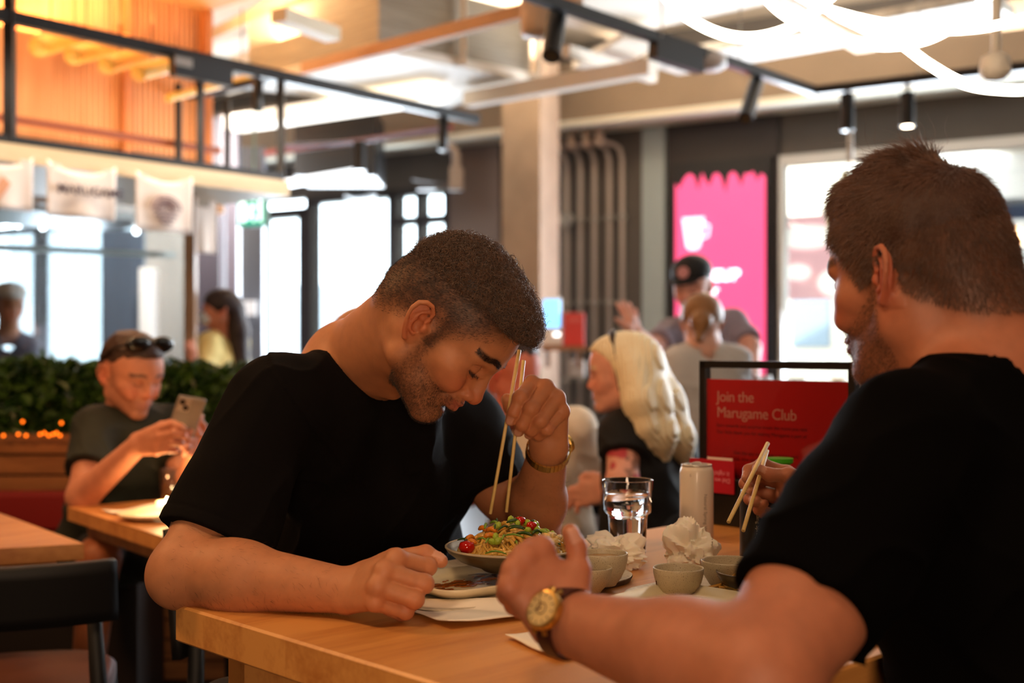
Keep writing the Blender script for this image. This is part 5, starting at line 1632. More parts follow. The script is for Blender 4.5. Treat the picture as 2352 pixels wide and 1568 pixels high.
# tall grey-blue cabinets and light panels far inside the kitchen
for nm, lb, ct, x0, x1, d, z0, z1, m_ in (
    ('steel_cabinet', 'tall slate-blue cabinet seen through the kitchen glass', 'cabinet', 232, 330, 10.5, 0, 2.2, mat('cabinet_slate', '5d6a7c', .35, noise=.25, nscale=1.2, stretch=(3, 3, .4))),
    ('steel_cabinet', 'pale grey tall cabinet right of the slate-blue one', 'cabinet', 332, 436, 10.3, 0, 2.3, mat('cabinet_pale', 'b5b0ab', .4, noise=.15, nscale=1.2, stretch=(3, 3, .4))),
    ('menu_board', 'narrow white menu panel in front of the grey cabinets', 'board', 318, 350, 10.1, 1.25, 1.85, mat('menu_white', 'eadfd8', .5, emit=.3)),
    ('steel_shelf', 'low grey shelf unit behind the glass screen', 'shelf', -60, 110, 9.6, 0, 1.0, mat('shelf_grey', '6d7780', .5))):
    a = P(x0, 800, d); b = P(x1, 800, d); mb = MB(); mb.box((a[0], d, z0), (b[0], d + .25, z1), bev=.01)
    if nm == 'steel_cabinet': mb.box(((a[0] + b[0]) / 2 - .004, d - .004, .1), ((a[0] + b[0]) / 2 + .004, d, z1 - .1)); mb.box(((a[0] + b[0]) / 2 - .05, d - .03, 1.0), ((a[0] + b[0]) / 2 - .035, d, 1.25))
    if nm == 'steel_shelf':
        for zz in (.3, .6): mb.box((a[0], d - .1, zz), (b[0], d, zz + .02))
    tag(mb.build(nm, m_), lb, ct, 'cabinets in the kitchen' if nm == 'steel_cabinet' else None)

# ------------------------------------------------------------------ planters with hedges, bench
def hedge(x0, x1, y0, y1, z0, z1, label, seed, n=2600):
    rg = np.random.default_rng(seed)
    r = empty('potted_hedge', ((x0 + x1) / 2, (y0 + y1) / 2, z0), label, 'hedge', 'green hedges in the slatted planters')
    p = rg.random((n, 3)); ang = rg.random(n) * 6.28
    lump = .5 + .5 * vnoise(p[:, 0] * (x1 - x0) * 5 + seed, p[:, 1] * 2, p[:, 0] * 0)
    c = np.stack([x0 + p[:, 0] * (x1 - x0), y0 + p[:, 1] * (y1 - y0), z0 + (z1 - z0) * (1 - (1 - p[:, 2]) ** 1.7) * (.72 + .34 * lump)], 1)
    nrm = rg.normal(0, 1, (n, 3)) + np.array([0, -.5, .7]); nrm /= np.linalg.norm(nrm, axis=1)[:, None]
    t = np.cross(nrm, rg.normal(0, 1, (n, 3))); t /= np.linalg.norm(t, axis=1)[:, None]; b = np.cross(nrm, t)
    s_ = rg.uniform(.036, .068, n)[:, None]
    prof = [(0, 0, 0), (.28, .26, .10), (.62, .24, .08), (1, 0, -.12), (.62, -.24, .08), (.28, -.26, .10)]
    V = np.concatenate([c + t * s_ * a + b * s_ * bb + nrm * s_ * h for a, bb, h in prof]).reshape(6, n, 3).transpose(1, 0, 2).reshape(-1, 3)
    base = np.arange(n)[:, None] * 6
    Q = np.concatenate([base + np.array([[0, 1, 2, 3]]), base + np.array([[0, 3, 4, 5]])])
    np_mesh('leaves', V, Q, mat('leaf_green', '1c3610', .35, noise=.5, nscale=14, color2='466322'), r, smooth=False)
    mb = MB()
    for k in range(14):
        x = x0 + (x1 - x0) * (k + .5) / 14; y = (y0 + y1) / 2 + rg.uniform(-.06, .06)
        mb.tube([(x, y, z0 - .05), (x + rg.uniform(-.04, .04), y, z0 + .12), (x + rg.uniform(-.08, .08), y, z1 - .06)], [.007, .006, .003], 5)
    mb.build('stems', mat('stem_brown', '4a3420', .7), r)
    return r
def planter(x0, x1, y0, y1, z1, label, nslat=7):
    r = empty('planter', ((x0 + x1) / 2, (y0 + y1) / 2, 0), label, 'planter', 'slatted wooden planters')
    mb = MB(); mb.box((x0 + .02, y0 + .02, 0), (x1 - .02, y1, z1 - .02)); mb.build('box', mat('planter_inner', '2a1b12', .7), r)
    mb = MB(); h_ = z1 / (nslat * 1.0)
    rg = random.Random(2)
    for k in range(nslat * 2):
        z = k * z1 / (nslat * 2); mb.box((x0, y0 - .005 * (k % 2), z + .004), (x1, y0 + .02, z + z1 / (nslat * 2) - .004), bev=.003)
    mb.build('slats', wood('planter_wood', 'a26a3c', '6f4220', scale=(3, 30, 26)), r)
    mb = MB(); mb.box((x0 - .01, y0 - .01, z1 - .03), (x1 + .01, y0 + .05, z1)); mb.box((x0 - .01, y1 - .05, z1 - .03), (x1 + .01, y1, z1)); mb.build('rim', mat('planter_rim', '8a5a34', .5), r)
    return r
yH = 4.35
a = P(-120, 0, yH)[0]; b = P(250, 0, yH)[0]; c = P(590, 0, yH)[0]
planter(a, b, yH - .02, yH + .34, .875, 'slatted wooden planter at the left edge behind the seated man', 6)
planter(b + .02, c, yH - .02, yH + .34, .875, 'slatted wooden planter behind the man with the phone', 6)
hedge(a, b, yH, yH + .32, .86, 1.13, 'dense green hedge at the left edge, left of the phone user', 1, 3200)
hedge(b + .02, c, yH, yH + .32, .86, 1.13, 'dense green hedge between the phone user and the curly haired man', 2, 2600)
r = empty('string_lights', P(60, 995, 4.2), 'small orange string lights along the planter rim', 'string lights')
for i, px in enumerate((8, 42, 52, 60, 92, 102, 112, 122, 130, 138, 141)):
    mb = MB(); p = P(px, 1000 - (26 if px in (52, 141) else 0) - (i % 3) * 3, 4.28); mb.lathe([(.0, -.006), (.006, 0), (.0, .006)], p, 8); mb.build('bulb', mat('bulb_orange', 'ff9a3c', .4, emit=3, emit_color='ff6a10'), r)
mb = MB(); mb.tube([P(x, 998 + 3 * math.sin(x * .2), 4.29) for x in range(0, 142, 10)], .0025, 5); mb.build('wire', mat('cord_brown', '6b3d20', .6), r)
# red bench seat
r = empty('bench', (P(40, 0, 4.0)[0], 4.0, 0), 'red upholstered bench in front of the slatted planter', 'bench')
mb = MB(); x0 = P(-140, 0, 3.95)[0]; x1 = P(330, 0, 3.95)[0]
mb.box((x0, 3.86, .42), (x1, 4.30, .54), bev=.02); mb.build('seat', mat('bench_red', '7c0f0c', .6), r)
mb = MB(); mb.box((x0, 4.24, .54), (x1, 4.315, .68), bev=.015); mb.build('backrest', mat('bench_red', '7c0f0c', .6), r)
mb = MB(); mb.box((x0 + .02, 3.95, 0), (x1 - .02, 4.25, .42)); mb.build('base', mat('bench_base', '1a1210', .6), r)

# ------------------------------------------------------------------ side tables
OAK = wood('oak_side', 'cf8f4e', 'a9682f', scale=(2, 16, 16), rot=-.86)
def side_table(corner, L, W_, z, label, th=.04, dirL=None):
    """corner: plan point of the near-right corner; extends L along the room direction and W to the left"""
    g = TG if dirL is None else dirL; n = np.array([-g[1], g[0]])
    c0 = np.array(corner)
    q = [c0, c0 + g * L, c0 + g * L + n * W_, c0 + n * W_]
    r = empty('dining_table', (*((q[0] + q[2]) / 2), 0), label, 'table')
    mb = MB(); mb.poly([Vector((p[0], p[1], z - th)) for p in q], (0, 0, 1), th); mb.build('tabletop', OAK, r)
    c = (q[0] + q[2]) / 2
    mb = MB(); q2 = [c + (p - c) * .86 for p in q]; mb.poly([Vector((p[0], p[1], z - th - .05)) for p in q2], (0, 0, 1), .05); mb.build('apron', OAK, r)
    mb = MB(); mb.tube([(c[0], c[1], .02), (c[0], c[1], z - .08)], .035, 14); mb.build('pedestal', BLACKM, r, smooth=True)
    mb = MB(); mb.lathe([(.0, 0), (.24, .0), (.24, .012), (.05, .03), (.0, .03)], (c[0], c[1], 0), 28); mb.build('base', BLACKM, r)
    return r, q
ZT2 = .75
def on_t2(px, py, z=ZT2):
    d = (CAMZ - z) * F / (py - HOR); return P(px, py, d)
# near-left table: its right corner is seen at the left edge of the frame
k1 = on_t2(193, 1248)
gA = np.array([.66, .75]); gA = gA / np.linalg.norm(gA)
nA = np.array([-.75, .66])
def plan_table(p_far_right, g, L, W_, z, label, th=.035, ap=True):
    c0 = np.array(p_far_right[:2])
    q = [c0, c0 - g * L, c0 - g * L + np.array([-g[1], g[0]]) * W_, c0 + np.array([-g[1], g[0]]) * W_]
    r = empty('dining_table', (*((q[0] + q[2]) / 2), 0), label, 'table')
    mb = MB(); mb.poly([Vector((p[0], p[1], z - th)) for p in q], (0, 0, 1), th); mb.build('tabletop', OAK, r)
    c = (q[0] + q[2]) / 2
    mb = MB(); q2 = [c + (p - c) * .88 for p in q]; mb.poly([Vector((p[0], p[1], z - th - .04)) for p in q2], (0, 0, 1), .04); mb.build('apron', OAK, r)
    mb = MB(); mb.tube([(c[0], c[1], .02), (c[0], c[1], z - .08)], .035, 14); mb.build('pedestal', BLACKM, r, smooth=True)
    mb = MB(); mb.lathe([(.0, 0), (.22, .0), (.22, .012), (.05, .03), (.0, .03)], (c[0], c[1], 0), 28); mb.build('base', BLACKM, r)
    return r, q
def poly_table(pts, z, label, th=.035):
    r = empty('dining_table', (*np.mean([p[:2] for p in pts], 0), 0), label, 'table')
    q = [np.array(p[:2]) for p in pts]
    mb = MB(); mb.poly([Vector((p[0], p[1], z - th)) for p in q], (0, 0, 1), th); mb.build('tabletop', OAK, r)
    c = sum(q) / len(q)
    mb = MB(); q2 = [c + (p - c) * .88 for p in q]; mb.poly([Vector((p[0], p[1], z - th - .04)) for p in q2], (0, 0, 1), .04); mb.build('apron', OAK, r)
    mb = MB(); mb.tube([(c[0], c[1], .02), (c[0], c[1], z - .08)], .035, 14); mb.build('pedestal', BLACKM, r, smooth=True)
    mb = MB(); mb.lathe([(.0, 0), (.20, .0), (.20, .012), (.05, .03), (.0, .03)], (c[0], c[1], 0), 28); mb.build('base', BLACKM, r)
    return r
c1_ = k1[:2]; e1_ = np.array([-.92, -.39]); e2_ = np.array([-.62, .785])
e1_ = e1_ / np.linalg.norm(e1_); e2_ = e2_ / np.linalg.norm(e2_)
poly_table([c1_, c1_ + e1_ * .75, c1_ + e1_ * .75 + e2_ * .65, c1_ + e2_ * .65], ZT2, 'light wooden table cut off by the left edge, in front of the black chair')
k2 = on_t2(155, 1164); k2b = on_t2(392, 1238)
ed = (k2b - k2)[:2]; ed = ed / np.linalg.norm(ed); pn = np.array([-ed[1], ed[0]])
pn = pn if pn[1] > 0 else -pn
poly_table([k2[:2], k2[:2] + ed * .80, k2[:2] + ed * .80 + pn * .62, k2[:2] + pn * .62], ZT2, 'light wooden table in front of the man with the phone')
# things on the phone user's table
def t2(u, v, z=0.0): p = k2[:2] + ed * u + pn * v; return Vector((p[0], p[1], ZT2 + z))
PAPER = mat('paper_white', 'efe6d6', .7)
def napkin(name, ctr, w, h, label, ang=0., amp=.004, seed=1, matx=PAPER, th=.0015, cat_='napkin', curl=.0):
    rg = random.Random(seed); ph = [rg.uniform(0, 6) for _ in range(4)]
    ca, sa = math.cos(ang), math.sin(ang)
    def fn(u, v):
        x = (u - .5) * w; y = (v - .5) * h
        z = amp * (1.2 + math.sin(u * 7 + ph[0]) * math.sin(v * 5 + ph[1]) + .5 * math.sin(u * 13 + v * 9 + ph[2])) + curl * max(0, u + v - 1.4) ** 2
        return Vector((ctr[0] + x * ca - y * sa, ctr[1] + x * sa + y * ca, ctr[2] + .001 + z))
    mb = MB(); mb.grid(fn, 18, 18); o = mb.build(name, matx, smooth=True)
    m_ = o.modifiers.new('thick', 'SOLIDIFY'); m_.thickness = th; m_.offset = 1
    return tag(o, label, cat_)
napkin('paper_sheet', t2(.30, .15), .30, .20, 'open paper sheet lying on the phone user\'s table', ang=math.atan2(ed[1], ed[0]) + .1, seed=3)
napkin('paper_sheet', t2(.33, .24, .006), .26, .18, 'second paper sheet under the lit glass on the phone user\'s table', ang=math.atan2(ed[1], ed[0]) - .3, seed=4)
r = empty('plate', on_t2(352, 1192), 'small pale plate beside the paper sheets on the phone user\'s table', 'plate')
mb = MB(); mb.lathe([(.0, 0), (.05, 0), (.085, .014), (.088, .018), (.082, .017), (.05, .006), (.0, .006)], on_t2(352, 1192), 28); mb.build('dish', mat('plate_cream', 'e2cfa8', .35), r, smooth=True)
GLASS = mat('drinking_glass', 'ffffff', .01, trans=1.0, ior=1.45)
gp = Vector(on_t2(396, 1150)) + Vector((0, 0, .001))
mb = MB(); mb.lathe([(.0, .0), (.028, 0), (.032, .006), (.035, .09), (.033, .09), (.030, .010), (.0, .008)], gp, 28)
tag(mb.build('drinking_glass', pane_mat('thin_glass', (.95, .93, .9), .12), smooth=True), 'clear glass tumbler on the phone user\'s table', 'glass')
r = empty('table_candle', Vector(on_t2(384, 1178)) + Vector((0, 0, .001)), 'small glowing candle light beside the tumbler on the phone user\'s table', 'candle')
mb = MB(); mb.lathe([(.0, 0), (.026, 0), (.028, .03), (.024, .03), (.022, .012), (.0, .012)], Vector(on_t2(384, 1178)) + Vector((0, 0, .001)), 20); mb.build('holder', mat('candle_glass', 'f3dcae', .2, emit=2.5, emit_color='ffcf80'), r)
mb = MB(); mb.lathe([(.0, .012), (.006, .02), (.004, .034), (.0, .042)], Vector(on_t2(384, 1178)) + Vector((0, 0, .001)), 10); mb.build('flame', mat('flame', 'fff0c0', .5, emit=60, emit_color='ffd890'), r)
lamp('POINT', 'candle_glow', Vector(on_t2(384, 1178)) + Vector((0, 0, .07)), None, .8, (1, .66, .3), shadow_soft_size=.03)
lamp('SPOT', 'side_table_spot', (-1.35, 3.2, 2.6), t2(.4, .3), 42, (1, .60, .28), spot_size=math.radians(38), spot_blend=.7, shadow_soft_size=.05)

# ---- black chair, lower left
def chair(loc, rz, label, seatm, seat_z=.45, bh=.24, bz_=.60):
    r = empty('dining_chair', loc, label, 'chair', 'black dining chairs', rz)
    B = MB()
    BL = mat('chair_black', '0c0a0b', .6)
    x, y = loc[0], loc[1]
    M = Matrix.Translation(Vector(loc)) @ Matrix.Rotation(rz, 4, 'Z')
    # seat: rounded pad, front towards +y of the chair
    mb = MB(); n = 28
    pts = []
    for k in range(n):
        a = 2 * math.pi * k / n; sx, sy = math.cos(a), math.sin(a)
        px_ = .215 * (abs(sx) ** .55) * (1 if sx >= 0 else -1); py_ = .205 * (abs(sy) ** .55) * (1 if sy >= 0 else -1)
        pts.append((px_, py_))
    lay = [(.90, seat_z - .03), (1, seat_z - .018), (1, seat_z), (.93, seat_z + .012), (.0, seat_z + .006)]
    vs = [M @ Vector((p[0] * s_, p[1] * s_, z)) for s_, z in lay for p in pts]
    fs = [(i * n + k, i * n + (k + 1) % n, (i + 1) * n + (k + 1) % n, (i + 1) * n + k) for i in range(len(lay) - 1) for k in range(n)] + [tuple(range(n))[::-1]]
    mb._add(vs, fs); mb.build('seat', seatm, r, angle=60)
    mb = MB()
    def back(u, v):
        a = (u - .5) * 1.5; R_ = .34
        return M @ Vector((R_ * math.sin(a), -.24 + R_ * (1 - math.cos(a)) * .6 - .035 * v, bz_ + bh * v))
    mb.grid(back, 24, 6); o = mb.build('backrest', BL, r, smooth=True); m_ = o.modifiers.new('thick', 'SOLIDIFY'); m_.thickness = .018; m_.offset = 0
    for sx in (-1, 1):
        mb = MB(); mb.tube([M @ Vector((.19 * sx, .17, seat_z - .02)), M @ Vector((.215 * sx, .21, 0))], [.016, .012], 10); mb.build('leg', BL, r, smooth=True)
        mb = MB(); mb.tube([M @ Vector((.185 * sx, -.185, bz_ + bh * .7)), M @ Vector((.20 * sx, -.175, seat_z - .02)), M @ Vector((.22 * sx, -.22, 0))], [.013, .018, .012], 10); mb.build('leg', BL, r, smooth=True)
    mb = MB(); mb.beam(M @ Vector((-.18, .16, seat_z - .045)), M @ Vector((.18, .16, seat_z - .045)), .02, .04); mb.beam(M @ Vector((-.18, -.17, seat_z - .045)), M @ Vector((.18, -.17, seat_z - .045)), .02, .04)
    for sx in (-1, 1): mb.beam(M @ Vector((.18 * sx, .16, seat_z - .045)), M @ Vector((.19 * sx, -.17, seat_z - .045)), .02, .04)
    mb.build('seat_frame', BL, r)
    return r
LEA = mat('seat_leather', '5b3018', .5, noise=.15, nscale=9)
chair((-1.04, 2.50, 0), math.radians(14), 'black chair with a brown leather seat, backrest towards the viewer, lower left', LEA, .50, .12, .655)
chair((-.33, 2.30, 0), math.radians(-135), 'dark chair under the curly haired man', mat('seat_black', '141212', .6), .46)
chair((.66, 1.22, 0), math.radians(45), 'dark chair under the large man on the right', mat('seat_black', '141212', .6), .44)
chair((.16, 4.05, 0), math.radians(150), 'black chair of the man in the white t-shirt', mat('seat_black', '141212', .6), .46)
chair((.62, 3.62, 0), math.radians(20), 'black chair of the blonde woman', mat('seat_black', '141212', .6), .46)

# ------------------------------------------------------------------ main table
c0 = np.array([-.455, 1.645]); U = np.array([.721, .693]); Wd = np.array([.697, -.717])
TL, TW = 1.135, .80
OAKM = wood('oak_table', 'd7964f', 'b06a2e', scale=(2.2, 22, 22), rough=.38, rot=math.radians(-44), plank=.095)
def tb(u, v, z=0.0): p = c0 + U * u + Wd * v; return Vector((p[0], p[1], TT + z))
r = empty('dining_table', (*((tb(TL / 2, TW / 2))[:2]), 0), 'thick oak table in the foreground shared by the two men in black', 'table')
def tbox(mb, u0, u1, v0, v1, z0, z1, bev=0.):
    M = Matrix(((U[0], Wd[0], 0, c0[0]), (U[1], Wd[1], 0, c0[1]), (0, 0, 1, 0), (0, 0, 0, 1)))
    return mb.box((u0, v0, z0), (u1, v1, z1), M, bev)
mb = MB(); tbox(mb, 0, TL, 0, TW, TT - .050, TT, .003); mb.build('tabletop', OAKM, r)
mb = MB(); tbox(mb, .055, TL - .055, .045, .085, .08, TT - .05); mb.build('side_panel', OAKM, r)
mb = MB(); tbox(mb, .055, .095, .045, TW - .045, 0.0, TT - .05); mb.build('end_panel', OAKM, r)
mb = MB(); tbox(mb, TL - .095, TL - .055, .045, TW - .045, 0.0, TT - .05); mb.build('end_panel', OAKM, r)
MAINT = r

def on_t(px, py, z=0.0):
    """table-top point seen at a pixel"""
    d = (CAMZ - TT - z) * F / (py - HOR); p = P(px, py, d); return Vector(p)

# trays: pale washed-wood boards with rounded ends
def rounded(cx, cy, w, h, r_, ang, z, n=8):
    out = []
    for sx, sy, a0 in ((1, 1, 0), (-1, 1, 90), (-1, -1, 180), (1, -1, 270)):
        for k in range(n + 1):
            a = math.radians(a0 + 90 * k / n)
            x = sx * (w / 2 - r_) + r_ * math.cos(a); y = sy * (h / 2 - r_) + r_ * math.sin(a)
            out.append(Vector((cx + x * math.cos(ang) - y * math.sin(ang), cy + x * math.sin(ang) + y * math.cos(ang), z)))
    return out
ASH = wood('washed_ash', 'd8ccb4', 'a89a80', scale=(5, 60, 60), rough=.5, rot=math.radians(44))
def tray(cx, cy, w, h, ang, label, rr=.075, th=.009):
    r_ = empty('serving_tray', (cx, cy, TT), label, 'tray', 'washed wood serving trays')
    mb = MB(); o = rounded(cx, cy, w, h, rr, ang, TT + .0005); i2 = rounded(cx, cy, w + .010, h + .010, rr + .005, ang, TT + th); n = len(o)
    i3 = rounded(cx, cy, w - .004, h - .004, rr - .004, ang, TT + th + .0012)
    i4 = rounded(cx, cy, w - .016, h - .016, rr - .010, ang, TT + th - .002)
    vs = o + i2 + i3 + i4
    fs = [tuple(range(n))[::-1]] + [(L_ * n + k, L_ * n + (k + 1) % n, (L_ + 1) * n + (k + 1) % n, (L_ + 1) * n + k) for L_ in range(3) for k in range(n)] + [tuple(range(3 * n, 4 * n))]
    mb._add(vs, fs); mb.build('board', ASH, r_, angle=40)
    mb = MB(); a = rounded(cx, cy, w + .004, h + .004, rr + .002, ang, TT + .0006); b = rounded(cx, cy, w + .0112, h + .0112, rr + .0056, ang, TT + th - .0015)
    mb._add(a + b, [(k, (k + 1) % n, n + (k + 1) % n, n + k) for k in range(n)]); mb.build('dark_edge', mat('tray_edge', '4b3d30', .5), r_)
    return r_
au = math.atan2(U[1], U[0])
# tray of the man in the middle (lies along his side), and the wide tray of the man on the right
TAc = tb(.395, .188); tray(TAc.x, TAc.y, .40, .29, au, 'washed wood tray under the leaf-patterned plate and noodle bowl')
TBc = tb(.685, .580); tray(TBc.x, TBc.y, .50, .39, au, 'washed wood tray in front of the man on the right')
ZA = TT + .0085
# rectangular plate with leaf painting
def rect_plate(cx, cy, w, h, ang, z, label, painted=True, swirl=False):
    r_ = empty('rectangular_plate', (cx, cy, z), label, 'plate', 'rectangular cream plates')
    CR = mat('plate_glaze', 'dfd0ad', .22, noise=.05, nscale=30)
    mb = MB(); L = [rounded(cx, cy, w * .80, h * .74, .030, ang, z), rounded(cx, cy, w * .97, h * .96, .034, ang, z + .011), rounded(cx, cy, w, h, .036, ang, z + .0145), rounded(cx, cy, w, h, .036, ang, z + .0170),
         rounded(cx, cy, w * .985, h * .975, .034, ang, z + .0178), rounded(cx, cy, w * .90, h * .87, .030, ang, z + .0085), rounded(cx, cy, w * .82, h * .77, .028, ang, z + .0062)]
    n = len(L[0]); vs = [p for l in L for p in l]
    fs = [tuple(range(n))[::-1]] + [(i * n + k, i * n + (k + 1) % n, (i + 1) * n + (k + 1) % n, (i + 1) * n + k) for i in range(6) for k in range(n)] + [tuple(range(6 * n, 7 * n))]
    mb._add(vs, fs); mb.build('dish', CR, r_, smooth=True)
    ca, sa = math.cos(ang), math.sin(ang)
    def q(a, b, hh=0): return Vector((cx + a * ca - b * sa, cy + a * sa + b * ca, z + .0066 + hh))
    if painted:
        mb = MB()
        for (a, b, th_, L_, w_) in ((.030, .020, 205, .045, .006), (.036, .020, 250, .040, .006), (.030, .004, 200, .040, .0055), (.060, .006, 180, .045, .005), (.045, .000, 235, .036, .006), (.075, .014, 330, .04, .005), (.028, .022, 165, .03, .004)):
            th_ = math.radians(th_); pts = []
            for k in range(9):
                t = k / 8; ww = w_ * math.sin(math.pi * t) ** .8
                pts.append((a + .013 + L_ * t * math.cos(th_) - ww * math.sin(th_), b + .028 + L_ * t * math.sin(th_) + ww * math.cos(th_) + .006 * math.sin(t * 3)))
            for k in range(7, 0, -1):
                t = k / 8; ww = -w_ * .5 * math.sin(math.pi * t)
                pts.append((a + .013 + L_ * t * math.cos(th_) - ww * math.sin(th_), b + .028 + L_ * t * math.sin(th_) + ww * math.cos(th_) + .006 * math.sin(t * 3)))
            mb.poly([q(*p) for p in pts], (0, 0, 1), .0003)
        mb.tube([q(.095, .05, .0003), q(.075, .045, .0003), q(.058, .036, .0003), (q(.053, .018, .0003))], .0008, 5)
        mb.build('leaf_painting', mat('leaf_brown', '6a4b35', .4), r_)
    if swirl:
        mb = MB()
        for k in range(9):
            rr_ = .012 + .006 * k
            mb.tube([q(-.05 + rr_ * 1.6 * math.cos(a / 10 * math.pi) * 1.4, .0 + rr_ * math.sin(a / 10 * math.pi), .0003) for a in range(0, 21 if k < 3 else 11)], .0007, 4)
        mb.build('line_pattern', mat('line_white', 'f4ecd8', .35), r_)
    return r_, q
pc_ = tb(.350, .235)
PR, pq = rect_plate(pc_.x, pc_.y, .225, .150, au - .12, ZA, 'cream rectangular plate with brown leaf painting, smeared with sauce')
# sauce remains
mb = MB(); rg = random.Random(11)
for k in range(52):
    u = rg.gauss(-.034, .024); v = rg.gauss(.012, .017); s_ = rg.uniform(.0015, .0065) * (1.3 if k < 14 else .6)
    u = max(-.095, min(.05, u)); v = max(-.045, min(.045, v))
    pts = [pq(u + s_ * 1.9 * math.cos(a) * rg.uniform(.7, 1.3), v + s_ * math.sin(a) * rg.uniform(.6, 1.3)) for a in [2 * math.pi * i / 9 for i in range(9)]]
    mb.poly(pts, (0, 0, 1), .0006 + .0006 * rg.random())
tag(mb.build('sauce_smear', mat('sauce_brown', 'b3661f', .12, noise=.5, nscale=220, color2='7a3412', coat=.6)), 'glossy brown sauce and crumbs smeared on the cream leaf plate', 'sauce', kind='stuff')
mb = MB(); g0 = pq(.055, -.028, .004); mb.tube([g0, g0 + Vector((.008, .006, .001)), g0 + Vector((.016, .009, 0))], [.003, .004, .002], 7)
tag(mb.build('spring_onion_piece', mat('onion_green', '5f8a2a', .4), smooth=True), 'small green onion piece left on the leaf plate', 'vegetable piece')
# noodle bowl
bc = P(1182, 1262, 1.745); bz = ZA + .018
bc = np.array([bc[0] , 1.76, 0]); bc[0] = (1180 - 1176) / F * 1.76
r = empty('noodle_bowl', (bc[0], bc[1], bz), 'grey-brown shallow bowl heaped with noodles, on the leaf plate', 'bowl')
R_ = .099
HB = .032
mb = MB(); mb.lathe([(.0, 0), (R_ * .45, 0), (R_ * .50, .004), (R_ * .80, HB * .45), (R_ * .96, HB * .82), (R_, HB), (R_ * 1.0, HB + .002), (R_ * .97, HB + .002), (R_ * .92, HB * .80), (R_ * .6, HB * .42), (.0, HB * .35)], (bc[0], bc[1], bz), 56)
mb.build('dish', mat('bowl_taupe', '54452f', .28, noise=.12, nscale=60), r, smooth=True)
mb = MB(); mb.tube([(bc[0] + (R_ - .001) * math.cos(a * .1122), bc[1] + (R_ - .001) * math.sin(a * .1122), bz + HB + .0015) for a in range(56)], .0018, 6, closed=True); mb.build('rim', mat('bowl_rim', 'b5a48a', .25), r, smooth=True)
# noodles: many curled strands heaped in a mound
def noodles(name, c, rad, zb, hh, n, m_, label, seed, thick=.0025, parent=None):
    rg = random.Random(seed); mb = MB()
    for k in range(n):
        a = rg.uniform(0, 6.28); rr = rad * math.sqrt(rg.random()) * .9
        x, y = rr * math.cos(a), rr * math.sin(a)
        th_ = rg.uniform(0, 6.28); L_ = rg.uniform(.08, .15); pts = []
        cv = rg.uniform(-20, 20); lay = rg.random()
        st = 14
        for i in range(st + 1):
            q_ = min(1, math.hypot(x, y) / rad)
            z = zb + hh * (1 - q_ ** 1.8) * (.35 + .65 * lay) + .0035 * math.sin(i * .9 + k)
            pts.append((c[0] + x, c[1] + y, z))
            th_ += cv * L_ / st; x += math.cos(th_) * L_ / st; y += math.sin(th_) * L_ / st
            q2 = math.hypot(x, y)
            if q2 > rad: x *= rad / q2; y *= rad / q2; th_ += .8
        mb.tube(pts, thick * rg.uniform(.8, 1.25), 6)
    return tag(mb.build(name, m_, parent, smooth=True), label, 'noodles', kind='stuff')
NOOD = mat('noodle_yellow', 'dcab4e', .28, noise=.25, nscale=40, coat=.4, sss=.1)
noodles('noodles', bc, R_ * .80, bz + HB * .80,   .042, 210, NOOD, 'glossy yellow stir-fried noodles heaped in the taupe bowl', 5)
GRN = mat('veg_green', '4d7a20', .35, noise=.3, nscale=60, color2='8fae3c'); GRND = mat('veg_dark', '2b4a18', .35)
def on_mound(a, rr, lift=.002):
    x = bc[0] + rr * math.cos(a); y = bc[1] + rr * math.sin(a); q_ = min(1, rr / (R_ * .86))
    return Vector((x, y, bz + HB * .80 + .044 * (1 - q_ ** 1.8) + lift))
def proto_copy(proto, n, fn, labels, grp):
    out = []
    for k in range(n):
        loc, rot, sc_ = fn(k)
        o = proto if k == 0 else proto.copy()
        if k: COL.objects.link(o)
        o.location = loc; o.rotation_euler = rot; o.scale = (sc_,) * 3
        tag(o, labels if isinstance(labels, str) else labels[k % len(labels)], proto['category'], grp); out.append(o)
    return out
rg = random.Random(21)
# edamame beans
mb = MB(); mb.lathe([(.0, -.0045), (.0032, -.0032), (.0046, 0), (.0032, .0032), (.0, .0045)], (0, 0, 0), 12); mb.v = [(x * 1.35, y, z) for x, y, z in mb.v]
pr = mb.build('edamame_bean', mat('bean_green', '9cb33a', .35, sss=.1), smooth=True, origin=(0, 0, 0)); pr['category'] = 'bean'
spots = [(rg.uniform(-2.4, -.3), rg.uniform(.01, .075)) for _ in range(16)] + [(-.6 + .12 * k, .045) for k in range(6)]
proto_copy(pr, 15, lambda k: (on_mound(*spots[k], .0045), (rg.random() * 3, rg.random() * 3, rg.random() * 3), rg.uniform(.85, 1.2)), 'round green edamame bean among the noodles in the taupe bowl', 'edamame beans in the noodle bowl')
# tomato halves
def tomato(a, rr, s_, label):
    p = on_mound(a, rr, .006)
    r_ = empty('cherry_tomato', p, label, 'tomato')
    mb = MB(); mb.lathe([(.0, -.009 * s_), (.007 * s_, -.006 * s_), (.0105 * s_, .0), (.0085 * s_, .006 * s_), (.0, .009 * s_)], p, 18); mb.build('fruit', mat('tomato_red', 'b3180c', .12, coat=.5), r_, smooth=True)
    mb = MB(); mb.lathe([(.0, .0088 * s_), (.0022, .0095 * s_), (.0, .0105 * s_)], p, 8); mb.build('stem_scar', GRND, r_)
tomato(math.radians(212), .078, 1.15, 'shiny red cherry tomato at the left rim of the noodle bowl')
tomato(math.radians(-62), .020, .75, 'red tomato piece on top of the noodles')
tomato(math.radians(-45), .036, .75, 'red tomato piece right of the top of the noodles')
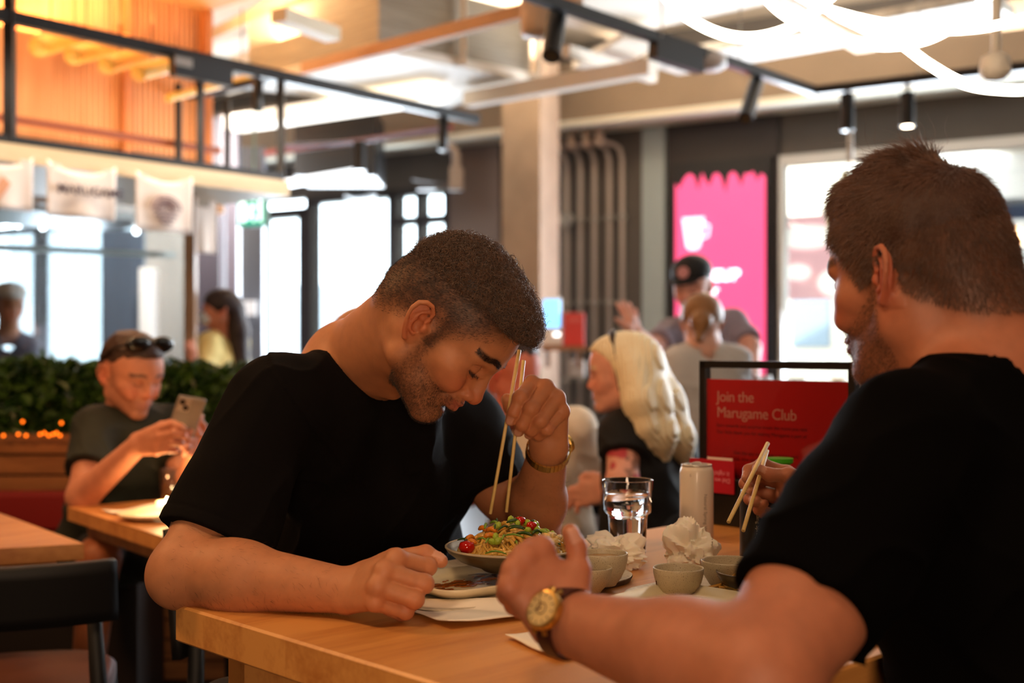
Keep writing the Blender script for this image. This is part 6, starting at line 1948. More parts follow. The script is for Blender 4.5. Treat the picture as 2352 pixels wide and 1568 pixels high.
# green onion slices and pepper strips
def strip(a, rr, L_, w_, m_, name, label, cat_, lift=.004, seed=0):
    rg2 = random.Random(seed); p = on_mound(a, rr, lift); th_ = rg2.uniform(0, 6.28)
    pts = [p + Vector((math.cos(th_) * L_ * (t - .5), math.sin(th_) * L_ * (t - .5), .004 * math.sin(t * 3.1))) for t in (0, .25, .5, .75, 1)]
    mb = MB(); mb.tube(pts, [w_ * .5, w_, w_, w_, w_ * .5], 7); return tag(mb.build(name, m_, smooth=True), label, cat_, label.split(' among')[0] + 's among the noodles')
for k in range(26): strip(rg.uniform(-3.1, -.1), rg.uniform(.02, .083), rg.uniform(.014, .032), rg.uniform(.0012, .0023), (GRN, GRND)[k % 2], 'green_onion', 'green onion sliver among the noodles in the taupe bowl', 'vegetable piece', .005, k)
for k in range(5): strip(rg.uniform(-2.9, -2.0), rg.uniform(.045, .07), .016, .0036, mat('pepper_orange', 'd07a1e', .3), 'pepper_cube', 'orange pepper piece among the noodles in the taupe bowl', 'vegetable piece', .004, 40 + k)
for k in range(9):
    a = rg.uniform(-1.2, .2); rr = rg.uniform(.052, .088); p = on_mound(a, rr, .006)
    mb = MB(); pts = []
    mb.lathe([(.0, -.004), (.008, -.003), (.0105, .002), (.007, .0055), (.0, .007)], p, 9); mb.v = [(p.x + (x - p.x) * (1 + .3 * math.sin(x * 2400 + k)), p.y + (y - p.y) * (1 + .3 * math.cos(y * 2100)), z) for x, y, z in mb.v]
    tag(mb.build('tofu_puff', mat('puff_gold', 'e6c27a', .5, noise=.3, nscale=200, bump=.8, bscale=500), smooth=True), 'crisp golden piece at the right side of the noodle bowl', 'food piece', 'crisp golden pieces on the noodles')
# paper napkin under the plate edge
npc = on_t(1075, 1392)
npc = tb(.290, .335)
napkin('paper_napkin', (npc.x, npc.y, TT + .003), .23, .13, 'white paper napkin sticking out under the leaf plate', ang=au - .22, amp=.0035, seed=6)
npc = on_t(1240, 1478)
napkin('paper_napkin', (npc.x + .045, npc.y + .0, TT + .002), .13, .12, 'folded paper napkin under the wrist with the gold watch', ang=.5, amp=.0015, seed=9)
A_ROOT, PA = build_centre_man()
B_ROOT, PB = build_right_man()
# ------------------------------------------------------------------ small things on the main table
SPK = mat('speckled_stoneware', 'cfc4ab', .4)
def speckle(m):
    nt = m.node_tree; b = nt.nodes['Principled BSDF']
    t = nt.nodes.new('ShaderNodeTexCoord'); v = nt.nodes.new('ShaderNodeTexNoise'); v.inputs['Scale'].default_value = 850; v.inputs['Detail'].default_value = 1
    nt.links.new(t.outputs['Object'], v.inputs[0]); r = nt.nodes.new('ShaderNodeValToRGB')
    r.color_ramp.elements[0].position = .30; r.color_ramp.elements[0].color = (*lin('7a6850'), 1); r.color_ramp.elements[1].position = .36; r.color_ramp.elements[1].color = (*lin('c3b496'), 1)
    nt.links.new(v.outputs['Fac'], r.inputs[0]); nt.links.new(r.outputs[0], b.inputs['Base Color'])
speckle(SPK)
def dip_bowl(c, R, H_, label, sauce=None, lvl=.5):
    r_ = empty('dipping_bowl', c, label, 'bowl', 'speckled dipping bowls')
    mb = MB(); mb.lathe([(.0, 0), (R * .52, 0), (R * .56, H_ * .06), (R * .72, H_ * .22), (R * .90, H_ * .50), (R * .985, H_ * .80), (R, H_ * .97), (R * .985, H_), (R * .955, H_), (R * .935, H_ * .95), (R * .86, H_ * .55), (R * .66, H_ * .25), (.0, H_ * .16)], c, 40)
    mb.build('cup', SPK, r_, smooth=True)
    if sauce:
        mb = MB(); rr = R * (.80 if lvl > .4 else .62); mb.lathe([(.0, H_ * lvl * .8), (rr, H_ * lvl * .8), (rr * 1.02, H_ * lvl), (.0, H_ * lvl * .99)], c, 32)
        mb.build('sauce', sauce, r_, smooth=False)
    return r_
BR = mat('dip_brown', '4a2410', .1, coat=.5); TAN = mat('dip_tan', 'a5793c', .25, coat=.3)
def cat_on(px, py, z): return on_t(px, py, z)
zt = TT + .0085
c = on_t(1561, 1374, .0085); dip_bowl((c.x, c.y + .012, zt), .0345, .040, 'speckled dipping bowl smeared with brown sauce, alone at the front of the tray', BR, .25)
BW1 = Vector((c.x, c.y + .012, zt))
mb = MB()
for k, (a0, a1, z0, z1) in enumerate(((1.1, 1.75, .026, .0385), (1.9, 2.15, .020, .036), (3.3, 3.42, .012, .038))):
    for s_ in range(1):
        vs = []
        for i in range(7):
            a = a0 + (a1 - a0) * i / 6
            for j, z in enumerate((z0 + .004 * math.sin(i * 2.1), z1)):
                rad = .0345 * (.90 if z < .03 else .945)
                vs.append(Vector((BW1.x + rad * math.cos(a), BW1.y + rad * math.sin(a), BW1.z + z)))
        mb._add(vs, [(2 * i, 2 * i + 1, 2 * i + 3, 2 * i + 2) for i in range(6)])
tag(mb.build('sauce_drips', mat('drip_brown', '5e2c10', .15, coat=.4)), 'brown sauce drips inside the front dipping bowl', 'sauce', kind='stuff')
c = on_t(1672, 1358, .0085); dip_bowl((c.x + .004, c.y + .01, zt), .0395, .042, 'speckled dipping bowl behind the noodle dish of the man on the right', BR, .2)
c = on_t(1386, 1345, .0085); dip_bowl((c.x, c.y + .008, zt), .0355, .046, 'speckled dipping bowl filled with tan sauce beside the thumb', TAN, .86)
c = on_t(1353, 1357, .0085); dip_bowl((c.x, c.y - .002, zt), .0320, .034, 'smaller speckled dipping bowl half hidden by the hand with the watch', mat('dip_grey', '9b8768', .3), .8)
# second noodle bowl, half hidden by the sleeve
c = on_t(1722, 1374, .0085); c2 = Vector((c.x + .012, c.y + .012, zt))
r = empty('noodle_bowl', c2, 'taupe bowl with leftover noodles, half hidden by the black sleeve', 'bowl')
mb = MB(); mb.lathe([(.0, 0), (.026, 0), (.040, .010), (.052, .026), (.055, .034), (.0535, .035), (.049, .026), (.035, .012), (.0, .009)], c2, 44); mb.build('dish', mat('bowl_taupe', '7d6a50', .28), r, smooth=True)
noodles('noodles', c2, .043, zt + .018, .014, 60, NOOD, 'leftover noodles in the bowl half hidden by the black sleeve', 8, .0024)
c = on_t(1640, 1368, .0085)
mb = MB(); rg = random.Random(5)
for k in range(16):
    p = Vector((c.x + rg.uniform(-.014, .016), c.y + rg.uniform(-.008, .008), zt + .003 + rg.uniform(0, .009))); mb.tube([p, p + Vector((rg.uniform(-.008, .008), rg.uniform(-.006, .006), rg.uniform(-.002, .004))), p + Vector((rg.uniform(-.012, .012), rg.uniform(-.008, .008), .0))], rg.uniform(.0014, .0028), 6)
tag(mb.build('batter_crumbs', mat('batter_gold', 'd99a3c', .45, noise=.3, nscale=120), smooth=True), 'golden batter crumbs on the tray in front of the noodle dish', 'food crumbs', kind='stuff')
# wavy cream plate with white line pattern on the right tray
c = on_t(1530, 1392, .0085)
rect_plate(c.x - .0, c.y - .035, .20, .135, au + .05, zt, 'cream plate with a white line pattern on the tray of the man on the right', painted=False, swirl=True)
# crumpled napkins
def crumpled(c, s_, label, seed, sq=(1, 1, .8)):
    """a thin paper sheet crushed into a loose ball with sharp creases"""
    NU, NV = 90, 46
    rr = np.random.default_rng(seed); spikes = [(lambda n: n / np.linalg.norm(n))(np.array([rr.normal(), rr.normal(), abs(rr.normal()) + .2])) for _ in range(5)]
    nz = lambda p: float(vnoise(np.array(p[0]), np.array(p[1]), np.array(p[2])))
    def fn(u, v):
        th = 2 * math.pi * u; ph = math.pi * (.5 - v)
        d = np.array([math.cos(th) * math.cos(ph), math.sin(th) * math.cos(ph), math.sin(ph)])
        q = d + .35 * np.array([nz(d * 1.7 + seed), nz(d * 1.7 + 9 + seed), nz(d * 1.7 + 17)])
        r = .98 + .34 * (.55 - abs(nz(q * 2.1 + seed)) * 1.9) + .20 * (.5 - abs(nz(q * 4.3 + 5)) * 1.8) + .05 * nz(q * 9)
        for n in spikes: r += .45 * max(0, float(n @ d) - .86) / .14
        return Vector((c[0] + d[0] * r * s_ * sq[0], c[1] + d[1] * r * s_ * sq[1], max(c[2] + .0005, c[2] + s_ * sq[2] * .75 + d[2] * r * s_ * sq[2])))
    mb = MB(); mb.grid(fn, NU, NV, True)
    return tag(mb.build('crumpled_napkin', mat('tissue', 'f6eedd', .8, sss=.15), angle=32), label, 'napkin', 'crumpled paper napkins')
c = on_t(1590, 1318); crumpled((c.x, c.y + .02, TT), .034, 'crumpled white napkin in front of the white drink can', 3, (1.0, .8, 1.15))
c = on_t(1425, 1312); crumpled((c.x - .008, c.y + .025, TT), .035, 'crumpled white napkin in front of the water glass', 9, (1.25, .8, .75))
# water glass
gc = on_t(1442, 1272); gc = Vector((gc.x, gc.y, TT + .0008))
r = empty('water_glass', gc, 'clear stacking tumbler half full of water', 'glass')
G2 = mat('tumbler_glass', 'ffffff', .01, trans=1.0, ior=1.45)
mb = MB(); out = [(.0, 0), (.0280, .0), (.0300, .002), (.0325, .060), (.0335, .0655), (.0385, .070), (.0400, .074), (.0425, .123), (.0422, .1245)]
inn = [(.0400, .1245), (.0398, .123), (.0374, .075), (.0360, .072), (.0312, .067), (.0300, .061), (.0275, .007), (.0, .006)]
mb.lathe(out + inn, gc, 48); mb.build('tumbler', G2, r, smooth=True)
mb = MB(); mb.lathe([(.0, .0062), (.0274, .0072), (.0299, .061), (.0311, .067), (.0359, .072), (.0373, .075), (.0388, .0985), (.0, .0985)], gc, 48); mb.build('water', mat('water', 'ffffff', .0, trans=1.0, ior=1.33), r, smooth=True)
# cans
def can(c, R, H_, m_, label, words, tcol, small, ring=True, top='can_top'):
    r_ = empty('drink_can', c, label, 'can')
    mb = MB(); mb.lathe([(.0, .003), (R * .70, .0), (R * .78, .001), (R * .96, .008), (R, .013), (R, H_ - .013), (R * .97, H_ - .009), (R * .90, H_ - .003)], c, 44); mb.build('body', m_, r_, smooth=True)
    mb = MB(); mb.lathe([(R * .90, H_ - .0032), (R * .915, H_ - .001), (R * .90, H_ + .0005), (R * .86, H_ + .0003), (R * .84, H_ - .004), (.0, H_ - .0042)], c, 44); mb.build('lid', mat('can_lid', 'c9c4ba', .3, metal=.7), r_, smooth=True)
    if ring:
        mb = MB(); z = c[2] + H_ - .001
        mb.tube([(c[0] - .002 + .009 * math.cos(a * .524) , c[1] + .0055 * math.sin(a * .524) - .004, z + .002 + .003 * math.sin(a * .524 + .5)) for a in range(12)], .0011, 6, closed=True)
        mb.lathe([(.0, -.002), (.003, -.002), (.003, .001), (.0, .001)], (c[0] + .004, c[1], z), 10)
        mb.build('pull_tab', mat('can_tab', 'd8d4cc', .3, metal=.6), r_)
    # lettering wraps the can, reading downwards
    for (body, sz, ang0, ztop_) in words:
        cu = bpy.data.curves.new('t', 'FONT'); cu.body = body; cu.size = sz; cu.resolution_u = 2; cu.extrude = .00012
        ob = bpy.data.objects.new('t', cu); COL.objects.link(ob); dg = bpy.context.evaluated_depsgraph_get(); me = bpy.data.meshes.new_from_object(ob.evaluated_get(dg)); bpy.data.objects.remove(ob)
        for v in me.vertices:
            x, y, z = v.co
            a = ang0 + (y) / R; rad = R + .00015 + z
            v.co = Vector((c[0] + rad * math.cos(a), c[1] + rad * math.sin(a), c[2] + ztop_ - x))
        me.materials.append(tcol); o = bpy.data.objects.new('lettering', me); COL.objects.link(o); par(o, r_)
    return r_
cc = P(1600, 800, 2.09); cy_ = 2.09
c = Vector((cc[0], cy_, TT + .0005))
ang = -math.pi / 2
can(c, .0288, .146, mat('can_white', 'd9cdbc', .35, coat=.2), 'tall white drink can beside the red card', [('Natural Spring Water', .0088, ang + .30, .098), ('MIRI', .006, ang - .62, .040), ('still', .0035, ang - .55, .132)], mat('can_grey_ink', '8d8377', .5), True)
c = Vector((P(1742, 800, 1.90)[0], 1.90, TT + .0005))
can(c, .0288, .130, mat('can_black', '15120f', .35, coat=.2), 'black drink can half hidden by the hand with chopsticks', [('Sparkling Spring Water', .0085, ang - .30, .106)], mat('can_pale_ink', 'b9ab93', .5), True)

# ---- menu stand
mo = tb(TL - .075, .045)
su = Vector((Wd[0], Wd[1], 0)).normalized(); sn_ = Vector((-U[0], -U[1], 0)).normalized()   # faces the viewer's side
p0 = P(1613, 828, 2.44)
so = Vector((p0[0], 2.44, TT))
Hs = (HOR - 828) / F * 2.44 + CAMZ - TT
Wst = .345
def st(a, z, o=0.): return so + su * a + Vector((0, 0, z)) + sn_ * o
r = empty('menu_stand', st(Wst / 2, 0), 'black-framed table stand holding a red club leaflet', 'sign stand')
Mst = Matrix(((su.x, sn_.x, 0, so.x), (su.y, sn_.y, 0, so.y), (0, 0, 1, so.z), (0, 0, 0, 1)))
BLK2 = mat('stand_black', '17120f', .4)
mb = MB()
mb.box((0, -.010, .0), (.013, .010, Hs), Mst); mb.box((Wst - .013, -.010, .0), (Wst, .010, Hs), Mst); mb.box((0, -.010, Hs - .014), (Wst, .010, Hs), Mst); mb.build('frame', BLK2, r)
mb = MB(); mb.box((-.002, -.012, .0), (Wst + .002, .028, .092), Mst, bev=.003); mb.build('holder_base', BLK2, r)
mb = MB(); mb.box((-.040, -.02, .0), (.004, .0, .115), Mst, bev=.003); mb.build('side_pocket', BLK2, r)
zr = Hs - .036
mb = MB(); mb.box((.013, -.002, .09), (Wst - .013, .002, zr), Mst); mb.build('red_sheet', mat('sheet_red', 'd01210', .5), r)
mb = MB(); mb.box((.013, .0035, .09), (Wst - .013, .0055, Hs - .014), Mst); mb.build('clear_cover', pane_mat('acrylic', (.97, .97, .97), .03), r)
INKW = mat('print_pink', 'e5a28f', .5); INKD = mat('print_dark', '3c0706', .5)
tx = lambda body, sz, a, z, m_, b=0., sp=1.: text_mesh('lettering', body, sz, st(a, z, .0022), su, (0, 0, 1), m_, r, depth=.00015, bold=b, spacing=sp)
tx('Join the', .0300, .037, zr - .044, INKW, 0, .95); tx('Marugame Club', .0300, .037, zr - .075, INKW, 0, .95)
tx('Earn rewards and surprise treats the more you visit', .0098, .037, zr - .094, INKD); tx('Our little thank you for making Marugame a part of', .0098, .037, zr - .107, INKD)
tx('Get the app and create a stamp card', .0098, .078, zr - .146, INKD); tx('Join now and enjoy something', .0098, .078, zr - .158, INKD)
# red card pocket in front
r = empty('feedback_card', st(.02, .09, .05), 'small red card with upside-down lettering leaning before the menu stand', 'card')
mb = MB(); mb.box((-.006, .030, .064), (.100, .0330, .128), Mst); mb.build('card', mat('card_crimson', 'b3122a', .5), r)
mb = MB(); mb.box((.034, .0285, .12), (.094, .0295, .1325), Mst); mb.build('white_insert', mat('insert_white', 'e9ddd0', .5), r)
a_, z_ = .092, .098
text_mesh('lettering', 'Did we get', .0125, st(a_, .093, .0335), -su, (0, 0, -1), mat('print_rose', 'e0889a', .5), r, depth=.00015, bold=.01)
text_mesh('lettering', 'it right?', .0125, st(a_ - .002, .106, .0335), -su, (0, 0, -1), mat('print_rose', 'e0889a', .5), r, depth=.00015, bold=.01)
# green-capped bottle behind the hand
c = P(1790, 1062, 2.12); r = empty('sauce_bottle', (c[0], 2.12, TT), 'small red bottle with a bright green cap behind the hand with chopsticks', 'bottle')
mb = MB(); zc = c[2] - TT; mb.lathe([(.0, 0), (.024, 0), (.025, .01), (.025, zc - .05), (.014, zc - .018), (.013, zc - .01), (.0, zc - .01)], (c[0], 2.12, TT + .0005), 24); mb.build('body', mat('bottle_red', 'a01812', .35), r, smooth=True)
mb = MB(); mb.lathe([(.0, 0), (.014, 0), (.015, .012), (.024, .019), (.024, .026), (.0, .026)], (c[0], 2.12, TT + zc - .018), 24); mb.build('cap', mat('cap_green', '3fae1c', .35), r, angle=50)

# ---- chopsticks
BAM = wood('bamboo', 'ecd08a', 'd8b565', scale=(30, 30, 30), rough=.4)
def stick(a, b, w0, w1, label):
    a = Vector(a); b = Vector(b); mb = MB(); mb.tube([a, a + (b - a) * .004, b - (b - a) * .004, b], [w0 * .8, w0, w1, w1 * .85], 8)
    return tag(mb.build('chopstick', BAM, angle=50), label, 'chopstick', 'bamboo chopsticks')
stick(P(1193, 803, 1.866), P(1126, 1180, 1.872), .0030, .0025, 'chopstick with the higher top end, held by the bowing man')
stick(P(1203, 827, 1.874), P(1163, 1176, 1.880), .0030, .0025, 'chopstick reaching lower right, held by the bowing man')
stick(P(1764, 1017, 1.835), P(1673, 1199, 1.71), .0033, .0030, 'chopstick pointing to the lower left, held by the man on the right')
stick(P(1762, 1034, 1.855), P(1707, 1219, 1.72), .0033, .0030, 'steeper chopstick held by the man on the right, beside the black can')
# ---- watches
def band(c, ax, up, R_a, R_b, width, th, n, m_, parent, name, links=True, a0=0., a1=6.283, tilt=0.):
    """bracelet round an arm: ax along the arm, up = where the case sits"""
    ax = Vector(ax).normalized(); up = Vector(up); up = (up - ax * up.dot(ax)).normalized(); w = ax.cross(up)
    mb = MB()
    for k in range(n):
        t0 = a0 + (a1 - a0) * k / n; t1 = a0 + (a1 - a0) * (k + (.90 if links else 1.0)) / n
        vs = []
        for t in (t0, t1):
            for rr in (0, th):
                for s_ in (-1, 1):
                    vs.append(Vector(c) + up * math.cos(t) * (R_a + rr) + w * math.sin(t) * (R_b + rr) + ax * s_ * width / 2)
        mb._add(vs, [(0, 1, 3, 2), (4, 6, 7, 5), (0, 4, 5, 1), (2, 3, 7, 6), (0, 2, 6, 4), (1, 5, 7, 3)])
    return mb.build(name, m_, parent, smooth=False)
GOLD = mat('gold_metal', 'dcb566', .33, metal=1.0)
WL_, EL_ = PA['WL'], PA['EL']
ax = Vector(WL_) - Vector(EL_); ax.normalize(); c = Vector(WL_) - ax * .018
r = empty('wrist_watch', c, 'gold link bracelet watch on the raised wrist of the bowing man', 'watch')
upv = Vector((.8, .4, .3))
band(c, ax, upv, .0325, .0325, .014, .003, 34, GOLD, r, 'bracelet')
u2 = (upv - ax * upv.dot(ax)).normalized()
mb = MB(); mb.tube([c + u2 * .033, c + u2 * .036, c + u2 * .041], [.015, .016, .014], 24); mb.build('case', GOLD, r)
WL_, EL_ = PB['WL'], PB['EL']
ax = Vector(WL_) - Vector(EL_); ax.normalize(); c = Vector(WL_) - ax * .012
r = empty('wrist_watch', c, 'round gold watch with a dark leather strap on the wrist nearest the viewer', 'watch')
upv = Vector((-.76, -.45, .47)); upv = (upv - ax * upv.dot(ax)).normalized()
band(c, ax, upv, .0315, .0330, .019, .0028, 40, mat('strap_leather', '3a1710', .45), r, 'strap', links=False)
fc = c + upv * .0335
mb = MB(); mb.tube([fc - upv * .002, fc, fc + upv * .006, fc + upv * .0085, fc + upv * .0088], [.0175, .0195, .0200, .0188, .0170], 36); mb.build('case', GOLD, r, angle=40)
dl = mb = MB(); mb.tube([fc + upv * .0088, fc + upv * .0092], .0165, 36); dial = mb.build('dial', mat('dial_champagne', 'd9bd84', .3, metal=.3), r)
w_ = ax.cross(upv)
mb = MB()
for k in range(12):
    a = k * math.pi / 6; d1_ = ax * math.cos(a) + w_ * math.sin(a); mb.beam(fc + d1_ * .0125 + upv * .0096, fc + d1_ * .0150 + upv * .0096, .0012, .0006, up=upv)
mb.tube([fc + (ax * math.cos(k * .35) + w_ * math.sin(k * .35)) * .0055 + upv * .0094 for k in range(18)], .0006, 5, closed=True)
mb.beam(fc + upv * .0098, fc + upv * .0098 + (ax * .6 + w_ * .8) * .0105, .0011, .0004, up=upv); mb.beam(fc + upv * .0099, fc + upv * .0099 + (ax * .9 - w_ * .4) * .0075, .0013, .0004, up=upv)
mb.build('markers', mat('dial_dark', '5e3c22', .4), dial)
mb = MB(); mb.tube([fc - w_ * .0 + (-ax * .0 + w_) * .0195 + upv * .003, fc + w_ * .0235 + upv * .003], .003, 10); mb.build('crown', GOLD, r)
for s_ in (-1, 1):
    mb = MB()
    for q_ in (-.007, .007): mb.tube([fc + w_ * s_ * .016 + ax * q_ + upv * .004, fc + w_ * s_ * .0225 + ax * q_ - upv * .002], .0024, 8)
    mb.build('lug', GOLD, r)
# ------------------------------------------------------------------ people farther away
def sit_person(name_label, O, yaw, pitch, sc, skin, hair_c, hairstyle, shirt, pose, h=.006, shirt_rough=.8, beard=None, extras=None, legs=None, shirtname='t_shirt', bd=.5, red=1.0, jeansm=None):
    """O: head origin; yaw 0 = facing +x, measured anticlockwise from above; pitch down positive"""
    fwh = np.array([math.cos(yaw), math.sin(yaw), 0]); fw = fwh * math.cos(pitch) - np.array([0, 0, math.sin(pitch)])
    up = fwh * math.sin(pitch) + np.array([0, 0, math.cos(pitch)]); lf = np.cross(up, fw)
    M = np.eye(4); M[:3, 0] = fw * sc; M[:3, 1] = lf * sc; M[:3, 2] = up * sc; M[:3, 3] = O
    def H(x, y, z): return O + (fw * x + lf * y + up * z) * sc
    N, SR, SL = pose['N'], pose['SR'], pose['SL']
    root = empty('person', (*(np.array(N)[:2]), 0.0), name_label, 'person')
    f = Field(); head_ops(f, M, detail=False)
    f.cap(H(-.035, 0, -.01), N, .052, .058, k=.03)
    f.cap(H(-.0, 0, -.035), N, .045, .055, k=.03)
    f.cap(SR, N, .045, .05, k=.03); f.cap(SL, N, .045, .05, k=.03)
    nails = []
    for s_, E, W in (('R', pose.get('ER'), pose.get('WR')), ('L', pose.get('EL'), pose.get('WL'))):
        if E is None: continue
        Sh = SR if s_ == 'R' else SL
        f.cap(Sh, E, .048, .042, k=.02); f.cap(E, W, .043, .028, k=.02)
        J = pose.get('J' + s_)
        if J: nails.append((J, hand_ops(f, W, J, pose.get('hs', 1.0), thick=1.05)))
    v, q = mesh_field(f, h)
    C = head_paint(v, M, skin, beard=beard, beard_c=tuple(np.array(hair_c)), lips=(.42, .16, .13), brow=tuple(np.array(hair_c) * .8), bd=bd, lash=True, red=red)
    for J, nl in nails: C = hand_paint(C, v, J, nl, skin)
    if extras and 'paint' in extras: C = extras['paint'](v, C)
    np_mesh('body', v, q, mat_skin('skin_plain', sss=.0, bump=0), root, C)
    # clothes
    g = Field(); mid = (np.array(SL) + np.array(SR)) / 2; side = np.array(SL) - np.array(SR); side[2] = 0; sl = np.linalg.norm(side); side /= sl
    PE = np.array(pose['PE'])
    g.cap(SR, SL, .062, .062, k=.03); g.cap(SL, N, .055, .052, k=.03); g.cap(SR, N, .055, .052, k=.03)
    w = sl * .26
    c1 = mid * .72 + PE * .28; c2 = mid * .35 + PE * .65
    g.cap(c1 - side * w, c1 + side * w, .105, .105, k=.05); g.cap(c2 - side * w * .8, c2 + side * w * .8, .11, .11, k=.06); g.cap(PE - side * w * .8, PE + side * w * .8, .12, .12, k=.06)
    for Sh, E in ((SR, pose.get('ER')), (SL, pose.get('EL'))):
        if E is None: continue
        Sh = np.array(Sh); E = np.array(E); hem = Sh + (E - Sh) * pose.get('slv', .62); ax = (hem - Sh) / np.linalg.norm(hem - Sh)
        s_ = Field(); s_.cap(Sh, hem + ax * .05, .062, .068, k=0); s_.keep(hem, ax, .004); g.group(s_, k=.03)
    g.disp(lambda X, Y, Z, d: d + .005 * vnoise(X * 12, Y * 12, Z * 9) - .005 * (1 - np.abs(vnoise(X * 13 + Z * 12, Y * 13, Z * 9))) ** 5)
    collar_op(g, np.array(N) + np.array([0, 0, -.05]), H(-.03, 0, -.02), .072, .062, width=.014)
    a, b = mesh_field(g, max(h, .0055))
    np_mesh(shirtname, a, b, mat('shirt_' + shirt, shirt, shirt_rough, noise=.08, nscale=12), root)
    if legs:
        j = Field()
        for (hp, kn, an) in legs: j.chain([hp, kn, an], [.085, .062, .045], k=.03)
        a, b = mesh_field(j, .010); np_mesh('trousers', a, b, jeansm or mat('trousers_dark', '15151a', .8), root)
    # hair
    if hairstyle:
        hh = Field(M); hairstyle(hh)
        a, b = mesh_field(hh, max(h * .8, .004))
        hm = mat('hair_%02d%02d%02d' % tuple(int(min(c_, .99) * 99) for c_ in hair_c), '808080', .5)
        hm.node_tree.nodes['Principled BSDF'].inputs['Base Color'].default_value = (*hair_c, 1)
        np_mesh('hair', a, b, hm, root)
    return root, M, H

def short_hair(hh, hz=(.02, .05), lift=1.0):
    Mi = np.linalg.inv(hh.M)
    hh.ell((-.006, 0, .052), (.1035 * lift, .0815 * lift, .0865 * lift), k=0); hh.ell((.03, 0, .095), (.062, .055, .044), k=.02)
    def hd(X, Y, Z, d):
        lx = Mi[0, 0] * X + Mi[0, 1] * Y + Mi[0, 2] * Z + Mi[0, 3]; lz = Mi[2, 0] * X + Mi[2, 1] * Y + Mi[2, 2] * Z + Mi[2, 3]
        c = np.interp(lx, [-.10, -.06, -.02, .02, .045, .07, .1], [hz[0] - .05, hz[0] - .03, hz[1], hz[1], .055, .080, .09])
        return -_smin(-(d + .003 * vnoise(X * 70, Y * 70, Z * 70)), (lz - c), .02)
    hh.disp(hd)

# ---- man with the phone
O = P(296, 866, 3.55)
pose = dict(N=P(300, 955, 3.66), SR=P(222, 985, 3.52), SL=P(408, 985, 3.66), PE=P(250, 1260, 3.72), slv=.60)
pose['ER'] = P(190, 1140, 3.36); pose['WR'] = P(318, 1020, 3.22)
pose['EL'] = P(425, 1120, 3.50); pose['WL'] = P(452, 1040, 3.30)
JR = dict(index=[P(365, 985, 3.16), P(398, 975, 3.12), P(415, 980, 3.11), P(424, 986, 3.11)], middle=[P(368, 1003, 3.15), P(402, 995, 3.11), P(418, 998, 3.11), P(425, 1003, 3.12)],
          ring=[P(366, 1021, 3.16), P(398, 1015, 3.12), P(412, 1017, 3.12), P(420, 1020, 3.13)], pinky=[P(360, 1036, 3.17), P(388, 1032, 3.13), P(400, 1034, 3.13), P(408, 1035, 3.14)],
          thumb=[P(345, 1000, 3.20), P(372, 978, 3.20), P(400, 968, 3.19), P(418, 972, 3.18)])
JL = dict(index=[P(455, 1000, 3.24), P(445, 975, 3.20), P(455, 962, 3.19), P(462, 958, 3.20)], middle=[P(440, 1012, 3.22), P(425, 1003, 3.18), P(430, 994, 3.17), P(440, 988, 3.18)],
          ring=[P(440, 1026, 3.22), P(422, 1022, 3.18), P(428, 1014, 3.17), P(438, 1010, 3.18)], pinky=[P(442, 1040, 3.23), P(426, 1040, 3.19), P(430, 1034, 3.18), P(440, 1030, 3.19)],
          thumb=[P(462, 1018, 3.27), P(470, 998, 3.26), P(466, 978, 3.25), P(458, 966, 3.24)])
pose['JR'] = JR; pose['JL'] = JL
def h1(hh): short_hair(hh, (.01, .045), 1.0)
sk = lin('bd7c60')
legs = [(np.array(P(230, 1260, 3.68)), np.array([-1.11, 3.28, .615]), np.array([-1.15, 3.24, .30])), (np.array(P(290, 1260, 3.76)), np.array([-.72, 3.30, .54]), np.array([-.72, 3.36, .32]))]
rt, M, H = sit_person('man in a dark olive t-shirt with sunglasses on his head, looking at a phone', O, math.radians(-38), math.radians(20), .98, sk, lin('38231a'), h1, '23251c', pose, h=.0045,
                      beard=[-.02, -.022, -.028, -.040, -.038, -.034], bd=.35, legs=[(a_, a_ * .45 + b_ * .55, a_ * .15 + b_ * .85) for a_, b_, c_ in legs], red=.8)
f = Field()
for (hp, kn, an) in legs:
    f.cap(hp * .3 + kn * .7, kn, .060, .056, k=.02); f.cap(kn, np.array([an[0], an[1], .10]), .054, .034, k=.02)
a, b = mesh_field(f, .007); Cc = np.tile(np.array(lin('a5603c')), (len(a), 1)); tw = vnoise(a[:, 0] * 40, a[:, 1] * 40, a[:, 2] * 40); Cc[(tw > .25) & (a[:, 2] < .30) & (a[:, 2] > .14)] *= .35
np_mesh('lower_legs', a, b, mat_skin('skin_plain', sss=0, bump=0), rt, Cc)
for (hp, kn, an) in legs:
    mb = MB(); mb.tube([(an[0], an[1], .05), (an[0], an[1], .335)], [.044, .048], 14); mb.build('sock', mat('sock_white', 'd8cfc2', .8), rt)
    s_ = Field(); s_.cap((an[0], an[1] + .03, .045), (an[0] - .02, an[1] - .17, .035), .05, .042, k=.01); s_.keep((0, 0, .004), (0, 0, -1), .003); a, b = mesh_field(s_, .007); np_mesh('shoe', a, b, mat('shoe_pale', 'b8b0a4', .6), rt)
# sunglasses pushed up on his hair
r = empty('sunglasses', H(.08, 0, .115), 'dark sunglasses pushed up on the hair of the phone user', 'sunglasses')
for s_ in (1, -1):
    g = Field(M); g.ell((.066, s_ * .039, .126), (.018, .041, .026), k=0); a, b = mesh_field(g, .004); np_mesh('lens', a, b, mat('lens_dark', '0a0909', .25), r)
    mb = MB(); mb.tube([H(.062, s_ * .066, .130), H(.02, s_ * .084, .100), H(-.03, s_ * .088, .05)], .0045, 8); mb.build('temple', mat('temple_dark', '140f0d', .3), r)
mb = MB(); mb.tube([H(.074, .010, .137), H(.076, 0, .139), H(.074, -.010, .137)], .003, 8); mb.build('bridge', mat('temple_dark', '140f0d', .3), r)
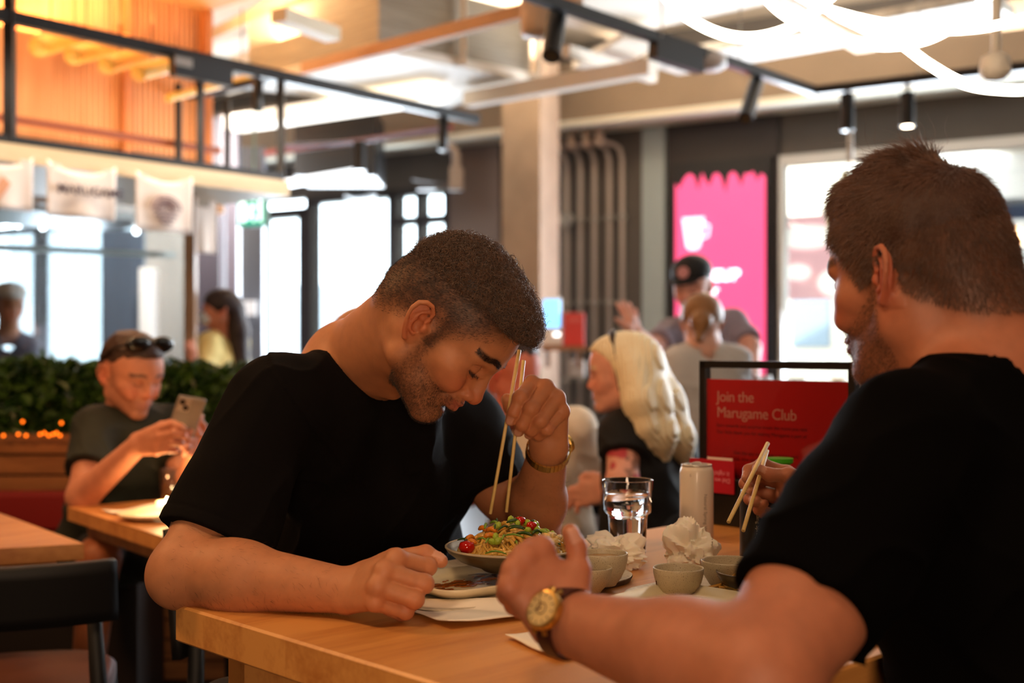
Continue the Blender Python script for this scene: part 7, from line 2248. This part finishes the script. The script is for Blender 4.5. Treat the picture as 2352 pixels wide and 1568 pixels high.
# phone
pc = (P(398, 985, 3.14) + P(440, 985, 3.16)) / 2
r = empty('phone', P(430, 945, 3.15), 'phone in a clear case held up by the man in olive', 'phone')
pu = (np.array(P(443, 910, 3.13)) - np.array(P(418, 985, 3.17))); pu /= np.linalg.norm(pu); pr_ = np.array([.93, .30, .08]); pr_ -= pu * (pr_ @ pu); pr_ /= np.linalg.norm(pr_); pnn = np.cross(pr_, pu)
oc = np.array(P(431, 948, 3.15)); Mp = Matrix(((pr_[0], pnn[0], pu[0], oc[0]), (pr_[1], pnn[1], pu[1], oc[1]), (pr_[2], pnn[2], pu[2], oc[2]), (0, 0, 0, 1)))
mb = MB(); mb.box((-.036, -.005, -.074), (.036, .005, .050), Mp, bev=.004); mb.build('case', mat('phone_case', '8d8277', .25, noise=.1, nscale=30), r)
mb = MB(); mb.box((-.032, .0045, .006), (-.002, .0065, .046), Mp, bev=.001); mb.build('camera_plate', mat('phone_plate', 'a89a8c', .3), r)
mb = MB()
for dx, dz in ((-.023, .034), (-.011, .018)): q_ = Mp @ Vector((dx, .0065, dz)); mb.tube([q_, q_ + Vector(pnn) * .002], .007, 14)
mb.build('camera_lens', mat('phone_lens', '0b0b0d', .1), r)

# ---- man in the white t-shirt, back to the viewer
O = P(1180, 858, 3.95)
pose = dict(N=P(1200, 935, 3.92), SR=P(1318, 985, 3.80), SL=P(1120, 985, 4.0), PE=P(1245, 1230, 3.95), slv=.85)
pose['ER'] = P(1372, 1120, 3.95); pose['WR'] = P(1390, 1085, 4.2); pose['EL'] = P(1075, 1130, 3.80); pose['WL'] = P(1000, 1172, 3.95)
JX = lambda W, d: dict(index=[W + d * .08 + np.array([0, 0, .02]), W + d * .11, W + d * .13 + np.array([0, 0, -.01]), W + d * .15 + np.array([0, 0, -.02])], middle=[W + d * .085, W + d * .115, W + d * .13 + np.array([0, 0, -.03]), W + d * .14 + np.array([0, 0, -.045])],
    ring=[W + d * .08 + np.array([0, 0, -.02]), W + d * .11 + np.array([0, 0, -.02]), W + d * .12 + np.array([0, 0, -.04]), W + d * .125 + np.array([0, 0, -.05])], pinky=[W + d * .07 + np.array([0, 0, -.035]), W + d * .095 + np.array([0, 0, -.04]), W + d * .10 + np.array([0, 0, -.055]), W + d * .10 + np.array([0, 0, -.065])],
    thumb=[W + d * .03 + np.array([.01, 0, .03]), W + d * .06 + np.array([.01, 0, .045]), W + d * .085 + np.array([.01, 0, .045]), W + d * .10 + np.array([.01, 0, .035])])
pose['JR'] = JX(pose['WR'], np.array([.3, .9, 0])); pose['JL'] = JX(pose['WL'], np.array([-.8, .5, -.1]))
sit_person('man in an off-white t-shirt with short dark hair, seen from behind', O, math.radians(125), math.radians(20), 1.0, lin('c9705a'), lin('2b1d18'), lambda hh: short_hair(hh, (-.01, .03)), 'ddd0bd', pose, h=.006,
           legs=[(P(1220, 1225, 4.0), P(1180, 1240, 4.4), np.array([.0, 4.4, .1])), (P(1290, 1225, 3.95), P(1330, 1240, 4.3), np.array([.24, 4.3, .1]))], red=1.6)
# ---- blonde woman in profile
O = P(1438, 868, 3.45)
pose = dict(N=P(1465, 955, 3.50), SR=P(1545, 1010, 3.62), SL=P(1432, 1000, 3.36), PE=P(1500, 1240, 3.50), slv=.42)
pose['EL'] = P(1430, 1110, 3.28); pose['WL'] = P(1400, 1130, 3.50); pose['JL'] = JX(pose['WL'], np.array([-.9, .4, 0]))
pose['ER'] = P(1560, 1140, 3.72); pose['WR'] = P(1470, 1150, 3.80)
def tattoo(v, C):
    e = np.array(pose['EL']); s_ = np.array(pose['SL']); m = np.linalg.norm(v - (e * .75 + s_ * .25), axis=1) < .11
    t = vnoise(v[:, 0] * 45, v[:, 1] * 45, v[:, 2] * 45); t2_ = vnoise(v[:, 0] * 30 + 7, v[:, 1] * 30, v[:, 2] * 30)
    C[m & (t > .15)] = C[m & (t > .15)] * .45; C[m & (t2_ > .3)] = np.array(lin('c0404a')); return C
def blonde(hh):
    hh.ell((-.002, 0, .050), (.109, .084, .089), k=0)
    Mi = np.linalg.inv(hh.M)
    def hd(X, Y, Z, d):
        lx = Mi[0, 0] * X + Mi[0, 1] * Y + Mi[0, 2] * Z + Mi[0, 3]; lz = Mi[2, 0] * X + Mi[2, 1] * Y + Mi[2, 2] * Z + Mi[2, 3]
        c = np.interp(lx, [-.1, -.02, .0, .03, .06, .09], [-.2, -.2, -.06, .03, .07, .09]); return -_smin(-d, (lz - c), .015)
    hh.disp(hd)
    M0 = hh.M; hh.M = np.eye(4)
    A_ = P(1470, 862, 3.47)
    hh.chain([P(1462, 850, 3.43), P(1490, 925, 3.38), P(1512, 1000, 3.36), P(1520, 1052, 3.36)], [.070, .060, .052, .020], k=.03)
    hh.chain([P(1475, 845, 3.50), P(1520, 930, 3.46), P(1552, 1010, 3.44), P(1572, 1070, 3.44)], [.070, .062, .050, .018], k=.03)
    hh.chain([P(1455, 850, 3.38), P(1468, 925, 3.32), P(1482, 985, 3.31), P(1490, 1020, 3.31)], [.050, .042, .030, .012], k=.02)
    hh.disp(lambda X, Y, Z, d: d + .0026 * np.sin((X * .9 - Y * .6 + (Z - 1.1) * .35) * 520 + 4 * vnoise(X * 9, Y * 9, Z * 5)) + .003 * vnoise(X * 30 + Z * 8, Y * 30, Z * 6))
    hh.M = M0
rt, M, H = sit_person('woman with long blonde hair in a black top, in profile, flower tattoo on her arm', O, math.radians(172), math.radians(4), .92, lin('e0a08a'), lin('e6d4ae'), blonde, '0d0c0e', pose, h=.005, extras=dict(paint=tattoo), shirtname='top',
                      legs=[(P(1490, 1235, 3.6), P(1420, 1260, 3.75), np.array([.33, 3.72, .1])), (P(1530, 1235, 3.4), P(1440, 1275, 3.5), np.array([.36, 3.45, .1]))])
mb = MB(); pts = [H(.030 + .0 * a, .088 * math.cos(a), .030 + .108 * math.sin(a)) for a in [math.pi * k / 14 for k in range(15)]]
pts = [H(.010 + .022 * math.sin(math.pi * k / 14), .096 * math.cos(math.pi * k / 14), -.035 + .178 * math.sin(math.pi * k / 14)) for k in range(15)]
mb.tube(pts, .010, 8); mb.build('hair_band', mat('band_dark', '2a1d1a', .6), rt, smooth=True)
# ---- man in the black cap, arm raised
O = P(1592, 662, 5.3)
pose = dict(N=P(1600, 735, 5.36), SR=P(1540, 770, 5.30), SL=P(1682, 745, 5.42), PE=P(1600, 950, 5.45), slv=.75)
pose['ER'] = P(1500, 800, 5.12); pose['WR'] = P(1462, 765, 4.98); pose['EL'] = P(1725, 800, 5.3); pose['WL'] = P(1730, 870, 5.1)
d_ = np.array([-.25, 0, .97])
W = pose['WR']; pose['JR'] = dict(index=[P(1440, 735, 4.96), P(1428, 715, 4.96), P(1422, 705, 4.96), P(1418, 697, 4.96)], middle=[P(1448, 732, 4.96), P(1438, 710, 4.97), P(1434, 700, 4.97), P(1431, 692, 4.97)], ring=[P(1456, 734, 4.98), P(1450, 713, 4.99), P(1447, 703, 5.0), P(1445, 696, 5.0)],
    pinky=[P(1463, 740, 5.0), P(1461, 722, 5.01), P(1460, 714, 5.01), P(1459, 708, 5.01)], thumb=[P(1445, 755, 4.94), P(1432, 745, 4.92), P(1422, 738, 4.91), P(1415, 732, 4.90)])
pose['JL'] = JX(pose['WL'], np.array([-.5, -.6, -.5]))
rt, M, H = sit_person('man in a black cap and lilac-grey t-shirt raising his hand before the pink poster', O, math.radians(-118), math.radians(18), .98, lin('d9a08c'), lin('2b1d18'), lambda hh: short_hair(hh, (-.01, .02), .98), '8b8393', pose, h=.008, beard=[-.02, -.02, -.03, -.04, -.038, -.034], bd=.35,
           legs=[(P(1570, 960, 5.45), P(1570, 1100, 5.4), np.array([.76, 5.45, .05])), (P(1640, 960, 5.5), P(1640, 1100, 5.45), np.array([.9, 5.5, .05]))])
hh = Field(M); hh.ell((-.004, 0, .072), (.108, .088, .078), k=0); hh.keep((0, 0, .058), (0, 0, -1), .006); a, b = mesh_field(hh, .006); cap = np_mesh('cap', a, b, mat('cap_black', '0f0e10', .7), rt)
hh = Field(M); hh.ell((.105, 0, .062), (.062, .066, .007), k=0); a, b = mesh_field(hh, .005); np_mesh('cap_peak', a, b, mat('cap_black', '0f0e10', .7), cap)
mb = MB(); q0 = Vector(H(.100, .0, .098)); n_ = Vector(M[:3, 0] + M[:3, 2] * .5).normalized(); mb.tube([q0, q0 + n_ * .006], .026, 20); mb.build('cap_badge', mat('cap_badge', 'c08890', .6), cap)
# ---- woman with a bun, back to the viewer
O = P(1612, 748, 4.85)
pose = dict(N=P(1615, 800, 4.82), SR=P(1685, 830, 4.85), SL=P(1562, 835, 4.80), PE=P(1620, 985, 4.85), slv=.80)
pose['ER'] = P(1690, 900, 4.95); pose['WR'] = P(1650, 920, 5.1); pose['EL'] = P(1545, 900, 4.78); pose['WL'] = P(1550, 935, 4.9)
pose['JR'] = JX(pose['WR'], np.array([.1, .9, 0])); pose['JL'] = JX(pose['WL'], np.array([.1, .9, 0]))
def bun(hh):
    hh.ell((-.010, 0, .045), (.104, .085, .090), k=0); hh.keep((.055, 0, 0), (1, 0, -.4), .02); hh.sph((-.105, 0, -.005), .044, k=.012); hh.cap((-.11, .0, -.01), (-.12, .01, -.085), .030, .016, k=.02)
sit_person('woman in a light grey shirt with a gathered blonde-brown bun, seen from behind', O, math.radians(80), math.radians(12), .93, lin('d9a48e'), lin('8a6038'), bun, 'b9b6b4', pose, h=.007, shirtname='shirt',
           legs=[(P(1590, 990, 4.9), P(1590, 1000, 5.2), np.array([.76, 5.2, .05])), (P(1650, 990, 4.9), P(1650, 1000, 5.2), np.array([.9, 5.2, .05]))])
# ---- woman with a face mask near the doors
O = P(508, 716, 6.9)
pose = dict(N=P(512, 765, 6.95), SR=P(482, 790, 6.85), SL=P(548, 785, 7.05), PE=P(515, 950, 7.0), slv=.8)
pose['ER'] = P(468, 850, 6.80); pose['WR'] = P(445, 835, 6.6); pose['JR'] = JX(pose['WR'], np.array([-.2, -.3, .9]))
def longdark(hh):
    hh.ell((-.003, 0, .048), (.110, .085, .090), k=0); hh.keep((.072, 0, .0), (1, 0, -1.0), .02)
    hh.chain([(-.07, 0, .02), (-.115, 0, -.10), (-.15, 0, -.30), (-.16, 0, -.40)], [.070, .060, .050, .03], k=.02)
rt, M, H = sit_person('standing woman with long dark hair, yellow top and white face mask, near the doors', O, math.radians(195), math.radians(-6), .93, lin('c98468'), lin('2a1a18'), longdark, 'e3cf8a', pose, h=.008, shirtname='top',
           legs=[(P(500, 950, 7.0), P(500, 1100, 7.0), np.array([-1.7, 7.0, .05])), (P(530, 950, 7.0), P(530, 1100, 7.0), np.array([-1.6, 7.0, .05]))])
hh = Field(M); hh.ell((.078, 0, -.045), (.045, .052, .048), k=0); hh.keep((0, 0, -.005), (-.3, 0, 1), .004); a, b = mesh_field(hh, .005); np_mesh('face_mask', a, b, mat('mask_white', 'cfdae2', .7), rt)
# ---- kitchen worker behind the glass
O = P(22, 705, 7.4)
pose = dict(N=P(20, 765, 7.45), SR=P(-25, 795, 7.4), SL=P(62, 795, 7.5), PE=P(20, 960, 7.45), slv=.95)
pose['EL'] = P(62, 880, 7.45); pose['WL'] = P(50, 900, 7.2); pose['JL'] = JX(pose['WL'], np.array([-.2, -.9, 0]))
rt, M, H = sit_person('kitchen worker in a white hat and dark jacket behind the glass', O, math.radians(-50), math.radians(15), .98, lin('c4835c'), lin('241a18'), lambda hh: short_hair(hh, (-.01, .02)), '2e333b', pose, h=.008, shirtname='jacket')
hh = Field(M); hh.ell((-.004, 0, .100), (.112, .094, .055), k=0); hh.keep((0, 0, .072), (0, 0, -1), .006); a, b = mesh_field(hh, .006); np_mesh('hat', a, b, mat('hat_white', 'eee6dc', .8), rt)
# ---- two heads of guests that only just show
def head_only(label, O, yaw, pitch, sc, skin, hair_c, h, bald=False):
    fwh = np.array([math.cos(yaw), math.sin(yaw), 0]); fw = fwh * math.cos(pitch) - np.array([0, 0, math.sin(pitch)]); up = fwh * math.sin(pitch) + np.array([0, 0, math.cos(pitch)]); lf = np.cross(up, fw)
    pose = dict(N=O - np.array([0, 0, .17]), SR=O - np.array([0, 0, .23]) - lf * .18, SL=O - np.array([0, 0, .23]) + lf * .18, PE=O - np.array([0, 0, .62]), slv=.9, ER=O - np.array([0, 0, .50]) - lf * .24, WR=O - np.array([0, 0, .66]) - lf * .20 + fwh * .12, EL=O - np.array([0, 0, .50]) + lf * .24, WL=O - np.array([0, 0, .66]) + lf * .20 + fwh * .12)
    pose['JR'] = JX(pose['WR'], fwh * .6 - np.array([0, 0, .8])); pose['JL'] = JX(pose['WL'], fwh * .6 - np.array([0, 0, .8]))
    Q = pose['PE']; sit_person(label, O, yaw, pitch, sc, skin, hair_c, None if bald else (lambda hh: short_hair(hh, (-.01, .03))), '3a3434', pose, h=h, legs=[(Q - lf * .08, Q - lf * .08 - np.array([0, 0, .3]), np.array([*(Q - lf * .08)[:2], .04])), (Q + lf * .08, Q + lf * .08 - np.array([0, 0, .3]), np.array([*(Q + lf * .08)[:2], .04]))])
head_only('guest whose bald head shows behind the neck of the bowing man', P(833, 783, 4.3), math.radians(170), 0.3, .96, lin('c98e5c'), lin('6b4a30'), .008, True)
head_only('guest whose brown hair just shows at the right edge behind the black shirt', P(2362, 762, 3.6), math.radians(100), 0.1, .98, lin('c99a80'), lin('5a3a24'), .008)
# white counter and small things by the right window
a = P(1560, 0, 6.3); b = P(2352, 0, 5.4)
r = empty('window_counter', (2.0, 5.9, 0), 'pale wooden counter in front of the shop window', 'counter')
mb = MB(); mb.beam((a[0], 6.35, .93), (3.4, 5.15, .93), .45, .05); mb.build('worktop', wood('counter_wood', 'c98d55', 'a56a38', scale=(3, 20, 20), rot=.5), r)
mb = MB(); mb.beam((a[0] + .05, 6.35, .45), (3.35, 5.18, .45), .35, .9); mb.build('cabinet', mat('counter_cream', 'd8c0a4', .6), r)
for i, (px, py, w_, h_, m_, lb, nm, ct) in enumerate(((1722, 862, .035, .10, mat('cup_white', 'f2f0ee', .4), 'left white paper cup on the window counter', 'paper_cup', 'cup'), (1755, 862, .035, .10, mat('cup_white', 'f2f0ee', .4), 'second white paper cup on the window counter', 'paper_cup', 'cup'),
        (1830, 862, .045, .09, mat('cup_white', 'f2f0ee', .4), 'wide white cup on the window counter under the shop sign', 'paper_cup', 'cup'), (1925, 866, .03, .09, mat('jar_orange', 'e08a2a', .4), 'orange jar on the window counter beside the beard', 'jar', 'jar'))):
    p = P(px, 800, 5.75 - .25 * i * .5); mb = MB(); mb.lathe([(.0, 0), (w_ * .75, 0), (w_, h_), (w_ * .95, h_), (w_ * .7, .006), (.0, .006)], (p[0], p[1], .955), 18); tag(mb.build(nm, m_, smooth=True), lb, ct)
